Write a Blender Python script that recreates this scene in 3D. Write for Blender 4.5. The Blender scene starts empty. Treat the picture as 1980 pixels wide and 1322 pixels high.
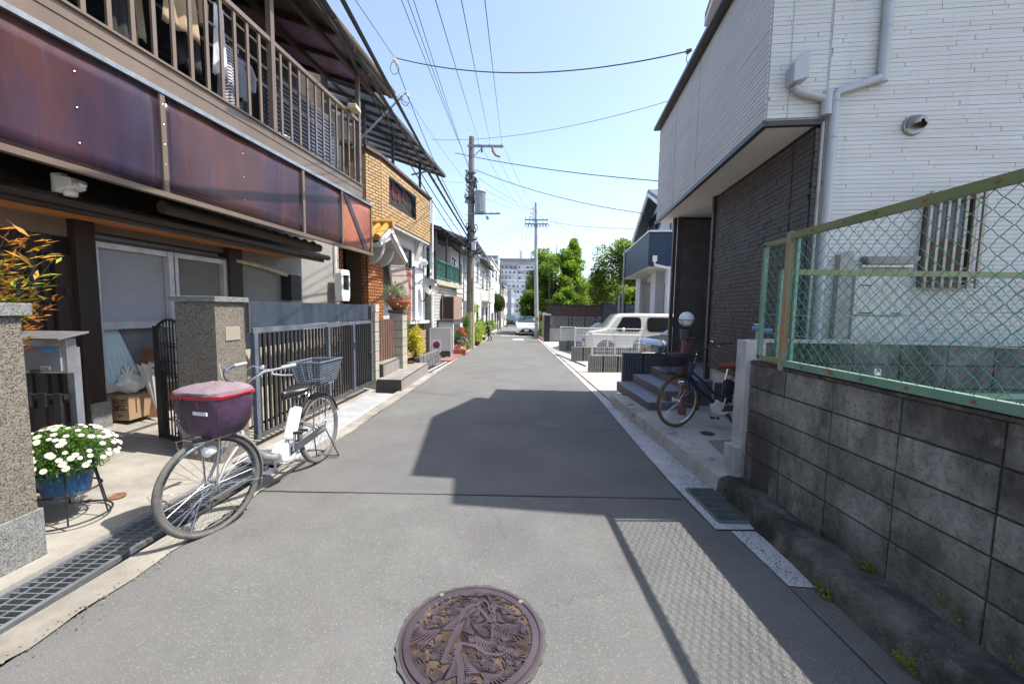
import bpy, bmesh, math, random
from mathutils import Vector, Matrix
import numpy as np
rnd = random.Random(7)
scene = bpy.context.scene
C = scene.collection
# ------------------------------------------------------------------ camera
FPX, CX, CY, PITCH, ROLL, H0, SL = 760., 990., 661., math.atan(63/760.), 0.015, 1.48, 0.018
cam_d = bpy.data.cameras.new('camera'); cam = bpy.data.objects.new('camera', cam_d); C.objects.link(cam)
cam_d.sensor_width = 36; cam_d.lens = FPX/1980*36; cam_d.clip_start = .05; cam_d.clip_end = 2000
fw = Vector((0, math.cos(PITCH), -math.sin(PITCH))); upv = Vector((0, math.sin(PITCH), math.cos(PITCH))); rt = Vector((1, 0, 0))
ax = rt*math.cos(ROLL)+upv*math.sin(ROLL); ay = -rt*math.sin(ROLL)+upv*math.cos(ROLL)
m = Matrix((ax, ay, -fw)).transposed().to_4x4(); m.translation = (0, 0, H0); cam.matrix_world = m
scene.camera = cam
# ------------------------------------------------------------------ world, sun, exposure
SUN = Vector((.58, .0, 1)).normalized()
w = bpy.data.worlds.new('World'); scene.world = w; w.use_nodes = True
wn = w.node_tree.nodes; wl = w.node_tree.links; bg = wn['Background']
sky = wn.new('ShaderNodeTexSky'); sky.sky_type = 'NISHITA'; sky.sun_disc = False
sky.sun_elevation = math.asin(SUN.z); sky.sun_rotation = math.atan2(SUN.x, SUN.y)
sky.air_density = 1.0; sky.dust_density = 1.6; sky.ozone_density = 1.4; sky.altitude = 20
hs = wn.new('ShaderNodeHueSaturation'); hs.inputs['Saturation'].default_value = .9; wl.new(sky.outputs[0], hs.inputs['Color']); wl.new(hs.outputs[0], bg.inputs[0]); bg.inputs[1].default_value = .138
sd = bpy.data.lights.new('sun', 'SUN'); sd.energy = 3.7; sd.angle = math.radians(.53); sd.color = (1, .95, .87)
so = bpy.data.objects.new('sun', sd); C.objects.link(so); so.rotation_euler = SUN.to_track_quat('Z', 'Y').to_euler(); so.location = (8, 0, 20)
vs = scene.view_settings; vs.view_transform = 'Standard'; vs.look = 'None'; vs.exposure = 1.3; vs.gamma = 1; vs.use_curve_mapping = False
try:
    scene.cycles.max_bounces = 6; scene.cycles.transparent_max_bounces = 16
except Exception: pass
# ------------------------------------------------------------------ geometry of the photograph's viewpoint: a pixel seen on a known plane gives a place
def ray(px, py):
    u = (px-CX)/FPX; v = (CY-py)/FPX; c, s = math.cos(ROLL), math.sin(ROLL)
    a = u*c-v*s; b = u*s+v*c
    return Vector((a, math.cos(PITCH)+b*math.sin(PITCH), b*math.cos(PITCH)-math.sin(PITCH)))
O = Vector((0, 0, H0))
def gz(y): return -SL*y
def G(px, py, dz=0):                       # on the ground (dz above it)
    d = ray(px, py); t = (H0-dz)/(-(d.z+SL*d.y)); return O+d*t
def V(px, py, a, b):                       # on the upright plane x = a + b*y
    d = ray(px, py); t = a/(d.x-b*d.y); return O+d*t
def D(px, py, y):                          # on the upright plane at distance y
    d = ray(px, py); return O+d*(y/d.y)
# ------------------------------------------------------------------ materials
MATS = {}
def mat(name, col, rough=.7, var=.12, scale=6., bump=0., metal=0., col2=None, bscale=None, spec=.5, detail=6, stretch=None, alpha=None, trans=0., fleck=None, coat=0., orand=0., pos=False):
    if name in MATS: return MATS[name]
    M = bpy.data.materials.new(name); M.use_nodes = True; n = M.node_tree.nodes; l = M.node_tree.links
    b = n['Principled BSDF']; b.inputs['Roughness'].default_value = rough; b.inputs['Metallic'].default_value = metal
    b.inputs['Specular IOR Level'].default_value = spec
    tc = n.new('ShaderNodeTexCoord'); mp = n.new('ShaderNodeMapping'); src_ = n.new('ShaderNodeNewGeometry').outputs['Position'] if pos else tc.outputs['Object']; l.new(src_, mp.inputs[0])
    if stretch: mp.inputs['Scale'].default_value = stretch
    if col2 is None:
        col2 = tuple(min(1, c*(1+var*1.6)) for c in col); c1 = tuple(c*(1-var*1.6) for c in col)
    else: c1 = col
    ns = n.new('ShaderNodeTexNoise'); ns.inputs['Scale'].default_value = scale; ns.inputs['Detail'].default_value = detail; ns.inputs['Roughness'].default_value = .62
    l.new(mp.outputs[0], ns.inputs['Vector'])
    cr = n.new('ShaderNodeValToRGB'); cr.color_ramp.elements[0].position = .32; cr.color_ramp.elements[1].position = .68
    cr.color_ramp.elements[0].color = (*c1, 1); cr.color_ramp.elements[1].color = (*col2, 1)
    l.new(ns.outputs['Fac'], cr.inputs[0]); out = cr.outputs[0]
    if fleck:                               # (scale, threshold, colour): small specks of another stone
        fs, th, fc = fleck
        vo = n.new('ShaderNodeTexVoronoi'); vo.inputs['Scale'].default_value = fs; l.new(tc.outputs['Object'], vo.inputs['Vector'])
        sep = n.new('ShaderNodeSeparateColor'); l.new(vo.outputs['Color'], sep.inputs[0])
        gt = n.new('ShaderNodeMath'); gt.operation = 'GREATER_THAN'; gt.inputs[1].default_value = th; l.new(sep.outputs[0], gt.inputs[0])
        mx = n.new('ShaderNodeMix'); mx.data_type = 'RGBA'; l.new(gt.outputs[0], mx.inputs['Factor']); l.new(out, mx.inputs['A']); mx.inputs['B'].default_value = (*fc, 1); out = mx.outputs['Result']
    if orand:
        oi = n.new('ShaderNodeObjectInfo'); mr = n.new('ShaderNodeMapRange'); mr.inputs[3].default_value = 1-orand; mr.inputs[4].default_value = 1+orand; l.new(oi.outputs['Random'], mr.inputs[0])
        hv = n.new('ShaderNodeHueSaturation'); l.new(mr.outputs[0], hv.inputs['Value']); l.new(out, hv.inputs['Color']); out = hv.outputs[0]
    l.new(out, b.inputs['Base Color'])
    if coat: b.inputs['Coat Weight'].default_value = coat; b.inputs['Coat Roughness'].default_value = .05
    if trans: b.inputs['Transmission Weight'].default_value = trans
    if alpha is not None: b.inputs['Alpha'].default_value = alpha
    if bump:
        n2 = n.new('ShaderNodeTexNoise'); n2.inputs['Scale'].default_value = bscale or scale*6; n2.inputs['Detail'].default_value = 4
        l.new(mp.outputs[0], n2.inputs['Vector']); bp = n.new('ShaderNodeBump'); bp.inputs['Strength'].default_value = bump; bp.inputs['Distance'].default_value = .01
        l.new(n2.outputs['Fac'], bp.inputs['Height']); l.new(bp.outputs[0], b.inputs['Normal'])
    MATS[name] = M; return M
def add_layer(M, scale, c, lo, hi, stretch=None, coord='Object', detail=8, amt=1.):     # a second blotchy colour (dirt, moss, rust, painted sheen) over a material
    n = M.node_tree.nodes; l = M.node_tree.links; b = n['Principled BSDF']
    src = b.inputs['Base Color'].links[0].from_socket
    tc = n.new('ShaderNodeTexCoord'); mp = n.new('ShaderNodeMapping'); l.new(n.new('ShaderNodeNewGeometry').outputs['Position'] if coord == 'pos' else tc.outputs[coord], mp.inputs[0])
    if stretch: mp.inputs['Scale'].default_value = stretch
    ns = n.new('ShaderNodeTexNoise'); ns.inputs['Scale'].default_value = scale; ns.inputs['Detail'].default_value = detail; ns.inputs['Roughness'].default_value = .7; l.new(mp.outputs[0], ns.inputs['Vector'])
    mr = n.new('ShaderNodeMapRange'); mr.inputs[1].default_value = lo; mr.inputs[2].default_value = hi; mr.inputs[4].default_value = amt; l.new(ns.outputs['Fac'], mr.inputs[0])
    mx = n.new('ShaderNodeMix'); mx.data_type = 'RGBA'; l.new(mr.outputs[0], mx.inputs['Factor']); l.new(src, mx.inputs['A']); mx.inputs['B'].default_value = (*c, 1)
    l.new(mx.outputs['Result'], b.inputs['Base Color']); return M
def leafmat(name, c1, c2, trans=.35):
    M = mat(name, c1, .5, col2=c2, scale=1.6, detail=3, spec=.3)
    n = M.node_tree.nodes; l = M.node_tree.links; b = n['Principled BSDF']
    src = b.inputs['Base Color'].links[0].from_socket
    t = n.new('ShaderNodeBsdfTranslucent'); l.new(src, t.inputs[0]); mx = n.new('ShaderNodeMixShader'); mx.inputs[0].default_value = trans
    l.new(b.outputs[0], mx.inputs[1]); l.new(t.outputs[0], mx.inputs[2]); l.new(mx.outputs[0], n['Material Output'].inputs[0]); return M
# ------------------------------------------------------------------ mesh builder
ORG = {}
class MB:
    def __init__(s): s.v = []; s.f = []; s.mi = []; s.k = 0
    def poly(s, pts):
        i = len(s.v); s.v += [Vector(p) for p in pts]; s.f.append(list(range(i, i+len(pts)))); s.mi.append(s.k); return s
    def faces(s, vs_, fs):
        i = len(s.v); s.v += [Vector(p) for p in vs_]
        for f in fs: s.f.append([a+i for a in f]); s.mi.append(s.k)
        return s
    def box(s, c, size, M=None):
        x, y, z = size[0]/2, size[1]/2, size[2]/2; c = Vector(c)
        vs_ = [Vector((a*x, b*y, d*z)) for a in (-1, 1) for b in (-1, 1) for d in (-1, 1)]
        if M is not None: vs_ = [M @ v for v in vs_]
        return s.faces([v+c for v in vs_], [(0, 1, 3, 2), (4, 6, 7, 5), (0, 4, 5, 1), (2, 3, 7, 6), (0, 2, 6, 4), (1, 5, 7, 3)])
    def bar(s, p, q, w, h=None, up=(0, 0, 1)):
        p, q = Vector(p), Vector(q); h = h or w; d = (q-p); L = d.length
        if L < 1e-6: return s
        d.normalize(); up = Vector(up)
        if abs(d.dot(up)) > .99: up = Vector((0, 1, 0)) if abs(d.y) < .9 else Vector((1, 0, 0))
        x = d.cross(up).normalized(); z = x.cross(d)
        return s.box((p+q)/2, (w, L, h), Matrix((x, d, z)).transposed())
    def tube(s, pts, r, n=8, cap=True, closed=False):
        pts = [Vector(p) for p in pts]; m_ = len(pts); rs = r if isinstance(r, (list, tuple)) else [r]*m_
        i0 = len(s.v); prev = None
        for k, p in enumerate(pts):
            if closed: d = pts[(k+1) % m_]-pts[k-1]
            else: d = pts[min(k+1, m_-1)]-pts[max(k-1, 0)]
            d.normalize()
            if prev is None: a = d.cross(Vector((0, 0, 1)) if abs(d.z) < .9 else Vector((1, 0, 0))).normalized()
            else: a = (prev-d*prev.dot(d)).normalized()
            prev = a; b = d.cross(a)
            for j in range(n):
                t = 2*math.pi*j/n; s.v.append(p+(a*math.cos(t)+b*math.sin(t))*rs[k])
        for k in range(m_ if closed else m_-1):
            for j in range(n):
                a_ = i0+k*n+j; b_ = i0+k*n+(j+1) % n; k2 = (k+1) % m_
                s.f.append([a_, b_, i0+k2*n+(j+1) % n, i0+k2*n+j]); s.mi.append(s.k)
        if cap and not closed:
            s.f.append([i0+j for j in range(n)][::-1]); s.f.append([i0+(m_-1)*n+j for j in range(n)]); s.mi += [s.k, s.k]
        return s
    def lathe(s, c, prof, n=20, axis=(0, 0, 1)):          # prof: (radius, height)
        c = Vector(c); q = Vector((0, 0, 1)).rotation_difference(Vector(axis)); i0 = len(s.v)
        for r, h in prof:
            for j in range(n):
                t = 2*math.pi*j/n; s.v.append(c+q @ Vector((r*math.cos(t), r*math.sin(t), h)))
        for k in range(len(prof)-1):
            for j in range(n):
                s.f.append([i0+k*n+j, i0+k*n+(j+1) % n, i0+(k+1)*n+(j+1) % n, i0+(k+1)*n+j]); s.mi.append(s.k)
        if prof[0][0] > 1e-4: s.f.append([i0+j for j in range(n)][::-1]); s.mi.append(s.k)
        if prof[-1][0] > 1e-4: s.f.append([i0+(len(prof)-1)*n+j for j in range(n)]); s.mi.append(s.k)
        return s
    def sphere(s, c, r, n=12, m_=8, sc=(1, 1, 1)):
        i0 = len(s.v); c = Vector(c)
        for k in range(m_+1):
            ph = math.pi*k/m_
            for j in range(n):
                t = 2*math.pi*j/n; s.v.append(c+Vector((r*sc[0]*math.sin(ph)*math.cos(t), r*sc[1]*math.sin(ph)*math.sin(t), r*sc[2]*math.cos(ph))))
        for k in range(m_):
            for j in range(n): s.f.append([i0+k*n+j, i0+(k+1)*n+j, i0+(k+1)*n+(j+1) % n, i0+k*n+(j+1) % n]); s.mi.append(s.k)
        return s
    def prism(s, pts, d):                                  # polygon pts (3D) pushed along vector d
        n = len(pts); d = Vector(d); a = [Vector(p) for p in pts]; i = len(s.v); s.v += a+[p+d for p in a]
        s.f.append([i+j for j in range(n)][::-1]); s.f.append([i+n+j for j in range(n)]); s.mi += [s.k]*2
        for j in range(n): s.f.append([i+j, i+(j+1) % n, i+n+(j+1) % n, i+n+j]); s.mi.append(s.k)
        return s
    def mesh(s, name, mats, off=(0, 0, 0)):
        off = Vector(off); me = bpy.data.meshes.new(name); me.from_pydata([tuple(v-off) for v in s.v], [], s.f)
        if not isinstance(mats, (list, tuple)): mats = [mats]
        for q in mats: me.materials.append(q)
        if len(mats) > 1: me.polygons.foreach_set('material_index', s.mi)
        return me
    def build(s, name, mats, parent=None, label=None, cat=None, group=None, kind=None, smooth=False, bevel=0, at=None):
        """vertices are given in the frame of the thing (or of the world when ORG says so)"""
        if parent is not None: off = ORG.get(parent.name, Vector())
        elif at is not None: off = Vector(at)
        else:
            xs = [v.x for v in s.v]; ys = [v.y for v in s.v]; zs = [v.z for v in s.v]
            off = Vector(((min(xs)+max(xs))/2, (min(ys)+max(ys))/2, min(zs)))
        me = s.mesh(name, mats, off); o = bpy.data.objects.new(name, me); C.objects.link(o)
        bm = bmesh.new(); bm.from_mesh(me); bmesh.ops.recalc_face_normals(bm, faces=bm.faces); bm.to_mesh(me); bm.free()
        if parent is None: o.location = off; ORG[o.name] = off
        else: o.parent = parent; ORG[o.name] = off
        if smooth:
            me.polygons.foreach_set('use_smooth', [True]*len(me.polygons))
            me.set_sharp_from_angle(angle=math.radians(38))
        if bevel:
            bv = o.modifiers.new('bevel', 'BEVEL'); bv.width = bevel; bv.segments = 2; bv.limit_method = 'ANGLE'
        tag(o, label, cat, group, kind); return o
def tag(o, label=None, cat=None, group=None, kind=None):
    if label: o['label'] = label
    if cat: o['category'] = cat
    if group: o['group'] = group
    if kind: o['kind'] = kind
    return o
def thing(name, loc, label, cat, group=None, rz=0, world=False):
    """Empty at the thing's base; world=True: children are written in world coordinates, else in the thing's own frame"""
    o = bpy.data.objects.new(name, None); o.empty_display_size = .2; C.objects.link(o); o.location = loc; o.rotation_euler = (0, 0, rz)
    ORG[o.name] = Vector(loc) if world else Vector()
    return tag(o, label, cat, group)
def inst(me, name, parent, loc, rot=(0, 0, 0), sc=(1, 1, 1)):    # a piece that shares its mesh
    o = bpy.data.objects.new(name, me); C.objects.link(o); o.parent = parent
    o.location = Vector(loc)-(ORG.get(parent.name, Vector()) if parent else Vector()); o.rotation_euler = rot; o.scale = sc
    if parent is None: ORG[o.name] = Vector()
    return o
def copy_tree(o, parent=None):
    c = o.copy(); C.objects.link(c); c.parent = parent if parent else None
    ORG[c.name] = ORG.get(o.name, Vector())
    for ch in [q for q in bpy.data.objects if q.parent == o]: copy_tree(ch, c)
    return c
def wave_pts(a, b, n): return [Vector(a).lerp(Vector(b), i/n) for i in range(n+1)]
def text(s, name, m_, parent, loc, size, rot, extrude=.0005, align='CENTER'):
    cu = bpy.data.curves.new(name, 'FONT'); cu.body = s; cu.size = size; cu.extrude = extrude; cu.align_x = align; cu.align_y = 'CENTER'
    t = bpy.data.objects.new('tmp', cu); C.objects.link(t); dg = bpy.context.evaluated_depsgraph_get()
    me = bpy.data.meshes.new_from_object(t.evaluated_get(dg)); bpy.data.objects.remove(t); me.name = name; me.materials.clear(); me.materials.append(m_)
    o = bpy.data.objects.new(name, me); C.objects.link(o); o.parent = parent; o.location = Vector(loc)-(ORG.get(parent.name, Vector()) if parent else Vector()); o.rotation_euler = rot; return o
# ------------------------------------------------------------------ shared materials
asphalt = mat('asphalt_road', (.115, .116, .112), .88, col2=(.15, .15, .145), scale=2.2, bump=.6, bscale=190, fleck=(240, .94, (.235, .235, .22)), spec=.3)
add_layer(asphalt, 1.3, (.165, .163, .155), .55, .75, stretch=(1, .12, 1), amt=.5)
add_layer(asphalt, 95, (.075, .075, .073), .55, .75, amt=.6)
add_layer(asphalt, .35, (.105, .1, .1), .42, .7, amt=.7)
asphalt2 = mat('asphalt_patch_smooth', (.105, .104, .102), .85, col2=(.135, .133, .13), scale=1.4, bump=.4, bscale=200, fleck=(260, .96, (.2, .2, .19)), spec=.3)
add_layer(asphalt2, .9, (.15, .147, .14), .5, .75, stretch=(1, .3, 1), amt=.6)
concrete = mat('concrete_pale', (.2, .185, .16), .85, col2=(.3, .28, .245), scale=3, bump=.3, bscale=60)
add_layer(concrete, 1.1, (.12, .105, .085), .48, .72)
concrete_w = mat('concrete_white', (.33, .32, .3), .85, col2=(.45, .44, .41), scale=3, bump=.2, bscale=80)
add_layer(concrete_w, .9, (.3, .29, .27), .52, .8)
concrete_d = mat('concrete_mossy', (.045, .042, .035), .95, col2=(.15, .14, .12), scale=7, bump=.9, bscale=55, fleck=(260, .965, (.22, .21, .2)))
add_layer(concrete_d, 2.6, (.025, .026, .018), .45, .6)
galv = mat('galvanised_steel', (.36, .38, .4), .4, metal=.75, scale=14)
black_m = mat('black_painted_steel', (.018, .018, .02), .45, scale=10)
dark_m = mat('dark_grey_steel', (.06, .06, .065), .45, scale=10)
bronze = mat('bronze_aluminium', (.2, .15, .112), .38, metal=.35, scale=2, var=.1, stretch=(1, 1, .3))
bronze_d = mat('dark_bronze_trim', (.055, .04, .033), .4, metal=.2, scale=4)
darkwood = mat('dark_stained_wood', (.014, .009, .007), .55, col2=(.035, .019, .012), scale=8, stretch=(6, 6, .6), bump=.2)
white_p = mat('white_paint', (.72, .72, .7), .5, var=.05, scale=3)
white_r = mat('white_render', (.5, .49, .46), .85, var=.06, scale=2, bump=.25, bscale=90)
add_layer(white_r, .8, (.42, .4, .36), .55, .85)
glass_d = mat('dark_window_glass', (.012, .014, .017), .04, spec=.35, scale=1)
rubber = mat('black_rubber', (.025, .024, .023), .75, scale=20)
alu = mat('brushed_aluminium', (.5, .5, .5), .32, metal=.8, scale=10)
grey_p = mat('grey_plastic', (.3, .31, .33), .4, scale=4, var=.05)
plast_w = mat('white_plastic', (.75, .75, .74), .35, var=.03, scale=3)
soil = mat('potting_soil', (.03, .02, .012), .95, scale=30, bump=.6)
terracotta = mat('terracotta', (.38, .1, .045), .75, scale=9, bump=.15)
leaf_g = leafmat('leaf_green', (.055, .13, .02), (.13, .25, .04))
leaf_y = leafmat('leaf_yellow_green', (.16, .24, .025), (.35, .33, .04))
leaf_d = leafmat('leaf_dark_green', (.02, .055, .012), (.05, .11, .02))
bark = mat('tree_bark', (.07, .05, .035), .9, col2=(.14, .11, .08), scale=9, stretch=(1, 1, .3), bump=.7)
# ================================================================== GROUND
def sheet(name, pts, m_, lift, **k):
    b = MB(); b.poly([(x, y, gz(y)+lift) for x, y in pts]); return b.build(name, m_, kind='structure', at=(0, 0, 0), **k)
sheet('ground', [(-600, -30), (600, -30), (600, 900), (-600, 900)], mat('ground_earth', (.2, .19, .17), .9, scale=.5), -.11)
LE = [(-2.12, -3), (-2.10, 1.5), (-2.06, 3.15), (-1.97, 6.9), (-1.86, 14), (-1.55, 24), (-1.4, 45), (-1.3, 130)]
RE = [(1.8, -3), (1.8, 19), (1.9, 45), (2, 130)]
# road as a grid so the surface can undulate slightly
b = MB(); import bisect
def lerp_edge(E_, y):
    for (x0, y0), (x1, y1) in zip(E_, E_[1:]):
        if y0 <= y <= y1: return x0+(x1-x0)*(y-y0)/(y1-y0)
    return E_[-1][0]
ys = [-3+.25*i for i in range(60)]+[12+1.5*i for i in range(20)]+[45, 60, 90, 130]
ys = sorted(set(ys)); rows = []
for y in ys:
    l_, r_ = lerp_edge(LE, y), lerp_edge(RE, y)
    rows.append([(l_+(r_-l_)*i/14, y, gz(y)+.004*math.sin(3.1*y+i)*.5) for i in range(15)])
vv = [p for r_ in rows for p in r_]
fs = [(k*15+i, k*15+i+1, (k+1)*15+i+1, (k+1)*15+i) for k in range(len(rows)-1) for i in range(14)]
b.faces(vv, fs); road = b.build('road', asphalt, kind='structure', at=(0, 0, 0))
# darker newer asphalt between the two seams, with the tar lines of its edges
def strip_poly(name, pts, m_, lift): return sheet(name, pts, m_, lift)
sheet('road_patch', [(-2.05, 3.15), (1.42, 3.12), (1.5, 5.14), (-2.01, 5.33)], asphalt2, .0065)
tar = mat('tar_seam', (.065, .062, .06), .8, scale=30)
def wiggle(name, p, q, w, m_, lift, n=40, amp=.008):
    b = MB(); pa = []; pb = []
    for i in range(n+1):
        x = p[0]+(q[0]-p[0])*i/n; y = p[1]+(q[1]-p[1])*i/n; o_ = rnd.uniform(-amp, amp); ww = w*rnd.uniform(.4, 1.2)
        d = Vector((q[0]-p[0], q[1]-p[1])).normalized(); nx, ny = -d.y, d.x
        pa.append((x+nx*(o_+ww/2), y+ny*(o_+ww/2))); pb.append((x+nx*(o_-ww/2), y+ny*(o_-ww/2)))
    for i in range(n): b.poly([(a[0], a[1], gz(a[1])+lift) for a in (pa[i], pa[i+1], pb[i+1], pb[i])])
    return b.build(name, m_, kind='structure', at=(0, 0, 0))
wiggle('road_seam', (-2.05, 3.15), (1.4, 3.12), .0035, tar, .011)
wiggle('road_seam', (-2.01, 5.33), (1.48, 5.14), .004, tar, .011)
wiggle('road_seam', (-1.97, 6.9), (1.6, 7.0), .006, tar, .0095)
wiggle('road_seam', (-1.9, 10.4), (1.7, 10.3), .007, tar, .0095)
wiggle('road_crack', (-.2, 3.1), (.0, 2.5), .003, tar, .011, 50, .03)
wiggle('road_crack', (-.75, 1.95), (-.45, 1.85), .003, tar, .011, 50, .03)
wiggle('road_crack', (.2, 1.9), (.55, 2.02), .003, tar, .011, 50, .03)
# white stop marks on the road far off
wp = mat('worn_road_paint', (.45, .45, .43), .8, scale=12, col2=(.7, .7, .68))
sheet('road_marking', [(.05, 24.9), (.75, 24.9), (.75, 25.9), (.05, 25.9)], wp, .008)
sheet('road_marking', [(-.9, 30), (.5, 30), (.5, 30.5), (-.9, 30.5)], wp, .008)
# ---- left edge: concrete strip, yard slab, drain channel
Re_ = random.Random(77); q_ = []
def jag(E_, y0, y1, step=.07, amp=.014):
    out = []; y = y0
    while y < y1: out.append((lerp_edge(E_, y)+Re_.uniform(-amp, amp)*(.4 if Re_.random() < .7 else 1.6), y)); y += step*Re_.uniform(.5, 1.5)
    return out
q_ = jag([(-2.1, -3), (-2.09, 1.5), (-2.05, 3.15), (-1.96, 6.9), (-1.85, 14), (-1.54, 24)], -1, 24)
b = MB()
for (xa, ya), (xb, yb) in zip(q_, q_[1:]):
    li = lambda y: lerp_edge([(-2.32, -3), (-2.3, 1.6), (-2.22, 3.1), (-2.2, 7.3), (-2.05, 14), (-1.6, 24)], y)
    b.poly([(li(ya), ya, gz(ya)+.0095), (xa, ya, gz(ya)+.0095), (xb, yb, gz(yb)+.0095), (li(yb), yb, gz(yb)+.0095)])
b.build('gutter_strip', concrete, kind='structure', at=(0, 0, 0))
# grit, dry leaves and crumbs gathered along both gutters
b = MB()
for i in range(1500):
    y = .8+12*Re_.random()**1.6; 
    if Re_.random() < .5: x = lerp_edge(LE, y)+abs(Re_.gauss(0, .09))-.03
    else: x = (1.72 if y > 3.3 else 1.66)-abs(Re_.gauss(0, .05))
    s_ = Re_.uniform(.002, .006); a_ = Re_.uniform(0, 3); b.box((x, y, gz(y)+.012+s_*.3), (s_*Re_.uniform(.8, 2), s_, s_*.7), Matrix.Rotation(a_, 3, 'Z'))
b.build('gutter_grit', mat('grit', (.12, .1, .075), .9, col2=(.3, .27, .2), scale=3), kind='stuff', label='fine grit and crumbs gathered along both road edges', cat='grit', at=(0, 0, 0))
def yz(x, y): return gz(y)+.03+max(0, (-2.62-x))*.13
slab = MB(); slab.prism([(-2.62, -3, yz(-2.62, -3)), (-2.62, 3.6, yz(-2.62, 3.6)), (-5.4, 3.6, yz(-5.4, 3.6)), (-5.4, -3, yz(-5.4, -3))], (0, 0, -.5))
slab.build('yard_paving', concrete, kind='structure', at=(0, 0, 0))
slab = MB(); slab.prism([(-2.62, 3.6, yz(-2.62, 3.6)), (-2.62, 7.5, yz(-2.62, 7.5)), (-4.9, 8.6, yz(-4.9, 8.6)), (-5.4, 3.6, yz(-5.4, 3.6))], (0, 0, -.5))
slab.build('yard_paving', concrete, kind='structure', at=(0, 0, 0))
def Y(px, py):                                # where a pixel meets the rising yard paving
    dz = .1
    for _ in range(30):
        p = G(px, py, dz); dz = .03+max(0, (-2.62-p.x))*.13
    return p
# worn tread-plate ramp in front of the gate
tr = mat('pale_tread_plate', (.42, .43, .43), .45, metal=.4, col2=(.6, .61, .61), scale=5, bump=.3)
b = MB(); b.prism([(-2.62, 3.72, gz(3.7)+.03), (-2.17, 3.72, gz(3.7)+.014), (-2.17, 7.2, gz(7.2)+.014), (-2.62, 7.2, gz(7.2)+.03)], (0, 0, -.02)); plate = b.build('drain_cover_plate', tr, label='long pale ribbed drain cover in front of the slatted gate', cat='drain cover')
b = MB()
for i in range(14):
    x = -2.59+.03*i; b.bar((x, 3.75, gz(3.75)+.036-(x+2.62)*.035), (x, 7.17, gz(7.17)+.036-(x+2.62)*.035), .012, .006)
b.build('rib', tr, plate, kind='stuff')
# ================================================================== LEFT FOREGROUND
aggr = mat('exposed_aggregate', (.165, .145, .115), .8, col2=(.25, .22, .175), scale=60, bump=1., bscale=160, fleck=(170, .68, (.075, .065, .055)))
granite = mat('grey_speckled_granite', (.16, .165, .16), .6, col2=(.26, .265, .25), scale=30, bump=.3, bscale=150, fleck=(260, .7, (.07, .07, .07)))
def grating(y0, y1, lab):
    t = thing('drain_grating', (-2.47, y0, gz(y0)), lab, 'drain grating', 'steel gratings over the left gutter', world=True)
    for nm, x, w_ in (('frame', -2.605, .028), ('frame', -2.335, .028)):
        q = MB(); q.bar((x, y0+.004, gz(y0)+.001), (x, y1-.004, gz(y1)+.001), w_, .03); q.build(nm, galv, t)
    for x in (-2.515, -2.425):
        q = MB(); q.bar((x, y0+.004, gz(y0)+.012), (x, y1-.004, gz(y1)+.012), .006, .008); q.build('long_bar', galv, t)
    q = MB(); q.box((0, 0, 0), (.25, .006, .032)); me = q.mesh('cross_bar', galv); n = int((y1-y0)/.042)
    for i in range(n+1):
        y = y0+.012+i*(y1-y0-.024)/n; inst(me, 'cross_bar', t, (-2.47, y, gz(y)-.008))
    return t
grating(.55, 1.58, 'steel drain grating at the bottom left edge of the view'); grating(1.585, 2.6, 'steel drain grating beside the flower pot stand'); grating(2.605, 3.68, 'steel drain grating under the front wheel of the silver bicycle')
q = MB(); q.poly([(-2.62, -3, -.1+gz(-3)+.004), (-2.3, -3, gz(-3)-.096), (-2.25, 3.7, gz(3.7)-.096), (-2.62, 3.7, gz(3.7)-.096)]); q.build('drain_channel', mat('dark_drain_floor', (.05, .045, .04), .6, scale=9), kind='structure', at=(0, 0, 0))  # flat dark floor under the gratings
# near gate pillar
t = thing('gate_pillar', (-2.93, 1.98, gz(2)+.0), 'brown pebble-faced gate pillar on a grey granite plinth at the left edge', 'pillar', 'pebble-faced gate pillars', world=True)
z0 = gz(2)
q = MB(); q.box((-2.93, 1.96, z0+.16), (.42, .49, .33)); q.build('plinth', granite, t, bevel=.004)
q = MB(); q.box((-2.93, 1.955, z0+.88), (.395, .465, 1.11)); q.build('shaft', aggr, t, bevel=.004)
q = MB(); q.box((-2.93, 1.96, z0+1.475), (.45, .52, .07)); q.build('cap', granite, t, bevel=.004)
# second pillar with its blank name plate
y2 = 3.62
t = thing('gate_pillar', (-2.92, y2+.2, gz(3.8)), 'pebble-faced gate pillar with a blank name plate behind the silver bicycle', 'pillar', 'pebble-faced gate pillars', world=True)
z0 = gz(3.7)
q = MB(); q.box((-2.92, y2+.2, z0+.77), (.37, .4, 1.6)); sh = q.build('shaft', aggr, t, bevel=.004)
q = MB(); q.box((-2.92, y2+.2, z0+1.6), (.43, .46, .05)); q.build('cap', granite, t, bevel=.004)
q = MB(); q.box((-2.732, y2+.215, z0+1.27), (.012, .2, .13)); q.build('name_plate', mat('beige_stone_plate', (.3, .27, .21), .5, scale=3, var=.04), t, bevel=.003)
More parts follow.
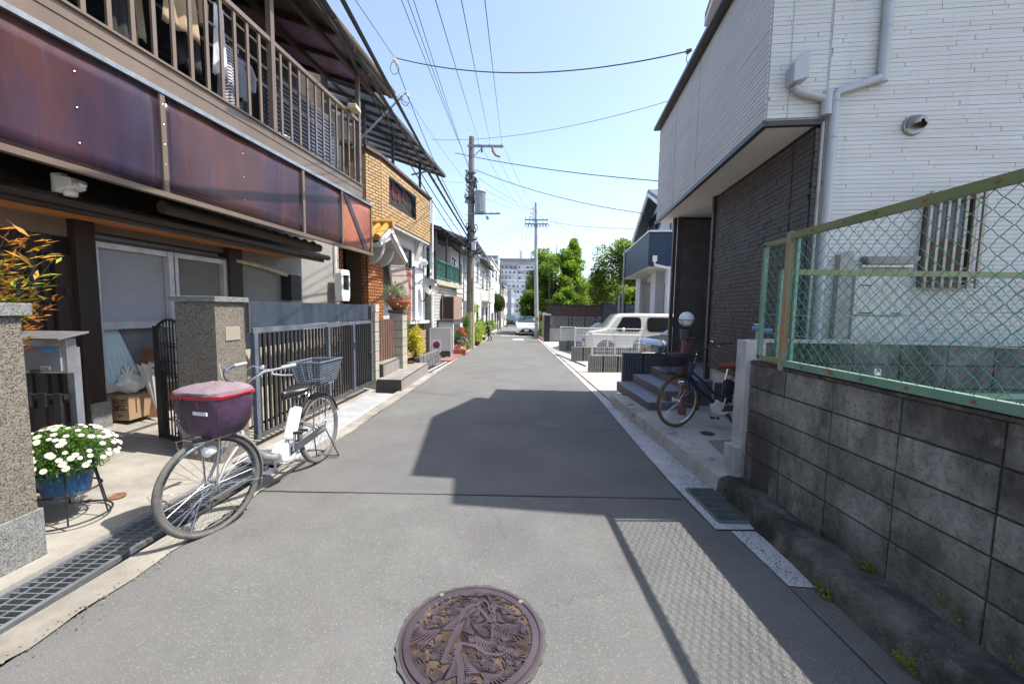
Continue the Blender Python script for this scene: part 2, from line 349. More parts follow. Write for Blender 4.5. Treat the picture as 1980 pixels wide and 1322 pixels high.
# --- mailbox hung between pillar and gate
p = D(96, 690, 2.5)
t = thing('mailbox', (p.x, 2.5, gz(2.5)+.05), 'silver mailbox with a clear drop-down door and sloping lid beside the left pillar', 'mailbox', world=True)
x0, x1 = D(0, 690, 2.5).x, D(128, 690, 2.5).x; zt, zb = D(130, 655, 2.5).z, D(130, 722, 2.5).z
q = MB(); q.box(((x0+x1)/2, 2.535, (zt+zb)/2), (x1-x0, .06, zt-zb)); bd = q.build('body', alu, t, bevel=.004)
clear = mat('smoky_clear_plastic', (.25, .25, .27), .15, scale=2, spec=.6)
q = MB(); q.box(((x0+x1)/2-.01, 2.503, (zt+zb)/2-.02), (x1-x0-.05, .012, (zt-zb)*.72)); dr = q.build('door', clear, t, bevel=.003)
q = MB(); q.prism([(x0-.03, 2.42, zt-.004), (x1+.05, 2.42, zt-.004), (x1+.03, 2.62, zt+.03), (x0-.03, 2.62, zt+.03)], (0, 0, .012)); q.build('lid', mat('pale_steel_lid', (.3, .3, .31), .35, metal=.6), t, bevel=.002)
stb = mat('blue_sticker', (.05, .3, .6), .4, var=.02); q = MB(); q.box((x1-.1, 2.494, zt-.075), (.1, .003, .032)); sk = q.build('sticker', stb, t)
text('-- --- --', 'sticker_print', mat('white_print', (.8, .8, .8), .5, var=.01), sk, (x1-.1, 2.4915, zt-.08), .02, (math.pi/2, 0, 0))
q = MB(); q.box((x1-.13, 2.494, zb+.035), (.06, .003, .022)); nk = q.build('name_sticker', white_p, t)
text('Emap', 'letter', black_m, nk, (x1-.13, 2.4915, zb+.034), .02, (math.pi/2, 0, 0))
q = MB(); q.box((x1-.2, 2.49, zb+.012), (.05, .012, .018)); q.build('catch', dark_m, t)
q = MB(); xp = D(147, 760, 2.86).x; q.bar((xp, 2.86, gz(2.8)+.04), (xp, 2.86, zb+.13), .05, .05); q.build('post', mat('grey_steel_post', (.16, .17, .19), .5), t)
# --- dark slatted gate leaf below the mailbox
t = thing('gate_leaf', (-3.6, 2.78, gz(2.8)+.08), 'closed dark slatted gate leaf underneath the mailbox', 'gate', world=True)
for i in range(7):
    x = -3.92+.11*i; q = MB(); q.bar((x, 2.78, .1), (x, 2.78, .83), .05, .02, up=(0, 1, 0)); q.build('slat', black_m, t)
for z in (.13, .8): q = MB(); q.bar((-4.0, 2.8, z), (-3.22, 2.8, z), .03, .035); q.build('rail', black_m, t)
# --- open ornamental iron leaf next to second pillar
a, c = Vector((-3.14, 3.74, 0)), Vector((-3.6, 3.98, 0)); d = (c-a); W = d.length; d.normalize(); z0 = yz(-3.4, 3.9)+.05; H = 1.3-z0
t = thing('iron_gate', (-3.37, 3.86, z0-.05), 'open black ornamental iron gate leaf with an arched top beside the pillar', 'gate', world=True)
def gp(u, z): return Vector((a.x+d.x*u*W, a.y+d.y*u*W, z))
q = MB(); q.bar(gp(1, z0), gp(1, z0+H-.04), .06, .05); q.build('stile', black_m, t); q = MB(); q.bar(gp(0, z0), gp(0, z0+H-.04), .03, .03); q.build('stile', black_m, t)
q = MB(); q.bar(gp(0, z0+.02), gp(1, z0+.02), .03, .04); q.build('rail', black_m, t)
q = MB(); q.tube([gp(i/10, z0+H-.04+.07*math.sin(math.pi*i/10)) for i in range(11)], .014, 6); q.build('arch', black_m, t)
for i in range(1, 8):
    q = MB(); q.tube([gp(i/8, z0+.02), gp(i/8, z0+H-.04+.06*math.sin(math.pi*i/8))], .007, 5); q.build('bar', black_m, t)
q = MB()
for zc in (.25, .5, .75):
    for i in range(7):
        for s_ in (-1, 1): q.tube([gp((i+.5+.4*math.cos(k*.7)*s_)/8, z0+H*zc+.07*math.sin(k*.7)) for k in range(5)], .004, 4)
    q.tube([gp(0, z0+H*zc+.09), gp(1, z0+H*zc+.09)], .006, 4); q.tube([gp(0, z0+H*zc-.09), gp(1, z0+H*zc-.09)], .006, 4)
q.build('scrollwork', black_m, t)
q = MB(); q.bar(gp(1, z0-.06), gp(1, z0+.3), .012); q.build('drop_bolt', galv, t)
# --- daisies in a blue pot on a wire stand
sc_ = Y(150, 1035); px_ = Vector((-2.99, 2.56, 0)); zf = yz(px_.x, px_.y)
t = thing('plant_stand', (px_.x, px_.y, zf), 'round black wire stand holding the blue pot of white daisies', 'plant stand', world=True)
for zz, r_ in ((.012, .21), (.34, .15), (.2, .165)): q = MB(); q.tube([(px_.x+r_*math.cos(k*.2618), px_.y+r_*math.sin(k*.2618), zf+zz) for k in range(24)], .006, 6, closed=True); q.build('ring', black_m, t)
for k in range(6):
    q = MB(); an = k*math.pi/3+.3; q.tube([(px_.x+.21*math.cos(an), px_.y+.21*math.sin(an), zf+.012), (px_.x+.15*math.cos(an), px_.y+.15*math.sin(an), zf+.34)], .005, 6); q.build('leg', black_m, t)
t = thing('potted_daisies', (px_.x, px_.y, zf+.2), 'white daisies crowding a blue pot on the wire stand', 'potted plant', world=True)
blue_pot = mat('scuffed_blue_plastic', (.015, .07, .18), .45, col2=(.04, .14, .28), scale=12); add_layer(blue_pot, 5, (.35, .4, .42), .62, .72)
q = MB(); q.lathe((px_.x, px_.y, zf+.17), [(.112, 0), (.142, .17), (.15, .17), (.152, .19), (.14, .19), (.135, .175), (0, .17)], 28); q.build('pot', blue_pot, t, smooth=True)
R_ = random.Random(3)
def leaf(q, p, d, L, w_, up=Vector((0, 0, 1))):
    d = Vector(d).normalized(); s_ = d.cross(up); s_ = s_.normalized() if s_.length > .01 else Vector((1, 0, 0)); n_ = s_.cross(d)
    p = Vector(p); q.poly([p, p+d*L*.5+s_*w_+n_*w_*.2, p+d*L, p+d*L*.5-s_*w_+n_*w_*.2])
def rdir(R_, zb=-1.): 
    while True:
        v = Vector((R_.uniform(-1, 1), R_.uniform(-1, 1), R_.uniform(zb, 1)))
        if .1 < v.length < 1: return v.normalized()
q = MB()
cc = Vector((px_.x, px_.y, zf+.44))
for i in range(6500):
    v = rdir(R_, -.55); r_ = R_.uniform(.45, 1); p = cc+Vector((v.x*.235*r_, v.y*.235*r_, v.z*.17*r_-.0))
    leaf(q, p, v+rdir(R_)*.9, R_.uniform(.015, .035), R_.uniform(.003, .006))
q.build('foliage', leaf_g, t)
q = MB()
for i in range(120):
    v = rdir(R_, 0); q.tube([cc+Vector((0, 0, -.1)), cc+Vector((v.x*.25, v.y*.25, v.z*.17))], .0012, 3, cap=False)
q.build('stem', leaf_g, t, kind='stuff')
q = MB(); q.k = 0
pet = mat('white_petal', (.78, .76, .68), .6, var=.03); yel = mat('yellow_disc', (.6, .42, .03), .7)
for k in range(13):
    an = k*2*math.pi/13; an2 = an+.2; an0 = an-.2; q.poly([(0, 0, 0), (.013*math.cos(an0), .013*math.sin(an0), .002), (.02*math.cos(an), .02*math.sin(an), .001), (.013*math.cos(an2), .013*math.sin(an2), .002)])
q.k = 1; q.lathe((0, 0, 0), [(.006, .001), (.005, .004), (0, .005)], 8); fl = q.mesh('daisy', [pet, yel])
for i in range(150):
    v = rdir(R_, -.1); v = Vector((v.x, v.y, v.z)); p = cc+Vector((v.x*.265, v.y*.265, v.z*.19)); o = inst(fl, 'flower', t, p, sc=[R_.uniform(.6, 1.15)]*3)
    o.rotation_euler = (v+Vector((.3, -.3, 1))).to_track_quat('Z', 'Y').to_euler()
# --- nandina twigs over the near pillar
t = thing('nandina_shrub', (-3.35, 2.25, yz(-3.35, 2.25)), 'orange and green leaved shrub reaching over the left pillar', 'shrub', world=True)
st = MB(); lf = MB(); lf2 = MB(); base = Vector((-3.42, 2.3, yz(-3.4, 2.3)))
tips = [((60, 450), .0), ((112, 492), .2), ((75, 510), .1), ((98, 587), .2), ((60, 600), .1), ((30, 470), 0), ((40, 540), .1), ((20, 440), .2), ((85, 470), .1), ((10, 500), .1), ((5, 585), 0)]
for (tx, ty), k in tips:
    tp = D(tx, ty, 2.32+R_.uniform(-.08, .1)); mid = base.lerp(tp, .6)+Vector((-.1, 0, .15))
    path = [base, Vector((base.x, base.y, 1.1)), mid+Vector((-.03, 0, .02)), tp]; st.tube(path, [.008, .006, .003, .0015], 5)
    for j in range(44):
        u = R_.uniform(.0, 1.02); p0 = mid.lerp(tp, u); dd = (tp-mid).normalized()+rdir(R_)*.8; dd.z *= .35; L = R_.uniform(.05, .095)
        leaf(lf if R_.random() < (.3+.6*(ty < 480 or ty > 560)) else lf2, p0+rdir(R_)*.04, dd, L, L*.15, Vector((R_.uniform(-.5, .5), R_.uniform(-1, .2), 1)).normalized())
st.build('stem', bark, t); lf.build('orange_leaf', leafmat('nandina_orange_leaf', (.5, .1, .02), (.5, .3, .04)), t, kind='stuff'); lf2.build('green_leaf', leafmat('nandina_green_leaf', (.1, .2, .02), (.35, .38, .04)), t, kind='stuff')
# small manhole cover in the yard, and the ceramic chips at the gutter
p = Y(224, 960); t = MB(); t.lathe((p.x, p.y, p.z+.002), [(.06, 0), (.06, .006), (.052, .006), (.05, .003), (.035, .003), (.033, .006), (.028, .006), (.026, .003), (0, .003)], 24); t.build('access_cover', mat('rusty_iron', (.16, .08, .05), .7, scale=20), label='small round rusty access cover set in the concrete yard', cat='access cover')
# --- goods by the window: carton, bag, board, umbrella
p = Y(190, 812); p2 = Y(258, 821); cz = yz(p.x, p.y)+.005
t = thing('cardboard_box', ((p.x+p2.x)/2, p.y+.12, cz), 'printed cardboard carton on the yard floor below the window', 'box', world=True)
card = mat('cardboard', (.3, .2, .115), .85, var=.06, scale=5)
hgt = D(190, 765, p.y).z-cz; bx = Vector(((p.x+p2.x)/2, p.y+.13, cz+hgt/2)); wx = (p2.x-p.x)*.95
q = MB(); q.box(bx, (wx, .3, hgt)); q.build('carton', card, t, bevel=.004)
q = MB(); q.box((bx.x, bx.y, cz+hgt+.002), (wx*.98, .05, .003)); q.build('tape', mat('brown_tape', (.3, .2, .1), .3), t)
fy = bx.y-.1515
pr = mat('black_print', (.03, .028, .025), .7, var=.02)
pb = MB(); pb.box((bx.x+wx*.22, fy, cz+hgt*.52), (wx*.42, .002, hgt*.2)); pb.box((bx.x-wx*.25, fy, cz+hgt*.5), (wx*.36, .002, hgt*.16)); pb.box((bx.x-wx*.3, fy, cz+hgt*.15), (wx*.2, .002, hgt*.1)); pb.build('printed_band', pr, t)
lt = mat('light_print', (.5, .38, .25), .7, var=.02)
text('HC-2X34', 'printing', lt, t, (bx.x+wx*.22, fy-.002, cz+hgt*.52), .05, (math.pi/2, 0, 0)); text('MITSUBISHI\nELECTRIC', 'printing', pr, t, (bx.x+wx*.24, fy-.001, cz+hgt*.78), .028, (math.pi/2, 0, 0)); text('LIFT', 'printing', pr, t, (bx.x+wx*.24, fy-.001, cz+hgt*.18), .04, (math.pi/2, 0, 0))
tri = MB()
for k in range(3):
    an = math.pi/2+k*2*math.pi/3; c0 = Vector((bx.x+wx*.05, fy-.001, cz+hgt*.8)); dv = Vector((math.cos(an), 0, math.sin(an))); sv = Vector((-math.sin(an), 0, math.cos(an)))
    tri.poly([c0, c0+dv*.012+sv*.007, c0+dv*.024, c0+dv*.012-sv*.007])
tri.build('logo', pr, t)
# bag on the carton
def blob(q, c, r, sc, R_, n=18, m_=12, amp=.12):
    i0 = len(q.v); c = Vector(c)
    for k in range(m_+1):
        ph = math.pi*k/m_
        for j in range(n):
            tt = 2*math.pi*j/n; f = 1+amp*(math.sin(3*tt+k)+math.sin(5*tt-1.7*k)*.6)*math.sin(ph)+R_.uniform(-amp, amp)*.5*math.sin(ph)
            q.v.append(c+Vector((sc[0]*r*f*math.sin(ph)*math.cos(tt), sc[1]*r*f*math.sin(ph)*math.sin(tt), sc[2]*r*f*math.cos(ph))))
    for k in range(m_):
        for j in range(n): q.f.append([i0+k*n+j, i0+(k+1)*n+j, i0+(k+1)*n+(j+1) % n, i0+k*n+(j+1) % n]); q.mi.append(q.k)
bagm = mat('thin_white_plastic', (.5, .48, .46), .35, col2=(.7, .69, .67), scale=14, bump=.8, bscale=30)
bt = thing('plastic_bag', (bx.x+.03, bx.y+.02, cz+hgt), 'stuffed pale plastic bag with tied handles sitting on the carton', 'bag', world=True)
q = MB(); blob(q, (bx.x+.04, bx.y+.02, cz+hgt+.115), .125, (1, .95, .95), R_); q.build('sack', bagm, bt, smooth=True)
for s_ in (-1, 1): q = MB(); q.tube([(bx.x+.04+.02*s_, bx.y, cz+hgt+.2), (bx.x+.04+.07*s_, bx.y, cz+hgt+.29), (bx.x+.04+.03*s_, bx.y+.01, cz+hgt+.33), (bx.x+.04-.01*s_, bx.y, cz+hgt+.22)], [.018, .01, .01, .018], 6); q.build('handle', bagm, bt, smooth=True)
# board leaning on the wall
b0 = Y(262, 812); yy = b0.y+.12; xr = D(312, 760, yy).x; xl = D(252, 760, yy).x; zt = D(260, 672, yy).z; z0 = yz(xl, yy)
board = MB(); board.prism([(xl, yy-.06, z0), (xr, yy-.06, z0), (xr, yy+.1, zt), (xl, yy+.1, zt)], (0, .012, .0)); board.build('plywood_board', mat('weathered_red_plywood', (.15, .06, .035), .75, col2=(.27, .13, .08), scale=7, bump=.3), label='weathered reddish board leaning upright behind the folded umbrella', cat='board')
# umbrella hanging folded, point down
ut = D(282, 700, yy-.12); ub = D(304, 795, yy-.14)
t = thing('folded_umbrella', (ub.x, ub.y, ub.z), 'half folded pale grey umbrella propped point down against the board', 'umbrella', world=True)
q = MB(); ax_ = (ut-ub).normalized(); sd_ = ax_.cross(Vector((0, 1, 0))).normalized(); fn = Vector((0, -1, 0)); L = (ut-ub).length; n = 16; i0 = 0; rows = []
for k in range(9):
    u = k/8; r_ = .005+.1*u**1.1; row = []
    for j in range(n):
        tt = 2*math.pi*j/n; f = .72+.28*abs(math.cos(4*tt)); row.append(ub+ax_*(L*u-(.03*abs(math.sin(4*tt)) if k == 8 else 0))+sd_*r_*f*math.cos(tt)*1.1+fn*r_*f*math.sin(tt)*.45)
    rows.append(row)
vv = [p for r_ in rows for p in r_]; q.faces(vv, [(k*n+j, k*n+(j+1) % n, (k+1)*n+(j+1) % n, (k+1)*n+j) for k in range(8) for j in range(n)]); q.build('canopy', mat('pale_umbrella_cloth', (.5, .47, .44), .8, var=.05), t, smooth=True)
q = MB(); q.tube([ub-ax_*.04, ub+ax_*L*1.05], .004, 6); q.build('shaft', black_m, t)
hk = D(298, 715, yy-.2); q = MB(); q.tube([hk+Vector((-.015, 0, .02)), hk+Vector((0, 0, .03)), hk+Vector((.012, 0, .01)), hk+Vector((.01, 0, -.07))], .009, 7); q.build('handle', black_m, t, smooth=True)
# --- sliding slatted gate with corrugated top
ga, gb = Vector((-2.7, 4.06, 0)), Vector((-2.66, 7.42, 0)); gd = gb-ga
t = thing('sliding_gate', (-2.68, 5.7, gz(5.7)), 'long blue-grey sliding gate of dark vertical slats with a corrugated top', 'gate', world=True)
blueg = mat('weathered_blue_grey_paint', (.055, .07, .1), .5, col2=(.12, .14, .17), scale=6, stretch=(1, 1, .4)); add_layer(blueg, 9, (.3, .32, .34), .62, .75, stretch=(1, 1, .3))
corr = mat('corrugated_blue_grey', (.028, .038, .058), .5, col2=(.065, .082, .11), scale=5, stretch=(1, 1, .3)); add_layer(corr, 6, (.14, .155, .18), .62, .8, stretch=(1, 2, .3))
def gt_(u, z): return ga+gd*u+Vector((0, 0, z))
zt1, zb1 = 1.22, .09
q = MB(); q.bar(gt_(0, zt1), gt_(1, zt1-.01), .04, .055); q.build('top_rail', blueg, t)
q = MB(); q.bar(gt_(0, zb1), gt_(1, zb1-.03), .04, .05); q.build('bottom_rail', dark_m, t)
for u in (.012, .49, .75, .99):
    q = MB(); q.bar(gt_(u, zb1-.02), gt_(u, zt1-.027), .045, .06, up=(0, 1, 0)); q.build('post', blueg, t)
q = MB(); q.box((0, 0, 0), (.022, .032, 1.07)); me = q.mesh('slat', black_m)
n = 38
for i in range(n):
    u = .03+.95*i/(n-1)
    if min(abs(u-.49), abs(u-.75)) < .012: continue
    inst(me, 'slat', t, gt_(u, (zt1+zb1)/2-.01))
# corrugated band: folded sheet
q = MB(); n = 92; pts = []
for i in range(n+1):
    u = i/n; off = .022 if i % 2 else -.022; pts.append((gt_(u, 0)+Vector((off-.035, 0, 0))))
for i in range(n): q.poly([pts[i]+Vector((0, 0, zt1+.03)), pts[i+1]+Vector((0, 0, zt1+.03)), pts[i+1]+Vector((0, 0, 1.525)), pts[i]+Vector((0, 0, 1.525))])
q.build('corrugated_sheet', corr, t)
q = MB(); q.bar(gt_(-.01, 1.2), gt_(-.01, 1.5), .03, .03, up=(0, 1, 0)); q.bar(gt_(.985, 1.2), gt_(.985, 1.5), .05, .05, up=(0, 1, 0)); q.build('bracket', dark_m, t)
q = MB(); q.box(gt_(.75, .82)+Vector((.035, 0, 0)), (.02, .02, .1)); q.lathe(gt_(.75, .88)+Vector((.035, 0, 0)), [(.02, -.01), (.02, .01)], 12, (1, 0, 0)); q.box(gt_(.965, .62)+Vector((.04, 0, 0)), (.05, .12, .05)); q.build('latch', dark_m, t)
# things stored in the yard behind the slats
q = MB(); q.box((-3.1, 5.6, .35), (.03, 2.9, .6)); q.box((-3.12, 5.6, .82), (.03, 2.9, .28)); q.build('old_board', mat('weathered_white_board', (.3, .26, .2), .8, col2=(.5, .45, .36), scale=3, stretch=(1, 5, 1)), label='weathered boards standing behind the slatted gate', cat='board')
# ================================================================== HOUSE A (left, with the purple screens)
dA = Vector((.13, 1, 0)).normalized(); nA = Vector((1, -.13, 0)).normalized()     # along the street; towards the street
def A(off, y, z): return Vector((-off+.13*y, y, z))
hA = thing('town_house', A(4.9, 5, gz(5)), 'old two-storey house with purple plastic screens under a brown balcony on the left', 'house', world=True)
pla = mat('grey_white_plaster', (.235, .225, .21), .9, col2=(.285, .275, .26), scale=2.5, bump=.35, bscale=70); add_layer(pla, 3, (.25, .22, .19), .6, .8)
int_d = mat('dim_interior', (.05, .045, .04), .9)
# walls
q = MB()
def slabA(q, o1, o2, y1, y2, z1, z2): q.prism([A(o1, y1, z1), A(o1, y2, z1), A(o1, y2, z2), A(o1, y1, z2)], A(o2, 0, 0)-A(o1, 0, 0))
slabA(q, 4.9, 5.1, 5.9, 8.62, -.3, 3.3); q.build('wall', pla, hA)
q = MB(); slabA(q, 4.9, 5.1, -2, 4.1, 2.12, 3.3); slabA(q, 4.9, 5.1, 4.1, 5.9, 2.22, 3.3); slabA(q, 4.9, 5.1, 4.1, 5.75, -.3, .56); q.build('wall', mat('brown_board_wall', (.2, .16, .13), .8, scale=3), hA, label='brown board wall around the window')
q = MB(); slabA(q, 5.1, 9.5, 8.5, 8.62, -.3, 6.2); slabA(q, 7.3, 7.4, -2, 8.5, -.3, 3.3); q.build('side_wall', pla, hA)
q = MB(); slabA(q, 5.05, 5.2, -2, 8.62, 3.3, 6.3); q.build('upper_wall', mat('upper_brown_wall', (.05, .04, .035), .8), hA)
q = MB(); slabA(q, 5.0, 5.05, 3.2, 6.3, 3.6, 5.2); q.build('upper_window', glass_d, hA)
# dark lattice door
q = MB(); slabA(q, 4.93, 4.97, 1.2, 3.95, 0, 2.12); dA_ = q.build('entrance_door', mat('dim_door_glass', (.05, .05, .045), .25), hA)
for i in range(24):
    y = 1.3+i*.11; q = MB(); slabA(q, 4.895, 4.925, y, y+.03, .5, 1.95); q.build('lattice_slat', darkwood, dA_)
q = MB(); slabA(q, 4.88, 4.93, 1.2, 3.95, 1.95, 2.12); slabA(q, 4.88, 4.93, 1.2, 3.95, .3, .5); slabA(q, 4.88, 4.93, 3.8, 3.95, 0, 2.12); slabA(q, 4.88, 4.93, 2.5, 2.64, 0, 2.12); q.build('door_frame', darkwood, dA_)
q = MB(); slabA(q, 4.86, 4.88, 3.86, 3.9, 1.55, 1.62); q.build('bell_button', black_m, dA_)
for y1, y2 in ((3.93, 4.1), (5.72, 5.95)):
    q = MB(); slabA(q, 4.82, 4.98, y1, y2, -.2, 2.3); q.build('post', darkwood, hA, bevel=.004)
q = MB(); slabA(q, 4.80, 5.0, 3.95, 4.12, -.3, .45); q.build('post_base', granite, hA)
# window with blind and curtain
q = MB(); slabA(q, 4.95, 4.96, 4.1, 5.75, .56, 2.12); wA = q.build('window', mat('window_glass_grey', (.13, .14, .16), .08, spec=.7), hA)
fr = mat('silver_window_frame', (.5, .5, .52), .35, metal=.3)
for a_ in ((4.1, 4.15, .56, 2.12), (4.88, 4.94, .56, 2.12), (4.96, 5.0, .56, 2.12), (5.66, 5.72, .56, 2.12)): q = MB(); slabA(q, 4.86, 4.93, *a_); q.build('stile', fr, wA)
for a_ in ((4.1, 5.72, .52, .6), (4.1, 5.72, 2.06, 2.12)): q = MB(); slabA(q, 4.87, 4.93, *a_); q.build('rail', fr, wA)
q = MB(); slabA(q, 4.865, 4.93, 4.15, 4.88, 1.2, 1.28); q.build('middle_rail', fr, wA)
q = MB(); slabA(q, 4.935, 4.94, 4.15, 4.88, 1.28, 2.06); q.build('blind', mat('grey_blind_cloth', (.36, .36, .4), .8, var=.03), wA)
q = MB(); slabA(q, 4.92, 4.925, 5.0, 5.66, .6, 2.06); q.build('insect_screen', mat('grey_insect_screen', (.2, .19, .18), .8, var=.04), wA)
q = MB(); n = 14
for i in range(n): 
    y = 4.15+.03*i; o_ = 4.938-.01*(i % 2); o2 = 4.938-.01*((i+1) % 2)
    q.poly([A(o_, y*.4+4.15*.6, 1.28), A(o2, (y+.03)*.4+4.15*.6, 1.28), A(o2, y+.03, .6), A(o_, y, .6)])
q.build('curtain', mat('pale_blue_curtain', (.42, .55, .58), .8, var=.05), wA)
q = MB(); slabA(q, 4.85, 4.93, 4.1, 5.75, 2.12, 2.15); q.build('lintel_trim', bronze_d, hA)
# AC pipe and meter boxes on the wall
cream = mat('cream_pipe_tape', (.5, .44, .33), .7)
q = MB(); q.tube([A(4.84, 5.85, 2.13), A(4.82, 6.3, 2.1), A(4.8, 6.9, 2.0), A(4.78, 7.05, 1.98), A(4.78, 7.15, 2.05)], .03, 8); q.build('duct_pipe', cream, hA, smooth=True)
q = MB(); slabA(q, 4.72, 4.9, 6.85, 7.1, 1.58, 2.02); q.build('meter_box', black_m, hA, label='black box hung under the pipe'); q = MB(); slabA(q, 4.5, 4.7, 6.9, 7.05, 1.66, 1.9)
c_ = A(4.75, 8.35, 1.92); q = MB(); q.prism([c_+dA*s_*.16+Vector((0, 0, z)) for s_, z in ((-.8, -.32), (.8, -.32), (1, -.2), (1, .25), (.8, .33), (-.8, .33), (-1, .25), (-1, -.2))], nA*.16); mb_ = q.build('electric_meter', plast_w, hA, bevel=.01)
q = MB(); q.prism([c_+dA*s_*.1+Vector((0, 0, z)) for s_, z in ((-1, -.08), (1, -.08), (1, .22), (-1, .22))], nA*.168); q.build('meter_window', glass_d, mb_)
q = MB(); q.tube([A(4.85, 8.42, 2.2), A(4.85, 8.42, 3.2)], .02, 6); q.tube([A(4.85, 8.35, 1.62), A(4.85, 8.4, 1.5), A(4.86, 8.45, 1.3)], .015, 6); q.build('conduit', white_p, hA)
# eave: soffit, tiled edge, gutter
sof = mat('orange_cedar_soffit', (.5, .17, .05), .6, col2=(.66, .27, .09), scale=3, stretch=(8, .4, 1))
q = MB(); slabA(q, 4.32, 4.9, -2, 6.9, 2.3, 2.32)
q.build('soffit', sof, hA)
tile_d = mat('dark_sheet_roof', (.035, .03, .028), .45, col2=(.07, .06, .055), scale=4)
q = MB(); q.prism([A(4.25, -2, 2.36), A(4.25, 7.0, 2.36), A(4.95, 6.9, 2.78), A(4.95, -2, 2.78)], (0, 0, -.04)); ev = q.build('eave_roof', tile_d, hA)
for i in range(12):
    u = i/12; q = MB(); p0 = A(4.25+.7*u, -2, 2.365+.42*u); p1 = A(4.25+.7*u, 7.0-.1*u, 2.365+.42*u); q.bar(p0, p1, .03, .018); q.build('batten', tile_d, ev)
q = MB(); slabA(q, 4.22, 4.28, -2, 6.98, 2.25, 2.36); q.build('eave_fascia', bronze_d, hA)
q = MB(); q.tube([A(4.17, -2, 2.33), A(4.17, 7.02, 2.33)], .045, 8); q.build('gutter', bronze_d, hA, smooth=True)
# rolled bamboo blind
t = thing('rolled_blind', A(3.92, 5.2, 2.38), 'dark rolled-up reed blind tied under the purple screens', 'blind', world=True)
q = MB(); q.tube([A(3.92, 3.9, 2.42), A(3.92, 6.35, 2.40)], .062, 12); q.build('roll', mat('dark_reed', (.05, .03, .02), .8, col2=(.11, .065, .045), scale=20, stretch=(30, 1, 30), bump=.5), t, smooth=True)
for i in range(12): q = MB(); c0 = A(3.92, 4.0+.2*i, 2.42); q.lathe(c0-dA*.004, [(.065, 0), (.065, .008)], 12, dA); q.build('tie_cord', dark_m, t)
# security light camera
c_ = D(128, 357, 3.25)
t = thing('security_light', (c_.x, c_.y, c_.z-.06), 'white security light and camera fixed under the purple screen', 'security light', world=True)
q = MB(); q.box(c_+Vector((-.085, .03, .02)), (.09, .05, .15)); q.build('bracket', plast_w, t, bevel=.004)
q = MB(); q.prism([c_+Vector(v) for v in ((-.06, -.05, .07), (.09, -.05, .045), (.09, -.05, -.03), (-.04, -.05, -.06))], (0, .12, 0)); q.build('housing', plast_w, t, bevel=.008)
q = MB(); q.tube([c_+Vector((.08, 0, 0)), c_+Vector((.15, -.02, -.01))], [.022, .028], 12); q.tube([c_+Vector((.15, -.02, -.01)), c_+Vector((.17, -.025, .005))], [.028, .02], 12); q.build('camera_head', plast_w, t, smooth=True)
q = MB(); q.lathe(c_+Vector((.03, 0, -.09)), [(.04, 0), (.045, .03), (.03, .05)], 14); q.build('sensor', plast_w, t, smooth=True)
# balcony: deck, screens, beam, railing
q = MB(); slabA(q, 3.66, 5.05, -2, 7.4, 3.3, 3.42); q.build('balcony_floor', bronze_d, hA)
q = MB()
for i in range(9): y = .4+.85*i; q.bar(A(3.75, y, 3.24), A(5.0, y, 3.24), .06, .1)
slabA(q, 3.72, 3.76, -2, 7.35, 2.5, 2.56); slabA(q, 3.72, 3.76, -2, 7.35, 2.9, 2.94)
for o_ in (4.15, 4.6): slabA(q, o_, o_+.05, -2, 7.35, 3.2, 3.26)
q.build('joists', bronze_d, hA)
purple = mat('aged_purple_polycarbonate', (.022, .016, .032), .14, col2=(.085, .034, .028), scale=1.5, detail=5, spec=.4, stretch=(1, 1.2, .35)); add_layer(purple, .9, (.045, .04, .085), .45, .7, stretch=(1, 1, .4), amt=.6)  # bluish layer paints a gloss sheen into the panel colour
add_layer(purple, 5, (.12, .095, .105), .56, .8, stretch=(1, 2.2, .16), amt=.5); n_ = purple.node_tree.nodes; n_['Principled BSDF'].inputs['Roughness'].default_value = .24; n_['Principled BSDF'].inputs['Coat Weight'].default_value = .12; n_['Principled BSDF'].inputs['Coat Roughness'].default_value = .12  # lighter streaks mix dust with a painted lavender reflection
add_layer(purple, 38, (.3, .3, .33), .72, .78, stretch=(1, 1, .25), amt=.5)
orp = mat('faded_orange_polycarbonate', (.2, .06, .035), .25, col2=(.36, .13, .07), scale=1.5, detail=3)
for y1, y2, mm_ in ((-1.9, 1.75, purple), (1.77, 3.6, purple), (3.63, 5.48, purple), (5.51, 6.43, purple), (6.44, 7.38, orp)):
    q = MB(); n = 24; k_ = 6
    q.faces([A(3.6+.003*math.sin(3.1*y+z*4)+.002*math.sin(9*y), y, z) for y in [y1+(y2-y1)*i/n for i in range(n+1)] for z in [2.47+.86*j/k_ for j in range(k_+1)]], [(i*(k_+1)+j, (i+1)*(k_+1)+j, (i+1)*(k_+1)+j+1, i*(k_+1)+j+1) for i in range(n) for j in range(k_)])
    o = q.build('screen_panel', mm_, hA, label='orange tinted screen panel at the far end' if mm_ is orp else None, smooth=True)
    sm = o.modifiers.new('solid', 'SOLIDIFY'); sm.thickness = .004
q = MB(); q.prism([A(3.59, 6.5, 3.3), A(3.59, 6.62, 3.3), A(3.59, 7.3, 2.5), A(3.59, 7.14, 2.5)], A(3.597, 0, 0)-A(3.59, 0, 0)); q.build('brace', mat('brace_purple', (.05, .035, .045), .3), hA)
for y in (3.615, 5.495, 7.39, 1.76, 6.435):
    q = MB(); slabA(q, 3.575, 3.595, y-.022, y+.022, 2.46, 3.34); bt_ = q.build('joint_strip', bronze, hA)
    for k in range(5): q = MB(); q.sphere(A(3.575, y, 2.55+.17*k), .005, 6, 4); q.build('screw', alu, bt_)
for y in (2.2, 3.0, 4.5, 6.0):
    for z in (2.65, 2.9, 3.15): q = MB(); q.sphere(A(3.594, y, z), .0055, 6, 4); q.build('screw', alu, hA)
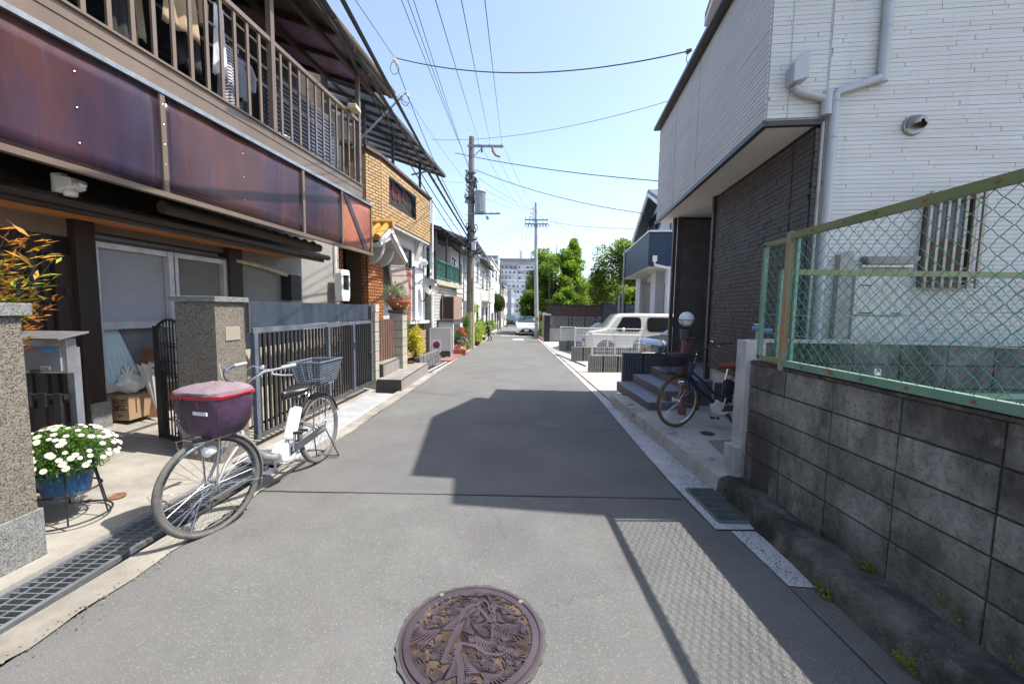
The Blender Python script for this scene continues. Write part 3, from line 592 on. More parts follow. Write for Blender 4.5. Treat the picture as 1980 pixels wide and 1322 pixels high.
q = MB(); slabA(q, 3.565, 3.6, -2, 7.42, 3.32, 3.36); q.build('screen_top_trim', galv, hA)
q = MB(); slabA(q, 3.56, 3.62, -2, 7.42, 2.43, 2.475); q.build('screen_bottom_trim', bronze, hA)
q = MB(); slabA(q, 3.59, 3.66, -2, 7.1, 3.362, 3.59); q.build('balcony_beam', bronze, hA, bevel=.004)
q = MB(); slabA(q, 3.57, 3.59, -2, 7.1, 3.585, 3.605); slabA(q, 3.583, 3.59, -2, 7.1, 3.49, 3.5); q.build('beam_lip', bronze, hA)
q = MB(); slabA(q, 3.61, 3.67, -2, 7.42, 3.30, 3.40); q.build('balcony_edge', bronze_d, hA)
rl = thing('balcony_railing', A(3.62, 4, 3.6), 'brown aluminium balcony railing of upright bars above the purple screens', 'railing', world=True)
q = MB(); q.bar(A(3.62, -1.5, 4.62), A(3.62, 7.05, 4.66), .055, .05); q.build('handrail', bronze, rl)
q = MB(); q.box((0, 0, 0), (.022, .034, 1.02)); me = q.mesh('baluster', bronze)
y = -1.4
while y < 6.98:
    if abs(y-5.02) > .07: inst(me, 'baluster', rl, A(3.62, y, 4.1), (0, 0, -.13))
    y += .173
for y in (1.9, 5.02, 7.05):
    q = MB(); z1 = 5.6 if y > 5 else 5.6; q.bar(A(3.62, y, 3.5), A(3.62, y, z1), .06, .075, up=(0, 1, 0)); q.build('post', bronze, rl)
# near end of the far post: small lamp box
q = MB(); q.box(A(3.5, 6.7, 4.7), (.14, .22, .07)); q.build('balcony_lamp', cream, hA, bevel=.01)
# awning roof over the balcony
q = MB(); q.prism([A(3.38, -2, 5.5), A(3.38, 7.75, 5.5), A(5.1, 7.75, 6.0), A(5.1, -2, 6.0)], (0, 0, .012)); aw = q.build('awning_roof', mat('dark_mottled_awning', (.02, .018, .018), .6, col2=(.12, .11, .1), scale=70, bump=.3), hA)
q = MB(); q.prism([A(3.4, 6.1, 5.49), A(3.4, 7.7, 5.49), A(5.0, 7.7, 5.955), A(5.0, 6.1, 5.955)], (0, 0, .008)); 
q.build('clear_purple_sheet', mat('translucent_purple_sheet', (.3, .2, .32), .25, var=.05, alpha=.75), aw)
for i in range(13):
    y = -1.9+.8*i; q = MB(); q.bar(A(3.4, y, 5.46), A(5.05, y, 5.94), .05, .08); q.build('rafter', bronze_d, aw)
q = MB(); slabA(q, 3.34, 3.41, -2, 7.8, 5.42, 5.53); q.build('awning_edge', bronze_d, aw)
q = MB(); slabA(q, 3.6, 3.66, -2, 7.6, 5.38, 5.46); slabA(q, 4.4, 4.46, -2, 7.6, 5.62, 5.7); q.build('purlin', bronze_d, aw)
q = MB(); q.tube([A(3.33, -2, 5.53), A(3.33, 7.8, 5.53)], .05, 8); q.build('gutter', bronze, aw, smooth=True)
# drying poles with laundry
t = thing('drying_poles', A(4.0, 4, 4.9), 'steel drying poles running along the upstairs balcony', 'drying pole', world=True)
for o_, z in ((3.95, 4.95), (4.15, 4.95), (3.95, 4.55), (4.2, 4.5)): q = MB(); q.tube([A(o_, -1.5, z), A(o_, 7.0, z)], .014, 8); q.build('pole', alu, t, smooth=True)
def garment(name, y, w_, h_, z, col, off, lab, cat, sleeves=False, m2=None):
    t = thing(name, A(off, y, z-h_), lab, cat, 'laundry drying on the balcony', world=True)
    q = MB(); n = 10; k = 8; vs_ = []
    for i in range(k+1):
        for j in range(n+1):
            u = j/n-.5; v = i/k; ww = w_*(.85+.3*v); vs_.append(A(off+.03*math.sin(j*1.9+v)*v, y+u*ww, z-h_*v-.02*math.sin(j*2.3)*v))
    q.faces(vs_, [(i*(n+1)+j, i*(n+1)+j+1, (i+1)*(n+1)+j+1, (i+1)*(n+1)+j) for i in range(k) for j in range(n)])
    mm = mat(name+'_cloth_%d' % int(y*100), col, .85, var=.1, scale=3) if m2 is None else m2
    o = q.build('cloth', mm, t, smooth=True); s_ = o.modifiers.new('solid', 'SOLIDIFY'); s_.thickness = .008
    if sleeves:
        for sg in (-1, 1): q = MB(); q.tube([A(off, y+sg*w_*.42, z-.03), A(off-.02, y+sg*w_*.62, z-h_*.3), A(off, y+sg*w_*.68, z-h_*.62)], [.06, .055, .045], 8); q.build('sleeve', mm, t, smooth=True)
    q = MB(); q.tube([A(off, y-w_*.35, z), A(off, y, z+.05), A(off, y+w_*.35, z)], .005, 5); q.tube([A(off, y, z+.05), A(off, y, z+.1)], .004, 5); q.build('hanger', alu, t)
strp = mat('navy_striped_cloth', (.05, .06, .1), .85); n_ = strp.node_tree.nodes; l_ = strp.node_tree.links
wv = n_.new('ShaderNodeTexWave'); wv.bands_direction = 'Z'; wv.inputs['Scale'].default_value = 9; tc_ = n_.new('ShaderNodeTexCoord'); l_.new(tc_.outputs['Object'], wv.inputs[0]); cr_ = n_.new('ShaderNodeValToRGB'); cr_.color_ramp.interpolation = 'CONSTANT'; cr_.color_ramp.elements[1].position = .5
cr_.color_ramp.elements[0].color = (.06, .07, .12, 1); cr_.color_ramp.elements[1].color = (.6, .6, .62, 1); l_.new(wv.outputs[0], cr_.inputs[0]); l_.new(cr_.outputs[0], n_['Principled BSDF'].inputs['Base Color'])
garment('trousers', 3.2, .3, .95, 4.8, (.02, .02, .028), 3.95, 'black trousers hanging nearest on the upstairs balcony', 'clothing')
garment('shirt', 3.55, .3, .6, 4.8, (.5, .36, .28), 3.95, 'pinkish beige shirt hanging behind the balcony bars', 'clothing', True)
garment('trousers', 3.86, .25, .8, 4.55, (.03, .03, .03), 4.15, 'charcoal trousers hanging beside the pinkish beige shirt', 'clothing')
garment('shirt', 4.25, .34, .62, 4.85, (.42, .32, .2), 3.95, 'tan long-sleeved shirt hanging in the middle of the balcony', 'clothing', True)
garment('skirt', 4.47, .24, .7, 4.7, (.03, .028, .035), 4.1, 'black skirt hanging beside the tan shirt', 'clothing')
garment('shirt', 3.02, .34, .7, 4.5, (.16, .1, .07), 4.05, 'brown shirt hanging at the near end of the balcony', 'clothing', True)
garment('shirt', 3.36, .28, .5, 4.6, (.45, .28, .16), 4.2, 'orange tan shirt hanging second from the near end of the balcony', 'clothing', True)
garment('skirt', 4.05, .2, .62, 4.7, (.5, .4, .28), 4.25, 'cream skirt hanging behind the charcoal trousers', 'clothing')
garment('trousers', 4.58, .2, .85, 4.65, (.02, .02, .025), 4.25, 'black trousers hanging left of the white towel', 'clothing')
garment('blouse', 5.25, .3, .5, 4.6, (.3, .32, .4), 4.2, 'grey-blue blouse hanging just past the middle balcony post', 'clothing', True)
garment('towel', 4.68, .14, .75, 4.8, (.7, .7, .74), 3.95, 'white towel hanging near the middle balcony post', 'towel')
garment('striped_top', 4.86, .2, .7, 4.5, None, 4.0, 'navy and white striped top hanging by the middle balcony post', 'clothing', m2=strp)
garment('towel', 4.98, .12, .6, 4.3, (.6, .58, .6), 4.2, 'pale grey towel hanging right behind the middle balcony post', 'towel')
# things on the balcony floor
def tub(name, c, r, h, col, lab, cat):
    q = MB(); q.lathe(c, [(r*.82, 0), (r, h), (r*1.06, h), (r*1.06, h-.02), (r*.9, h-.03), (r*.78, .02), (0, .02)], 20); return q.build(name, mat(name+'_mat_%d' % int(c.y*10), col, .4, var=.04), label=lab, cat=cat, smooth=True)
tub('bucket', A(4.1, 5.75, 3.42), .19, .42, (.7, .69, .64), 'white lidded bucket on the upstairs balcony floor', 'bucket')
tub('basin', A(4.05, 6.2, 3.42), .22, .33, (.62, .62, .06), 'yellow plastic tub standing on the upstairs balcony', 'tub')
tub('flower_pot', A(3.95, 6.62, 3.42), .14, .32, (.4, .12, .05), 'terracotta coloured pot on the upstairs balcony', 'pot')
tub('flower_pot', A(3.95, 6.93, 3.42), .1, .28, (.55, .42, .38), 'pinkish pale pot beside the terracotta pot upstairs', 'pot')
q = MB(); slabA(q, 4.9, 4.94, 6.6, 8.5, 4.35, 5.35); bs_ = q.build('louvred_shutter', mat('blue_grey_shutter', (.08, .1, .15), .5), None, label='blue-grey louvred shutter seen through the far end of the balcony railing', cat='shutter')
for k in range(14): q = MB(); slabA(q, 4.86, 4.9, 6.62, 8.48, 4.37+.07*k, 4.41+.07*k); q.build('slat', MATS['blue_grey_shutter'], bs_)
# ================================================================== HOUSE B (yellow brick) and its forecourt
def B(off, y, z): return Vector((-off+.12*y, y, z))
dB = Vector((.12, 1, 0)).normalized(); nB = Vector((1, -.12, 0)).normalized()
def slabB(q, o1, o2, y1, y2, z1, z2): q.prism([B(o1, y1, z1), B(o1, y2, z1), B(o1, y2, z2), B(o1, y1, z2)], B(o2, 0, 0)-B(o1, 0, 0))
hB = thing('brick_house', B(4.9, 11, gz(11)), 'house with yellow brick upper storey and orange tiled porch on the left', 'house', world=True)
mort = mat('dark_mortar', (.07, .045, .028), .9, scale=8)
ybr = mat('yellow_brick', (.36, .225, .105), .7, col2=(.44, .29, .145), scale=5, orand=.12); obr = mat('orange_brick', (.27, .09, .025), .65, col2=(.36, .14, .045), scale=5, orand=.15)
wB = mat('cream_white_render', (.44, .43, .41), .85, var=.04, scale=2, bump=.2)
def bricks(parent, p0, du, W, Hh, m_, bw=.225, bh=.075, gap=.019, dep=.02, n_=None, keep=None, z0=0, hole=None):
    """individual bricks on the wall face starting at p0, running along du; n_ = outward normal"""
    q = MB(); q.box((0, 0, 0), (bw-gap, dep, bh-gap)); me = q.mesh('brick', m_); rz = math.atan2(du.y, du.x); k = 0; cnt = 0
    q2 = MB(); q2.box((0, 0, 0), ((bw-gap)/2-gap/2, dep, bh-gap)); me2 = q2.mesh('half_brick', m_)
    while (k+1)*bh <= Hh+1e-4:
        u = 0 if k % 2 == 0 else -bw/2
        while u < W-.02:
            a_, b_ = max(u, 0), min(u+bw, W)
            if b_-a_ > .05:
                c = p0+du*((a_+b_)/2)+Vector((0, 0, (k+.5)*bh))+n_*(dep/2-.004+rnd.uniform(0, .003))
                if hole and hole[2] < (k+.5)*bh < hole[3]:
                    if a_ < hole[0] < b_: b_ = hole[0]
                    elif a_ < hole[1] < b_: a_ = hole[1]
                    elif hole[0] <= a_ and b_ <= hole[1]: b_ = a_
                    c = p0+du*((a_+b_)/2)+Vector((0, 0, (k+.5)*bh))+n_*(dep/2-.004+rnd.uniform(0, .003))
                if b_-a_ > .04:
                    o = inst(me, 'brick', parent, c, (0, 0, rz), ((b_-a_-gap)/(bw-gap), 1, 1)); cnt += 1
            u += bw
        k += 1
    return cnt
# upper parapet box: bay with chamfer
P1, P2, P3 = B(4.62, 9.45, 0), B(4.5, 9.98, 0), B(4.5, 13.72, 0)
P0 = B(5.0, 9.2, 0)
# the body wall of the parapet with a grille opening
def wallseg(q, a, b_, z1, z2, th=.15):
    n = Vector((b_.y-a.y, -(b_.x-a.x), 0)).normalized(); q.prism([a+Vector((0, 0, z1)), b_+Vector((0, 0, z1)), b_+Vector((0, 0, z2)), a+Vector((0, 0, z2))], -n*th)
q = MB(); wallseg(q, P0, P1, 3.5, 5.15); wallseg(q, P1, P2, 3.5, 5.15)
wallseg(q, P2, B(4.5, 10.45, 0), 3.7, 5.15); wallseg(q, B(4.5, 10.45, 0), B(4.5, 12.35, 0), 3.7, 4.17); wallseg(q, B(4.5, 10.45, 0), B(4.5, 12.35, 0), 4.86, 5.15); wallseg(q, B(4.5, 12.35, 0), P3, 3.7, 5.15); 
par = q.build('parapet', mort, hB)
def nrm(a, b_): return Vector((b_.y-a.y, -(b_.x-a.x), 0)).normalized()
bricks(par, P1+Vector((0, 0, 3.55)), (P2-P1).normalized(), (P2-P1).length, 1.57, ybr, n_=nrm(P1, P2))
bricks(par, P2+Vector((0, 0, 3.7)), dB, 3.76, 1.42, ybr, n_=nB, bw=.3, bh=.09, hole=(.46, 2.38, .45, 1.17))
q = MB(); 
for a, b_ in ((P0, P1), (P1, P2), (P2, P3)): q.bar(a+Vector((-.05, 0, 5.18)), b_+Vector((-.05, 0, 5.18)), .22, .07)
q.build('coping', mat('brown_coping', (.1, .065, .05), .6), par)
q = MB(); slabB(q, 4.62, 4.64, 10.4, 12.4, 4.1, 4.9); q.build('grille_backing', int_d, hB)
q = MB(); slabB(q, 4.49, 4.56, 10.43, 10.48, 4.17, 4.86); slabB(q, 4.49, 4.56, 12.32, 12.37, 4.17, 4.86); slabB(q, 4.49, 4.56, 10.43, 12.37, 4.83, 4.88); slabB(q, 4.49, 4.56, 10.43, 12.37, 4.15, 4.19)
gr = q.build('window_grille', black_m, hB)
for i in range(16):
    y = 10.52+.118*i; q = MB(); q.tube([B(4.5+.02*math.sin(k*1.6+i), y+.02*math.sin(k*1.2), 4.2+.08*k) for k in range(9)], .008, 5); q.build('bar', black_m, gr)
garment_y = [10.9, 11.25, 11.6]
redc = mat('red_cloth', (.22, .015, .03), .8)
for i, y in enumerate(garment_y):
    q = MB(); slabB(q, 4.6, 4.61, y, y+.13, 4.42+.05*i, 4.8); q.build('hanging_cloth', redc, label=['red cloth nearest behind the yellow brick grille', 'red cloth in the middle behind the yellow brick grille', 'red cloth farthest behind the yellow brick grille'][i], cat='laundry', group='red laundry behind the grille')
# building core
q = MB(); slabB(q, 4.75, 9, 10.2, 13.7, -.5, 3.7); q.build('wall', wB, hB, label='white rendered ground floor wall')
q = MB(); slabB(q, 5.3, 9, 8.75, 10.2, -.5, 3.6); slabB(q, 5.6, 9, 8.75, 13.7, 3.6, 6.2); q.build('rear_wall', wB, hB)
# flared white corbel below the brick box
q = MB()
for y in (10.6, 12.9): q.prism([B(4.75, y, 3.0), B(4.75, y, 3.7), B(4.52, y, 3.7)], dB*.35)
slabB(q, 4.51, 4.76, 10.0, 13.72, 3.62, 3.7); q.build('corbel', wB, hB)
# orange brick pillars of the porch
for (o_, y1, y2, nm) in ((4.55, 9.35, 10.15, 'a'), (5.05, 8.75, 9.2, 'b')):
    q = MB(); slabB(q, o_, o_+.5, y1, y2, -.3, 3.3); pl = q.build('porch_pillar', mort, hB)
    bricks(pl, B(o_, y1, gz(9)+.75), dB, (y2-y1)*1.007, 2.5, obr, n_=nB, bw=.2, bh=.078)
    bricks(pl, B(o_+.4, y1, gz(9)+.75)+Vector((0, .05, 0)), nB, .38, 2.5, obr, n_=-dB, bw=.2, bh=.078)
q = MB(); slabB(q, 5.25, 5.28, 9.15, 9.4, 0, 2.6); q.build('porch_door', darkwood, hB)
# porch roof with yellow roll tiles
ytile = mat('yellow_glazed_tile', (.36, .18, .03), .35, col2=(.46, .26, .06), scale=6)
R0, R1 = B(4.1, 9.55, 3.42), B(5.2, 9.55, 3.42)          # ridge runs into the house
q = MB(); e1 = Vector((0, -.75, -.42)); e2 = Vector((.1, 1.0, -.62))
q.prism([R0, R0+e2, R1+e2, R1], (0, 0, -.05)); q.prism([R0, R1, R1+e1, R0+e1], (0, 0, -.05)); pr_ = q.build('porch_roof', ytile, hB)
for k in range(6):
    for s_, e in ((0, e1), (1, e2)):
        a = R0.lerp(R1, (k+.3)/6); q = MB()
        q.tube([a+Vector((0, 0, .02)), a+e+Vector((0, 0, .02))], .075, 8); q.build('roll_tile', ytile, pr_, smooth=True)
q = MB(); q.tube([R0+nB*.1+Vector((0, 0, .05)), R1+Vector((0, 0, .05))], .1, 12); q.build('ridge_tile', ytile, pr_, smooth=True)
q = MB(); q.bar(R0+Vector((.03, 0, -.1)), R0+e2*1.02+Vector((.03, 0, -.1)), .03, .1); q.build('barge_board', white_p, pr_); q = MB(); q.bar(R0+Vector((.03, 0, -.1)), R0+e1*1.02+Vector((.03, 0, -.1)), .03, .1); q.build('barge_board', white_p, pr_)
q = MB(); q.prism([R0+Vector((0, 0, -.12)), R0+e1+Vector((0, 0, -.12)), R0+e1+Vector((0, 0, -.2)), R0+Vector((0, .1, -.3)), R0+e2+Vector((0, 0, -.2)), R0+e2+Vector((0, 0, -.12))], R1-R0); q.build('porch_ceiling', wB, hB)
for y_ in (9.42, 9.98):
    q = MB(); q.prism([B(4.56, y_, 2.5)]+[B(4.56-.36*math.sin(k*.26), y_, 2.5+.5*(1-math.cos(k*.26))) for k in range(1, 7)]+[B(4.2, y_, 3.12), B(4.56, y_, 3.12)], dB*.12); q.build('curved_bracket', wB, hB)
# striped reed screen, window, red shutter, white door
stri = mat('striped_reed_screen', (.17, .13, .115), .85, col2=(.36, .3, .27), scale=14, stretch=(1, 9, .1))
q = MB(); n = 26; vs_ = []
for i in range(n+1):
    y = 10.4+1.2*i/n; vs_ += [B(4.62-.0*i, y, 3.2), B(4.42+.012*(i % 2), y+.05, 1.82)]
q.faces(vs_, [(2*i, 2*i+1, 2*i+3, 2*i+2) for i in range(n)]); scn = q.build('reed_screen', stri, label='tall striped reed screen leaning down from the white wall', cat='screen', smooth=False)
q = MB(); slabB(q, 4.72, 4.76, 10.6, 12.45, 2.7, 3.25); wdw = q.build('window', glass_d, hB)
q = MB(); slabB(q, 4.68, 4.74, 11.7, 12.5, 2.66, 2.7); slabB(q, 4.68, 4.74, 11.7, 12.5, 3.25, 3.3); slabB(q, 4.68, 4.74, 12.45, 12.5, 2.66, 3.3); slabB(q, 4.68, 4.74, 11.7, 11.74, 2.66, 3.3); q.build('window_frame', dark_m, wdw)
redm = mat('red_brown_louvre', (.25, .045, .035), .5)
q = MB(); slabB(q, 4.72, 4.76, 11.7, 12.5, 1.1, 2.64); lv = q.build('louvre_shutter', redm, hB)
for i in range(24): q = MB(); slabB(q, 4.69, 4.715, 11.72, 12.48, 1.15+.062*i, 1.19+.062*i); q.build('slat', mat('pink_louvre_slat', (.42, .13, .1), .5), lv)
q = MB(); slabB(q, 4.7, 4.74, 12.75, 13.55, .1, 2.75); wd = q.build('white_door', mat('white_door_panel', (.68, .7, .72), .4, var=.02), hB)
q = MB(); slabB(q, 4.66, 4.74, 12.7, 12.75, .1, 2.8); slabB(q, 4.66, 4.74, 13.55, 13.6, .1, 2.8); slabB(q, 4.66, 4.74, 12.7, 13.6, 2.75, 2.8); q.build('frame', grey_p, wd)
q = MB(); slabB(q, 4.5, 4.74, 11.7, 13.6, .98, 1.06); q.build('sill', white_p, hB)
q = MB(); q.sphere(B(4.6, 13.4, 3.0), .12, 10, 8); q.build('vent_cap', plast_w, hB, smooth=True)
q = MB(); slabB(q, 4.66, 4.75, 10.3, 13.68, -.4, .95); pl = q.build('low_wall', mort, hB, label='yellow brick base of the white wall'); 
bricks(pl, B(4.66, 11.3, gz(12)+.05), dB, 2.38, .98, ybr, n_=nB, bw=.24, bh=.09)
q = MB(); q.tube([B(4.42, 13.7, -.2), B(4.42, 13.7, 5.2)], .035, 8); q.build('downpipe', white_p, hB, smooth=True)
# rear terrace canopy of dark rails above the brick parapet
cn = thing('terrace_canopy', B(4.7, 11.5, 5.2), 'dark slatted terrace canopy rising over the yellow brick house', 'canopy', world=True)
cl = mat('grey_translucent_sheet', (.22, .23, .26), .3, alpha=.8, var=.05)
z1c, z2c = 5.85, 6.55
q = MB(); q.prism([B(4.2, 8.4, 6.15), B(4.05, 13.9, 6.0), B(6.3, 13.9, 6.75), B(6.3, 8.4, 6.85)], (0, 0, .01)); q.build('sheet', cl, cn)
for i in range(10): y = 8.4+.61*i; q = MB(); q.bar(B(4.2-.15*i/9, y, 6.12-.15*i/9), B(6.3, y, 6.8-.1*i/9), .05, .08); q.build('rafter', dark_m, cn)
for o_, z in ((4.15, 6.08), (5.2, 6.45)): q = MB(); q.bar(B(o_, 8.4, z+.05), B(o_-.1, 13.9, z-.08), .06, .09); q.build('purlin', dark_m, cn)
for y in (9.6, 11.2, 13.3): q = MB(); q.bar(B(4.7, y, 5.1), B(4.7, y, 6.25), .07, .07, up=(0, 1, 0)); q.build('post', dark_m, cn)
q = MB(); q.bar(B(4.7, 12.6, 5.6), B(4.2, 13.3, 6.0), .05); q.build('brace', dark_m, cn)
# tv aerial
t = thing('tv_aerial', B(4.5, 8.4, 4.4), 'tilted grey television aerial rising behind the balcony roof', 'aerial', world=True)
a, c = D(680, 286, 8.3), D(778, 186, 8.3); q = MB(); q.tube([a, c], .02, 6); q.build('mast', galv, t)
q = MB(); q.tube([D(738, 172, 8.3), D(790, 200, 8.3)], .01, 5)
for u in (.1, .3, .5, .7, .9): p = D(738+52*u, 172+28*u, 8.3); q.tube([p-nB*.1+Vector((0, -.2, .05)), p+nB*.05+Vector((0, .2, -.05))], .006, 4)
q.build('boom', galv, t)
# --- forecourt walls: block pillars, brown gate, steps
blk = mat('cream_concrete_block', (.28, .26, .2), .85, col2=(.38, .36, .29), scale=5, bump=.4, bscale=60); jnt = mat('block_joint', (.12, .11, .09), .9)
def block_pillar(c, wx, wy, n, bh, lab, cap=True):
    t = thing('block_pillar', (c[0], c[1], c[2]), lab, 'pillar', 'cream block gate pillars', world=True)
    for k in range(n): q = MB(); q.box((c[0], c[1], c[2]+bh*(k+.5)), (wx, wy, bh-.014)); q.build('block', blk, t, bevel=.006)
    q = MB(); q.box((c[0], c[1], c[2]+bh*n/2), (wx-.02, wy-.02, bh*n-.01)); q.build('core', jnt, t)
    if cap: q = MB(); q.box((c[0], c[1], c[2]+bh*n+.035), (wx+.05, wy+.05, .07)); q.build('cap', concrete_d, t)
    return t
p = G(737, 735, .0); block_pillar((-2.72, 7.62, gz(7.6)), .2, .2, 8, .19, 'narrow cream block pillar at the far end of the slatted gate', cap=False)
q = MB(); q.box((-2.72, 7.62, gz(7.6)+1.6), (.22, .2, .14)); q.build('name_stone', mat('pinkish_name_stone', (.5, .42, .36), .6), label='small pinkish name stone on top of the narrow block pillar', cat='name stone')
pp = D(773, 710, 9.0); block_pillar((-2.62, 9.05, gz(9)), .3, .38, 8, .19, 'wide cream block pillar carrying the terracotta flower bowl')
t = thing('brown_gate', (-2.75, 8.3, gz(8.3)+.3), 'small brown boarded gate between the two cream block pillars', 'gate', world=True)
brn = mat('brown_board', (.1, .055, .04), .55, col2=(.17, .1, .075), scale=5, stretch=(4, 4, .5))
for i in range(9): q = MB(); q.box((-2.78+.012*i, 7.85+.118*i, gz(8)+.85), (.03, .108, 1.05)); q.build('board', brn, t)
q = MB(); q.box((-2.72, 7.95, gz(8)+.95), (.06, .05, .12)); q.build('handle', galv, t)
# tiled steps
stile = mat('grey_step_tile', (.2, .18, .165), .6, col2=(.28, .255, .24), scale=4, orand=.06); stj = mat('step_tile_front', (.05, .045, .045), .5)
def step(name, pts, z, h, lab):
    t = thing(name, (pts[0][0], pts[0][1], gz(pts[0][1])), lab, 'step', 'tiled doorsteps', world=True)
    q = MB(); q.prism([(x, y, z) for x, y in pts], (0, 0, -h)); q.build('body', stj, t)
    a, b_ = Vector((*pts[1], 0)), Vector((*pts[2], 0)); L = (b_-a).length; n = int(L/.15); d = (b_-a).normalized(); nn = Vector((d.y, -d.x, 0)); rz = math.atan2(d.y, d.x)
    w_ = L/n; q = MB(); q.box((0, 0, 0), (w_-.008, .012, h-.03)); me = q.mesh('riser_tile', stile)
    for i in range(n): inst(me, 'riser_tile', t, a+d*w_*(i+.5)+nn*.004+Vector((0, 0, z-h/2-.01)), (0, 0, rz))
    c0, c1 = Vector((*pts[0], 0)), Vector((*pts[3], 0))
    dep = (c0-a).length; nd = max(1, round(dep/.3)); n2 = int(L/.3)
    for i in range(n2):
        for j in range(nd):
            f = lambda u, v: a.lerp(b_, u).lerp(c0.lerp(c1, u), v)+Vector((0, 0, z+.001))
            u0, u1, v0, v1 = (i+.02)/n2, (i+.98)/n2, (j+.02)/nd, (j+.98)/nd
            q = MB(); q.prism([f(u0, v0), f(u1, v0), f(u1, v1), f(u0, v1)], (0, 0, .008)); q.build('tread_tile', stile, t)
z = gz(8.5)
step('doorstep', [(-2.6, 7.5), (-2.13, 7.5), (-2.13, 9.9), (-2.55, 9.9)], z+.24, .34, 'lower tiled doorstep with a dark end beside the slatted gate')
step('doorstep', [(-3.2, 7.75), (-2.56, 7.75), (-2.56, 8.95), (-3.2, 8.95)], z+.5, .5, 'upper tiled doorstep in front of the brown gate')
# split-face block planter wall
spl = mat('split_face_block', (.06, .06, .058), .95, col2=(.17, .17, .165), scale=14, bump=1., bscale=40, orand=.12)
t = thing('planter_wall', (-2.3, 11.1, gz(11)), 'low rough grey split-block planter wall beyond the tiled steps', 'wall', world=True)
for k in range(2):
    for i in range(7):
        y = 9.75+.4*i+(.2 if k else 0); 
        if y > 12.3: continue
        q = MB(); x = -2.42+.03*(y-9.7); q.box((x, y+.2, gz(y)+.1+.2*k), (.14, .388, .188)); q.build('block', spl, t, bevel=.008)
q = MB()
for i in range(6): y = 9.9+.45*i; q.box((-2.62, y, gz(y)+.15), (.35, .45, .3))
q.build('soil', soil, t)
def drains(y0, y1, xo):
    t = thing('drain_grating', (xo, y0, gz(y0)), 'dark slotted drain cover along the rough planter wall', 'drain grating', world=True)
    for k in range(4):
        q = MB(); q.bar((xo-.12+.08*k, y0, gz(y0)+.02), (xo-.10+.08*k+.1, y1, gz(y1)+.02), .05, .02); q.build('slat', concrete_w if k % 2 else dark_m, t)
drains(9.95, 12.3, -2.14)
q = MB(); q.prism([(-2.33, 12.4, gz(12.4)+.02), (-1.95, 12.4, gz(12.4)+.02), (-1.86, 14.6, gz(14.6)+.02), (-2.25, 14.6, gz(14.6)+.02)], (0, 0, .03)); q.build('kerb_ramp', mat('reddish_brown_mat', (.17, .08, .075), .8, col2=(.25, .13, .12), scale=10), label='reddish brown ramp mat lying over the gutter', cat='ramp')
# plants of the forecourt
def bush(name, c, rx, ry, rz_, n, m_, lab, cat='plant', L=(.04, .09), stem=True, mat2=None, group=None, trunk_h=0, seed=1):
    R = random.Random(seed); t = thing(name, (c[0], c[1], c[2]), lab, cat, group, world=True); q = MB(); q2 = MB(); cc = Vector((c[0], c[1], c[2]+rz_+trunk_h))
    cl_ = [cc+Vector((v.x*rx, v.y*ry, v.z*rz_))*R.uniform(.3, .8) for v in [rdir(R) for _ in range(14)]]
    for i in range(n):
        k = cl_[i % 14]; v = rdir(R); p = k+Vector((v.x*rx, v.y*ry, v.z*rz_))*.38*R.random()**.4; l = R.uniform(*L)
        leaf(q2 if (mat2 and R.random() < .3) else q, p, v+rdir(R)*.8, l, l*.3)
    q.build('foliage', m_, t)
    if mat2: q2.build('lighter_foliage' if mat2 is not None else '', mat2, t)
    if stem:
        q = MB()
        for k in cl_[:7]: q.tube([(c[0], c[1], c[2]), Vector((c[0], c[1], 0)).lerp(Vector((k.x, k.y, 0)), .3)+Vector((0, 0, c[2]+(k.z-c[2])*.5)), k], [.012, .009, .004], 5)
        q.build('stem', bark, t)
    return t
# flower bowl on the pillar
zc = gz(9)+8*.19+.07
t = thing('flower_bowl', (-2.62, 9.05, zc), 'round terracotta flower bowl with pink flowers on the cream block pillar', 'potted plant', world=True)
q = MB(); q.lathe((-2.62, 9.05, zc), [(.12, 0), (.26, .17), (.28, .18), (.28, .22), (.25, .2), (0, .18)], 24); q.build('bowl', terracotta, t, smooth=True)
q = MB(); Rb = random.Random(5)
for i in range(900): v = rdir(Rb, -.3); l = Rb.uniform(.04, .1); leaf(q, Vector((-2.70, 9.05, zc+.27))+Vector((v.x*.36, v.y*.3, v.z*.34))*Rb.random(), v+rdir(Rb)*.6, l, l*.25)
q.build('foliage', leafmat('grey_green_leaf', (.12, .16, .06), (.25, .3, .14)), t)
pink = mat('pink_petal', (.6, .2, .32), .6)
q = MB()
for i in range(16): q.sphere(Vector((-2.66, 8.95, zc+.3))+Vector((Rb.uniform(-.12, .12), Rb.uniform(-.08, .08), Rb.uniform(-.06, .06))), .03, 7, 5)
q.build('blossoms', pink, t)
bush('climbing_shrub', (-2.9, 10.2, gz(10)+.3), .36, .75, .85, 2600, leafmat('olive_leaf', (.1, .12, .04), (.2, .22, .08)), 'tangled olive green shrub rising behind the cream block pillar', L=(.04, .08), seed=4)
bush('yellow_shrub', (-2.56, 10.4, gz(10)+.28), .3, .6, .5, 2600, leafmat('yellow_leaf', (.42, .4, .03), (.6, .5, .06)), 'bright yellow green shrub inside the rough planter wall', seed=8, L=(.04, .08))
t = thing('iron_trellis', (-2.86, 11.4, .3), 'dark iron lattice panel in front of the white wall', 'trellis', world=True)
for i in range(9): q = MB(); q.tube([(-2.9+.012*i, 10.9+.13*i, .25), (-2.9+.012*i, 10.9+.13*i, 1.15)], .01, 5); q.build('bar', black_m, t)
for z in (.35, .75, 1.1): q = MB(); q.tube([(-2.9, 10.85, z), (-2.79, 12.0, z)], .01, 5); q.build('rail', black_m, t)
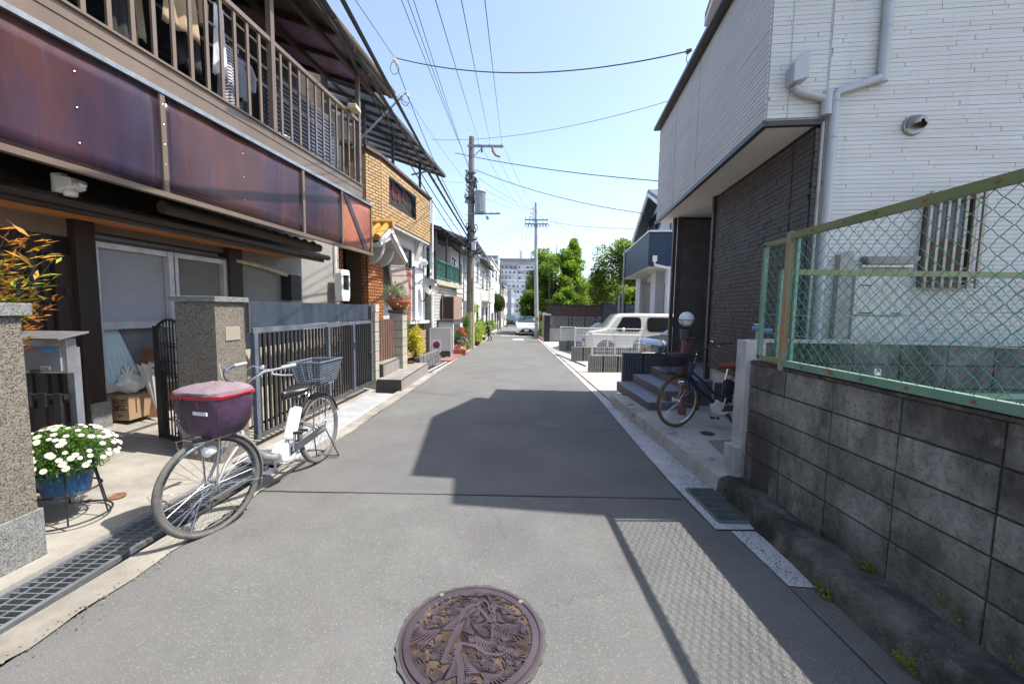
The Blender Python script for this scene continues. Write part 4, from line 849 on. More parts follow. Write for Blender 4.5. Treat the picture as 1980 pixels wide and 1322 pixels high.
# satellite dish
c = D(831, 556, 13.3)
t = thing('satellite_dish', (c.x, c.y, c.z-.3), 'round grey satellite dish on a bent arm at the end of the brick house', 'satellite dish', world=True)
axd = Vector((.62, -.78, .35)).normalized(); q = MB(); q.lathe(c, [(0, 0), (.1, .008), (.2, .03), (.3, .07), (.31, .075), (.3, .085), (.2, .045), (0, .012)], 28, axd); q.build('dish', mat('shade_grey_dish', (.09, .092, .095), .5), t, smooth=True)  # dark grey stands in for shade on a face turned from the sun
q = MB(); q.tube([c-axd*.02, c-axd*.12+Vector((0, 0, -.1)), c+Vector((-.22, .1, -.45)), c+Vector((-.5, .15, -.47))], .02, 8); q.build('mount', black_m, t, smooth=True)
q = MB(); q.tube([c+Vector((0, 0, -.28)), c+axd*.42+Vector((0, 0, -.1))], .012, 6); q.sphere(c+axd*.43+Vector((0, 0, -.08)), .05, 8, 6, (.8, 1.2, 1)); q.build('feed_arm', plast_w, t, smooth=True)
q = MB(); q.box(c+axd*.02+Vector((.0, -.0, 0)), (.08, .05, .12)); q.build('clamp', black_m, t)
# white screen board, round sign, planter and flowers
w0, w1 = G(832, 704), G(872, 712)
x0, x1, yy = D(832, 690, 13.6).x, D(872, 690, 13.6).x, 13.6
t = thing('white_panel', ((x0+x1)/2, yy, gz(yy)), 'white board panel in a metal frame standing by the gutter', 'panel', world=True)
zt = D(850, 634, yy).z
q = MB(); q.box(((x0+x1)/2, yy, (zt+gz(yy)+.25)/2), (x1-x0, .03, zt-gz(yy)-.25)); q.build('board', mat('pale_grey_board', (.52, .53, .54), .5, var=.03), t)
for x in (x0, x1): q = MB(); q.bar((x, yy-.02, gz(yy)), (x, yy-.02, zt), .03, .03, up=(0, 1, 0)); q.build('leg', plast_w, t)
q = MB(); q.bar((x0, yy-.02, zt), (x1, yy-.02, zt), .03, .03); q.build('top_rail', plast_w, t)
q = MB(); q.box(((x0+x1)/2, yy+.02, gz(yy)+.14), (x1-x0, .03, .24)); q.build('dark_base', concrete_d, t)
c = D(844, 669, 13.0)
t = thing('round_sign', (c.x, c.y, c.z-.22), 'small white sign with a red and blue no-parking ring leaning by the white panel', 'sign', world=True)
q = MB(); q.box(c, (.3, .01, .42)); q.build('board', plast_w, t)
q = MB(); q.lathe(c+Vector((0, -.008, .04)), [(.12, 0), (.12, .004), (.085, .004), (.085, 0)], 24, (0, -1, 0)); q.build('ring', mat('sign_red', (.5, .02, .03), .5), t)
q = MB(); q.lathe(c+Vector((0, -.006, .04)), [(.085, 0), (.085, .003), (0, .003)], 24, (0, -1, 0)); q.build('disc', mat('sign_blue', (.03, .06, .3), .5), t)
q = MB(); q.bar(c+Vector((-.06, -.012, .1)), c+Vector((.06, -.012, -.02)), .02, .004); q.build('slash', MATS['sign_red'], t)
c = (-1.98, 14.9, gz(14.9))
t = thing('flower_stand', c, 'stepped stand of red, purple and green potted flowers beside the utility pole', 'potted flowers', world=True)
q = MB(); q.box((c[0], c[1]-.1, c[2]+.13), (.5, .35, .2)); q.build('trough', terracotta, t, bevel=.01)
q = MB(); q.prism([(c[0]-.32, c[1]+.1, c[2]), (c[0]-.32, c[1]+.1, c[2]+.75), (c[0]-.32, c[1]+.9, c[2]+.75), (c[0]-.32, c[1]+.9, c[2])], (.1, 0, 0)); q.build('stand', darkwood, t)
q = MB(); Rb = random.Random(15)
for i in range(1500): v = rdir(Rb, -.3); l = Rb.uniform(.05, .11); leaf(q, Vector((c[0], c[1]+.4, c[2]+.5))+Vector((v.x*.42, v.y*.6, v.z*.5))*Rb.random()**.5, v+rdir(Rb)*.6, l, l*.3)
q.build('foliage', leaf_g, t)
for nm, co, off, k in (('red_blossoms', (.6, .02, .06), (0, .3, .85), 26), ('purple_blossoms', (.3, .2, .5), (.1, .1, .55), 14), ('pink_blossoms', (.62, .25, .35), (-.1, .3, .65), 16), ('orange_blossoms', (.65, .15, .02), (.1, .0, .42), 10)):
    q = MB()
    for i in range(k): q.sphere(Vector((c[0]+off[0], c[1]+off[1], c[2]+off[2]))+Vector((Rb.uniform(-.25, .25), Rb.uniform(-.2, .2), Rb.uniform(-.13, .13))), Rb.uniform(.03, .05), 7, 5)
    q.build(nm, mat(nm+'_mat', co, .6), t)
# ================================================================== LEFT ROW BEYOND THE BRICK HOUSE
def box_along(q, fn, o1, o2, y1, y2, z1, z2): q.prism([fn(o1, y1, z1), fn(o1, y2, z1), fn(o1, y2, z2), fn(o1, y1, z2)], fn(o2, 0, 0)-fn(o1, 0, 0))
greybr = mat('grey_brick', (.36, .37, .34), .8, col2=(.46, .47, .44), scale=4, orand=.08)
hC = thing('town_house', B(4.7, 15.7, gz(15.7)), 'grey brick house with a green railed balcony under a dark canopy', 'house', world=True)
q = MB(); slabB(q, 4.55, 9, 13.95, 17.4, -.6, 2.35); gw = q.build('brick_wall', mat('grey_mortar', (.25, .25, .23), .9), hC)
bricks(gw, B(4.55, 13.98, gz(16)+.5), dB, 3.4, 2.15, greybr, n_=nB, bw=.3, bh=.115)
q = MB(); slabB(q, 5.4, 9, 13.95, 17.4, 2.35, 4.6); q.build('upper_wall', white_r, hC)
q = MB(); slabB(q, 4.35, 5.4, 13.95, 17.4, 2.33, 2.5); q.build('balcony_slab', mat('old_beige_concrete', (.4, .35, .27), .8, scale=5), hC)
q = MB(); slabB(q, 5.36, 5.4, 14.4, 15.6, 2.55, 4.1); slabB(q, 5.36, 5.4, 16, 17, 2.6, 3.9); q.build('window', glass_d, hC)
grn = mat('green_rail_paint', (.03, .14, .11), .4)
rg = thing('balcony_railing', B(4.4, 15.7, 2.5), 'green metal balcony railing on the grey brick house', 'railing', world=True)
for z in (2.58, 3.2): q = MB(); q.bar(B(4.4, 14.0, z), B(4.4, 17.35, z), .04, .05); q.build('rail', grn, rg)
for i in range(22): q = MB(); y = 14.05+.155*i; q.bar(B(4.4, y, 2.55), B(4.4, y, 3.2), .03, .02, up=(0, 1, 0)); q.build('bar', grn, rg)
q = MB(); slabB(q, 4.44, 4.46, 14, 17.3, 2.6, 3.15); q.build('tinted_panel', mat('green_tinted_panel', (.12, .25, .22), .2, alpha=.55), rg)
for y in (14.0, 15.3, 17.3): q = MB(); q.bar(B(4.4, y, 2.4), B(4.4, y, 4.3), .07, .07, up=(0, 1, 0)); q.build('canopy_post', dark_m, hC)
q = MB(); q.prism([B(4.15, 13.8, 4.25), B(4.15, 17.7, 4.25), B(5.5, 17.7, 4.6), B(5.5, 13.8, 4.6)], (0, 0, .03)); q.build('canopy_roof', dark_m, hC)
for i in range(8): y = 13.85+.54*i; q = MB(); q.bar(B(4.17, y, 4.2), B(5.5, y, 4.55), .05, .08); q.build('rafter', dark_m, hC)
q = MB(); slabB(q, 4.9, 4.93, 14.3, 14.5, 2.6, 3.9); slabB(q, 4.9, 4.93, 14.9, 15.1, 2.6, 3.8); q.build('curtain', mat('pale_balcony_curtain', (.6, .62, .65), .8), hC)
q = MB(); q.tube([B(4.5, 15.2, 1.85+.0), B(4.47, 15.2, 1.85)], .2, 16); q.build('round_ornament', dark_m, hC)
# wooden-look cabinet standing on a low shed
q = MB(); a = B(4.0, 15.2, 0); t = thing('low_shed', (a.x, a.y, gz(15.2)), 'low shed with a dark flat top next to the white panel', 'shed', world=True)
q = MB(); slabB(q, 3.95, 4.5, 14.6, 16.4, -.4, .98); q.build('side', white_r, t); q = MB(); slabB(q, 3.9, 4.52, 14.5, 16.5, .98, 1.05); q.build('top', dark_m, t); q = MB(); slabB(q, 3.94, 3.96, 14.7, 15.6, .1, .9); q.build('opening', int_d, t)
t = thing('tin_cabinet', B(4.2, 15.4, 1.05), 'dull copper coloured cabinet standing on the low shed', 'cabinet', world=True)
q = MB(); slabB(q, 4.0, 4.45, 14.9, 16.1, 1.06, 1.95); q.build('body', mat('copper_sheet', (.3, .2, .15), .5, col2=(.42, .3, .24), metal=.3, scale=4, stretch=(5, 5, .5)), t); q = MB(); slabB(q, 4.03, 4.4, 14.88, 14.9, 1.1, 1.9); q.build('door', darkwood, t)
# --- generic farther houses
def house(label, fn, o, y0, y1, z1, colr, floors=2, depth=6, roof='flat', group=None, wins=2, balc=False, seed=1, name='town_house'):
    R = random.Random(seed); c = fn(o, (y0+y1)/2, 0); t = thing(name, (c.x, c.y, gz(c.y)), label, 'house', group, world=True)
    zb = gz(y1)-.3; m_ = mat('wall_%s_%d' % (name, seed), colr, .85, var=.06, scale=2)
    sg = fn(o+1, 0, 0)-fn(o, 0, 0)
    q = MB(); box_along(q, fn, o, o+depth, y0, y1, zb, z1); q.build('wall', m_, t)
    fh = (z1-gz(y0))/floors; L = y1-y0
    for f in range(floors):
        for i in range(wins):
            ya = y0+L*(i+.25)/wins; yb = ya+L*.45/wins; za = gz(y0)+fh*f+fh*.38; zb2 = za+fh*.4
            q = MB(); box_along(q, fn, o-.02, o+.02, ya, yb, za, zb2); w_ = q.build('window', glass_d, t)
            q = MB(); box_along(q, fn, o-.05, o, ya-.05, yb+.05, za-.06, za); box_along(q, fn, o-.05, o, ya-.05, yb+.05, zb2, zb2+.06); box_along(q, fn, o-.05, o-.01, (ya+yb)/2-.02, (ya+yb)/2+.02, za, zb2); q.build('frame', alu if R.random() < .5 else dark_m, w_)
        # windows on the wall facing the viewpoint
        q = MB(); za = gz(y0)+fh*f+fh*.4; q.prism([fn(o+.8, y0-.02, za), fn(o+1.8, y0-.02, za), fn(o+1.8, y0-.02, za+fh*.4), fn(o+.8, y0-.02, za+fh*.4)], (0, .03, 0)); q.build('window', glass_d, t)
    if balc:
        zf = gz(y0)+fh; q = MB(); box_along(q, fn, o-.55, o, y0+.1*L, y1-.1*L, zf-.1, zf); box_along(q, fn, o-.55, o-.5, y0+.1*L, y1-.1*L, zf, zf+.9); q.build('balcony', mat('balcony_panel_%d' % seed, tuple(c_*.8 for c_ in colr), .6), t)
    if roof == 'flat': q = MB(); box_along(q, fn, o-.1, o+depth+.1, y0-.05, y1+.05, z1, z1+.12); q.build('roof', white_r, t)
    elif roof == 'gable':
        q = MB(); rr = mat('grey_roof_tile', (.12, .12, .13), .6); ym = (y0+y1)/2
        q.prism([fn(o-.4, y0-.3, z1-.1), fn(o-.4, ym, z1+1.1), fn(o-.4, y1+.3, z1-.1), fn(o-.4, y1+.3, z1-.22), fn(o-.4, ym, z1+.98), fn(o-.4, y0-.3, z1-.22)], sg*(depth+.8)); q.build('roof', rr, t)
        q = MB(); q.prism([fn(o, y0, z1), fn(o, ym, z1+.95), fn(o, y1, z1)], sg*depth); q.build('gable', m_, t)
    else:
        q = MB(); rr = mat('grey_roof_tile', (.12, .12, .13), .6)
        q.prism([fn(o-.5, y0-.2, z1-.05), fn(o-.5, y1+.2, z1-.05), fn(o+depth*.5, y1+.2, z1+1.3), fn(o+depth*.5, y0-.2, z1+1.3)], (0, 0, .12)); q.build('roof', rr, t)
    return t
def Lf(o, y, z): return Vector((-o+.03*y, y, z))
def Rf(o, y, z): return Vector((o+.03*y, y, z))
house('white house with a grey balcony half hidden by the near utility pole', Lf, 3.3, 17.6, 21.2, 4.2, (.6, .6, .58), roof='slope', balc=True, seed=11)
house('tall white house with an outdoor stair just beyond the near utility pole', Lf, 3.0, 21.4, 26.5, 4.9, (.7, .7, .68), roof='slope', seed=12)
house('cream white house behind the yellow green street shrubs', Lf, 3.0, 26.8, 33, 4.6, (.66, .64, .6), roof='slope', seed=13, balc=True)
house('white flat-roofed house rising behind the round clipped tree', Lf, 3.1, 36, 50, 6.0, (.68, .68, .66), floors=3, seed=14, wins=3)
house('small white house farther down the left side of the street', Lf, 3.3, 51, 62, 4.6, (.6, .6, .58), roof='slope', seed=15)
house('beige house far down the left side of the street', Lf, 3.3, 64, 76, 5.2, (.58, .52, .45), floors=3, seed=16)
house('grey blue house near the far end of the street', Lf, 3.2, 96, 120, 6.5, (.35, .38, .42), floors=3, seed=17)
house('white house far along the right side beyond the trees', Rf, 2.7, 60, 80, 3.8, (.6, .6, .6), seed=18, roof='slope')
house('brownish house far along the right side near the end', Rf, 2.6, 84, 115, 4.6, (.4, .36, .32), seed=19, roof='slope')
# pinkish tower-like building with rounded corner
t = thing('round_building', (-3.6, 88, gz(88)), 'pinkish building with a rounded corner at the far end of the street', 'building', world=True)
pk = mat('pinkish_render', (.6, .47, .42), .85, var=.05)
q = MB(); q.lathe((-3.2, 86, -2.2), [(1.9, 0), (1.9, 6.6), (2.0, 6.6), (2.0, 6.9), (0, 6.9)], 20); q.build('drum', pk, t, smooth=True); q = MB(); q.box((-5.2, 89, 1.2), (4, 6, 6.6)); q.build('wall', pk, t)
for k in range(3):
    for i in range(2): q = MB(); q.box((-3.9+1.3*i, 84.1, -.6+2*k), (.5, .3, .9)); q.build('window', glass_d, t)
# --- far apartment blocks
apw = mat('apartment_white', (.55, .56, .58), .8, var=.05, scale=.3); apg = mat('apartment_grey', (.4, .42, .46), .8, var=.05, scale=.3); win_f = mat('far_window', (.12, .14, .18), .3)
t = thing('apartment_building', (0, 205, gz(200)), 'large white stepped apartment block closing the far end of the street', 'building', world=True)
q = MB()
for (x0, x1, y_, zt) in ((-6.5, 13, 205, 26.6), (-6.5, 2, 201, 21.5), (2, 13, 202, 24), (-3, 13, 198, 15), (-1, 12, 195, 9)): q.prism([(x0, y_, -5), (x1, y_, -5), (x1, y_, zt), (x0, y_, zt)], (0, 8, 0))
q.build('wall', apw, t)
def fl(y_, x0, x1, z0, z1, nx, R):
    fh = 2.75; k = 0
    while z0+fh*(k+1) <= z1+.1:
        for i in range(nx):
            if R.random() < .12: continue
            xa = x0+(x1-x0)*(i+.15+.1*R.random())/nx; ww = (x1-x0)/nx*R.uniform(.3, .6); q = MB(); q.box((xa+ww/2, y_-.05, z0+fh*k+1.5), (ww, .3, 1.2)); q.build('window', win_f, t)
        q = MB(); q.box(((x0+x1)/2, y_-.5, z0+fh*k+.45), (x1-x0-.3, .9, .8)); q.build('balcony', apw if R.random() < .75 else apg, t)
        k += 1
Ra = random.Random(4)
fl(205, -6.3, 12.8, 21.5, 26.6, 9, Ra); fl(201, -6.3, 1.8, 13, 21.5, 4, Ra); fl(202, 2.2, 12.8, 13, 24, 5, Ra); fl(198, -2.8, 12.8, 6, 15, 7, Ra); fl(195, -.8, 11.8, -1, 9, 6, Ra)
q = MB(); q.box((3, 204.8, 26.9), (20, 8.4, .5)); q.build('parapet', apg, t)
q = MB(); q.lathe((4.6, 207, 27), [(1.45, 0), (1.45, 4.6), (1.3, 4.8), (0, 4.8)], 20); q.build('water_tank', mat('pale_tank', (.6, .62, .64), .5), t, smooth=True)
q = MB(); q.tube([(-1.6, 206, 27), (-1.6, 206, 29.5)], .12, 5); q.tube([(9, 206, 27), (9, 206, 28.3)], .1, 5); q.build('roof_mast', apg, t)
t = thing('apartment_building', (-10, 185, gz(180)), 'grey apartment block with dark balconies behind the left row of houses', 'building', world=True)
q = MB(); q.box((-11.2, 190, 11), (8.6, 8, 31)); q.build('wall', apg, t)
for k in range(9):
    for i in range(3): q = MB(); q.box((-14+2.7*i, 185.9, 4.2+2.65*k), (2.0, .3, 1.3)); q.build('window', win_f, t)
    q = MB(); q.box((-11.2, 185.4, 3.1+2.65*k), (8.4, 1.1, .8)); q.build('balcony', apw, t)
# ================================================================== UTILITY POLES
cpole = mat('concrete_pole', (.13, .115, .1), .85, col2=(.21, .19, .165), scale=5, bump=.2, stretch=(1, 1, .3)); steelp = mat('pole_hardware', (.22, .23, .25), .5, metal=.3)
porc = mat('white_porcelain', (.62, .62, .6), .3)
b1 = Vector((-1.87, 17.5, gz(17.5)-.05)); t1 = Vector((-1.86, 17.5, 8.8))
t = thing('utility_pole', b1, 'tall concrete utility pole with a ribbed transformer on the left kerb', 'utility pole', world=True)
q = MB(); q.tube([b1, b1.lerp(t1, .5), t1], [.19, .155, .115], 18); q.build('shaft', cpole, t, smooth=True)
q = MB(); q.tube([b1+Vector((.14, -.12, .05)), b1+Vector((.13, -.12, 3.2))], .045, 8); q.build('cable_guard', mat('tan_cable_guard', (.42, .33, .18), .6), t, smooth=True)
q = MB(); q.tube([b1+Vector((0, 0, .02)), b1+Vector((0, 0, 1.7))], .20, 18, cap=False); q.build('lower_sleeve', mat('tan_pole_sleeve', (.33, .27, .18), .7, scale=6), t, smooth=True)
for z, x0, x1 in ((8.37, -2.02, -.5),): q = MB(); q.bar((x0, 17.5-.16, z), (x1, 17.5-.16, z), .07, .09); q.build('crossarm', steelp, t); q = MB(); q.bar((-1.75, 17.34, 7.95), (-1.35, 17.34, 8.33), .03); q.build('arm_brace', steelp, t)
for x in (-1.52, -1.05, -.56): q = MB(); q.lathe((x, 17.34, 8.4), [(.02, 0), (.05, .03), (.03, .06), (.055, .09), (.02, .14), (0, .14)], 10); q.build('insulator', porc, t, smooth=True)
q = MB(); q.tube([(-.95, 17.3, 8.35), (-.93, 17.3, 8.15), (-.8, 17.3, 7.98), (-.62, 17.3, 7.93)], [.05, .06, .05, .04], 8); q.build('switch', mat('weathered_fitting', (.2, .13, .11), .6), t, smooth=True)
q = MB(); q.tube([(-1.42, 17.3, 8.35), (-1.4, 17.3, 8.1)], [.03, .045], 8); q.build('switch', dark_m, t)
q = MB(); n = 28; pts = []
c = Vector((-1.45, 17.35, 5.62))
pr_ = []
for j in range(n*2): r_ = .235 if j % 2 else .215; an = math.pi*j/n; pr_.append(c+Vector((r_*math.cos(an), r_*math.sin(an), 0)))
q.prism(pr_, (0, 0, .82)); tf = q.build('transformer', mat('transformer_grey', (.3, .32, .34), .5, metal=.2), t)
q = MB(); q.lathe(c+Vector((0, 0, .82)), [(.25, 0), (.25, .04), (.2, .09), (0, .1)], 24); q.lathe(c+Vector((0, 0, -.05)), [(.23, 0), (.25, .05)], 24); q.build('lid', MATS['transformer_grey'], tf)
for k in range(3): q = MB(); q.lathe(c+Vector((-.1+.1*k, -.1, .9)), [(.03, 0), (.045, .03), (.025, .06), (.04, .09), (0, .13)], 8); q.build('bushing', porc, tf, smooth=True)
q = MB(); q.bar((-1.95, 17.35, 5.55), (-.58, 17.35, 5.58), .05, .06); q.build('transformer_arm', steelp, t)
q = MB(); q.lathe((-1.1, 17.3, 5.32), [(.07, 0), (.085, .12), (.03, .2)], 10, (-.3, 0, 1)); q.build('fuse_cutout', mat('blue_grey_cutout', (.3, .42, .5), .5), t, smooth=True)
for x in (-.95, -.7): q = MB(); q.lathe((x, 17.33, 5.6), [(.02, 0), (.045, .04), (.02, .1)], 8); q.build('insulator', porc, t, smooth=True)
Rp = random.Random(9)
q = MB()                                                   # tangle of cable loops and clamps
for z0, n in ((6.6, 26), (4.35, 20)):
    for i in range(n):
        zc = z0+Rp.uniform(-.55, .75); an = Rp.uniform(0, 6.28); r_ = Rp.uniform(.17, .3); cc = Vector((-1.86, 17.5, zc))
        q.tube([cc+Vector((r_*math.cos(an+k*.7), r_*math.sin(an+k*.7), .12*math.sin(k*1.3+i)+Rp.uniform(-.03, .03))) for k in range(6)], .018, 5)
q.build('cable_loops', black_m, t, kind='stuff')
for z in (7.3, 6.9, 6.5, 6.05, 4.7, 4.3, 3.9): q = MB(); q.lathe((-1.86, 17.5, z), [(.175, 0), (.175, .06)], 16); q.build('band', steelp, t)
q = MB(); q.box((-1.72, 17.28, 4.15), (.18, .16, .3)); q.build('junction_box', porc, t, bevel=.01)
for i in range(12): q = MB(); s_ = 1 if i % 2 else -1; q.bar((-1.86+.13*s_, 17.5, 2.2+.42*i), (-1.86+.28*s_, 17.5, 2.2+.42*i), .02); q.build('step_bolt', steelp, t)
b2 = Vector((1.75, 27.7, gz(27.7)-.05)); 
t = thing('utility_pole', b2, 'slim grey steel utility pole with two crossarms beside the parked white car', 'utility pole', world=True)
q = MB(); q.tube([b2, Vector((1.6, 27.7, 4)), Vector((1.5, 27.7, 8.8))], [.16, .135, .09], 14); q.build('shaft', mat('pale_steel_pole', (.36, .37, .37), .55, metal=.2, scale=3), t, smooth=True)
q = MB(); q.tube([b2+Vector((-.01, 0, 1.3)), b2+Vector((-.015, 0, 1.5))], .16, 14); q.build('orange_band', mat('orange_band_paint', (.5, .12, .04), .6), t)
for z in (7.35, 7.62): q = MB(); q.bar((.75, 27.6, z), (2.35, 27.6, z), .07, .08); q.build('crossarm', steelp, t)
for x in (.8, 1.1, 2.0, 2.3):
    for z in (7.42, 7.69): q = MB(); q.lathe((x, 27.6, z), [(.03, 0), (.06, .04), (.03, .12)], 8); q.build('insulator', porc, t, smooth=True)
q = MB(); q.bar((1.32, 27.6, 7.5), (1.32, 27.6, 8.5), .05, .05, up=(0, 1, 0)); q.build('riser', steelp, t)
for z in (7.8, 8.05, 8.35): q = MB(); q.tube([(1.32, 27.6, z), (1.1, 27.6, z+.03)], .04, 6); q.build('insulator', porc, t)
q = MB()
for i in range(8): x = .8+.2*i; q.tube([(x, 27.6, 7.35), (x+.06, 27.6, 7.1), (x+.16, 27.6, 7.15), (x+.2, 27.6, 7.35)], .02, 5)
q.build('cable_loops', black_m, t, kind='stuff')
def farpole(x, y, h, lab):
    t = thing('utility_pole', (x, y, gz(y)), lab, 'utility pole', world=True); q = MB(); q.tube([(x, y, gz(y)), (x, y, gz(y)+h)], [.17, .1], 10); q.build('shaft', cpole, t, smooth=True)
    q = MB(); q.bar((x-.2, y, gz(y)+h-.4), (x+1.3, y, gz(y)+h-.4), .09); q.bar((x-.1, y, gz(y)+h-1.5), (x+1.1, y, gz(y)+h-1.5), .09); q.build('crossarm', steelp, t)
farpole(-1.4, 45, 7.6, 'dark utility pole behind the round clipped tree'); farpole(-1.35, 80, 8, 'thin distant utility pole left of the far apartment block'); farpole(-.1, 118, 9, 'most distant utility pole in front of the far apartment block')
# ================================================================== OVERHEAD WIRES
wire_m = mat('black_wire', (.02, .02, .022), .5); wire_g = mat('grey_wire', (.12, .13, .15), .5)
def wire(a, b_, r=.012, sag=.3, lab='', m_=None, n=18, name='overhead_wire', cat='wire', group=None):
    a, b_ = Vector(a), Vector(b_); q = MB(); q.tube([a.lerp(b_, i/n)+Vector((0, 0, -4*sag*(i/n)*(1-i/n))) for i in range(n+1)], r, 5); return q.build(name, m_ or wire_m, label=lab, cat=cat, group=group)
def W(p1, y1, p2, y2, ext=0., **k):
    a, b_ = D(*p1, y1), D(*p2, y2); return wire(a+(a-b_)*ext, b_, **k)
W((600, -40), 3.95, (903, 455), 17.4, ext=.6, r=.03, sag=.0, lab='thick black cable nearest the balcony roof edge on the left', name='overhead_cable', cat='cable')
W((578, -60), 4.3, (903, 470), 17.4, r=.012, sag=.12, lab='thin black cable sagging just under the thick cable by the balcony', name='overhead_cable', cat='cable')
W((588, -50), 4.4, (904, 485), 17.4, r=.012, sag=.25, lab='lowest sagging black cable along the left houses', name='overhead_cable', cat='cable')
W((650, -40), 3.7, (907, 452), 17.4, ext=.6, r=.024, sag=.08, lab='thick black cable second from the balcony, bound with rings', name='overhead_cable', cat='cable')
q = MB(); a, c = D(600, -40, 3.95), D(903, 455, 17.4)
for i in range(1, 26): p = a.lerp(c, i/27); q.lathe(p, [(.036, -.02), (.036, .02)], 6, (c-a))
q.build('cable_ties', dark_m, label='row of ties round the thick cable nearest the balcony', cat='cable tie', kind='stuff')
W((680, -10), 5.5, (763, 112), 9.2, r=.006, sag=0, lab='thin wire running down to the upper knot of insulators on the left')
W((763, 118), 9.2, (902, 430), 17.4, r=.009, sag=.35, lab='black wire dropping from the upper knot of insulators to the near pole')
W((786, 186), 10, (902, 350), 17.4, r=.005, sag=.1, m_=wire_g, lab='thin grey wire from the lower knot of insulators to the near pole')
for (px_, k) in (((763, 117), 'upper'), ((784, 180), 'lower')):
    c = D(*px_, 9.2 if k == 'upper' else 10); t = thing('service_insulator', c, k+' knot of small insulators and a looped wire in the sky on the left', 'insulator', world=True)
    q = MB(); q.sphere(c, .05, 8, 6); q.sphere(c+Vector((.05, 0, -.06)), .035, 8, 6); q.build('insulator', porc, t); q = MB(); q.tube([c+Vector((.1*math.sin(k2*.7), 0, -.16+.14*math.cos(k2*.7))) for k2 in range(10)], .007, 5); q.build('loop', wire_m, t)
wire(D(763, 112, 9.2), D(1328, 100, 7.0), r=.011, sag=.33, lab='black wire crossing the street from the left insulators to the right house')
c = D(1330, 100, 7.0); t = thing('service_insulator', c, 'small brown knot of insulators where the crossing wire meets the right house', 'insulator', world=True)
q = MB(); q.sphere(c, .04, 8, 6); q.sphere(c+Vector((.04, 0, .02)), .03, 6, 5); q.build('insulator', MATS['weathered_fitting'], t); q = MB(); q.tube([c, c+Vector((-.02, 0, -.12)), c+Vector((.08, .05, -.35)), D(1350, 150, 7.2)], .006, 5); q.tube([c, D(1352, 93, 7.2)], .006, 5); q.build('lead', wire_m, t)
for i, x in enumerate((768, 781, 793)): W((x, -20), 5.5, (906+3*i, 318+12*i), 17.4, r=.006, sag=.05, m_=wire_g, lab=['leftmost', 'middle', 'rightmost'][i]+' of the three close parallel wires running to the near pole')
for (xt, i, nm) in ((836, -1.52, 'leftmost'), (888, -1.05, 'middle'), (935, -.56, 'rightmost')):
    wire(D(xt, -20, 4.5), (i, 17.34, 8.53), r=.006, sag=.05, m_=wire_g, lab=nm+' of the three wires running overhead to the crossarm of the near pole')
    wire((i, 17.34, 8.53), (i+2.4 if i > -.6 else i+2.3, 27.6, 7.7+.3*(i < -1)), r=.006, sag=.25, m_=wire_g, lab=nm+' of the three wires from the near crossarm on to the slim far pole')
W((835, 270), 12.5, (1312, 190), 8.2, r=.006, sag=.25, m_=wire_g, lab='thin wire rising across the street towards the upper right')
W((880, 296), 17, (1272, 350), 12, r=.014, sag=.12, lab='black wire crossing behind the near pole head to the right house')
W((918, 328), 17.4, (1246, 413), 14, r=.012, sag=.22, lab='black wire from the near pole down to the blue balcony house')
W((1062, 428), 27.6, (1226, 442), 17, r=.012, sag=.12, m_=wire_g, lab='wire from the slim far pole to the gable of the blue balcony house')
W((1062, 420), 27.6, (1168, 480), 26, r=.012, sag=.2, m_=wire_g, lab='slack wire from the slim far pole down to the trees')
for i, (pa, pb_) in enumerate((((922, 480), (1010, 425)), ((922, 488), (1012, 432)), ((923, 472), (1011, 420)), ((925, 496), (1014, 436)))): W(pa, 17.4, pb_, 27.6, r=.01, sag=.1, m_=wire_g, lab=['second highest', 'third highest', 'highest', 'lowest'][i]+' of four low wires from the near pole to the slim pole')
for i, (pa, pb_) in enumerate((((925, 345), (1028, 403)), ((930, 380), (1028, 412)), ((925, 360), (1028, 408)))): W(pa, 17.4, pb_, 27.6, r=.008, sag=.1, m_=wire_g, lab=['top', 'bottom', 'middle'][i]+' of three high wires from the near pole to the slim pole')
for i in range(3): wire((.8+.3*i, 27.6, 7.5+.1*i), (-.9+.5*i, 80, 6.0+.3*i), r=.012, sag=.6, m_=wire_g, lab=['leftmost', 'middle', 'rightmost'][i]+' wire running on down the street beyond the slim pole')
for i in range(4): wire((-1.8, 17.6, 4.6-.3*i+.2), (-1.35, 45, 5.2-.3*i), r=.02, sag=.3, lab=['highest', 'second', 'third', 'lowest'][i]+' of the four black cables leading from the near pole along the left houses', name='overhead_cable', cat='cable')
for i, (pa, ya, pb_, yb) in enumerate((((832, 421), 13.7, (905, 425), 17.4), ((835, 438), 14, (893, 432), 17.4), ((836, 345), 13.8, (896, 353), 17.4))): W(pa, ya, pb_, yb, r=.006, sag=.05, m_=wire_g, lab=['middle', 'lowest', 'highest'][i]+' of three short thin wires between the brick house and the near pole')
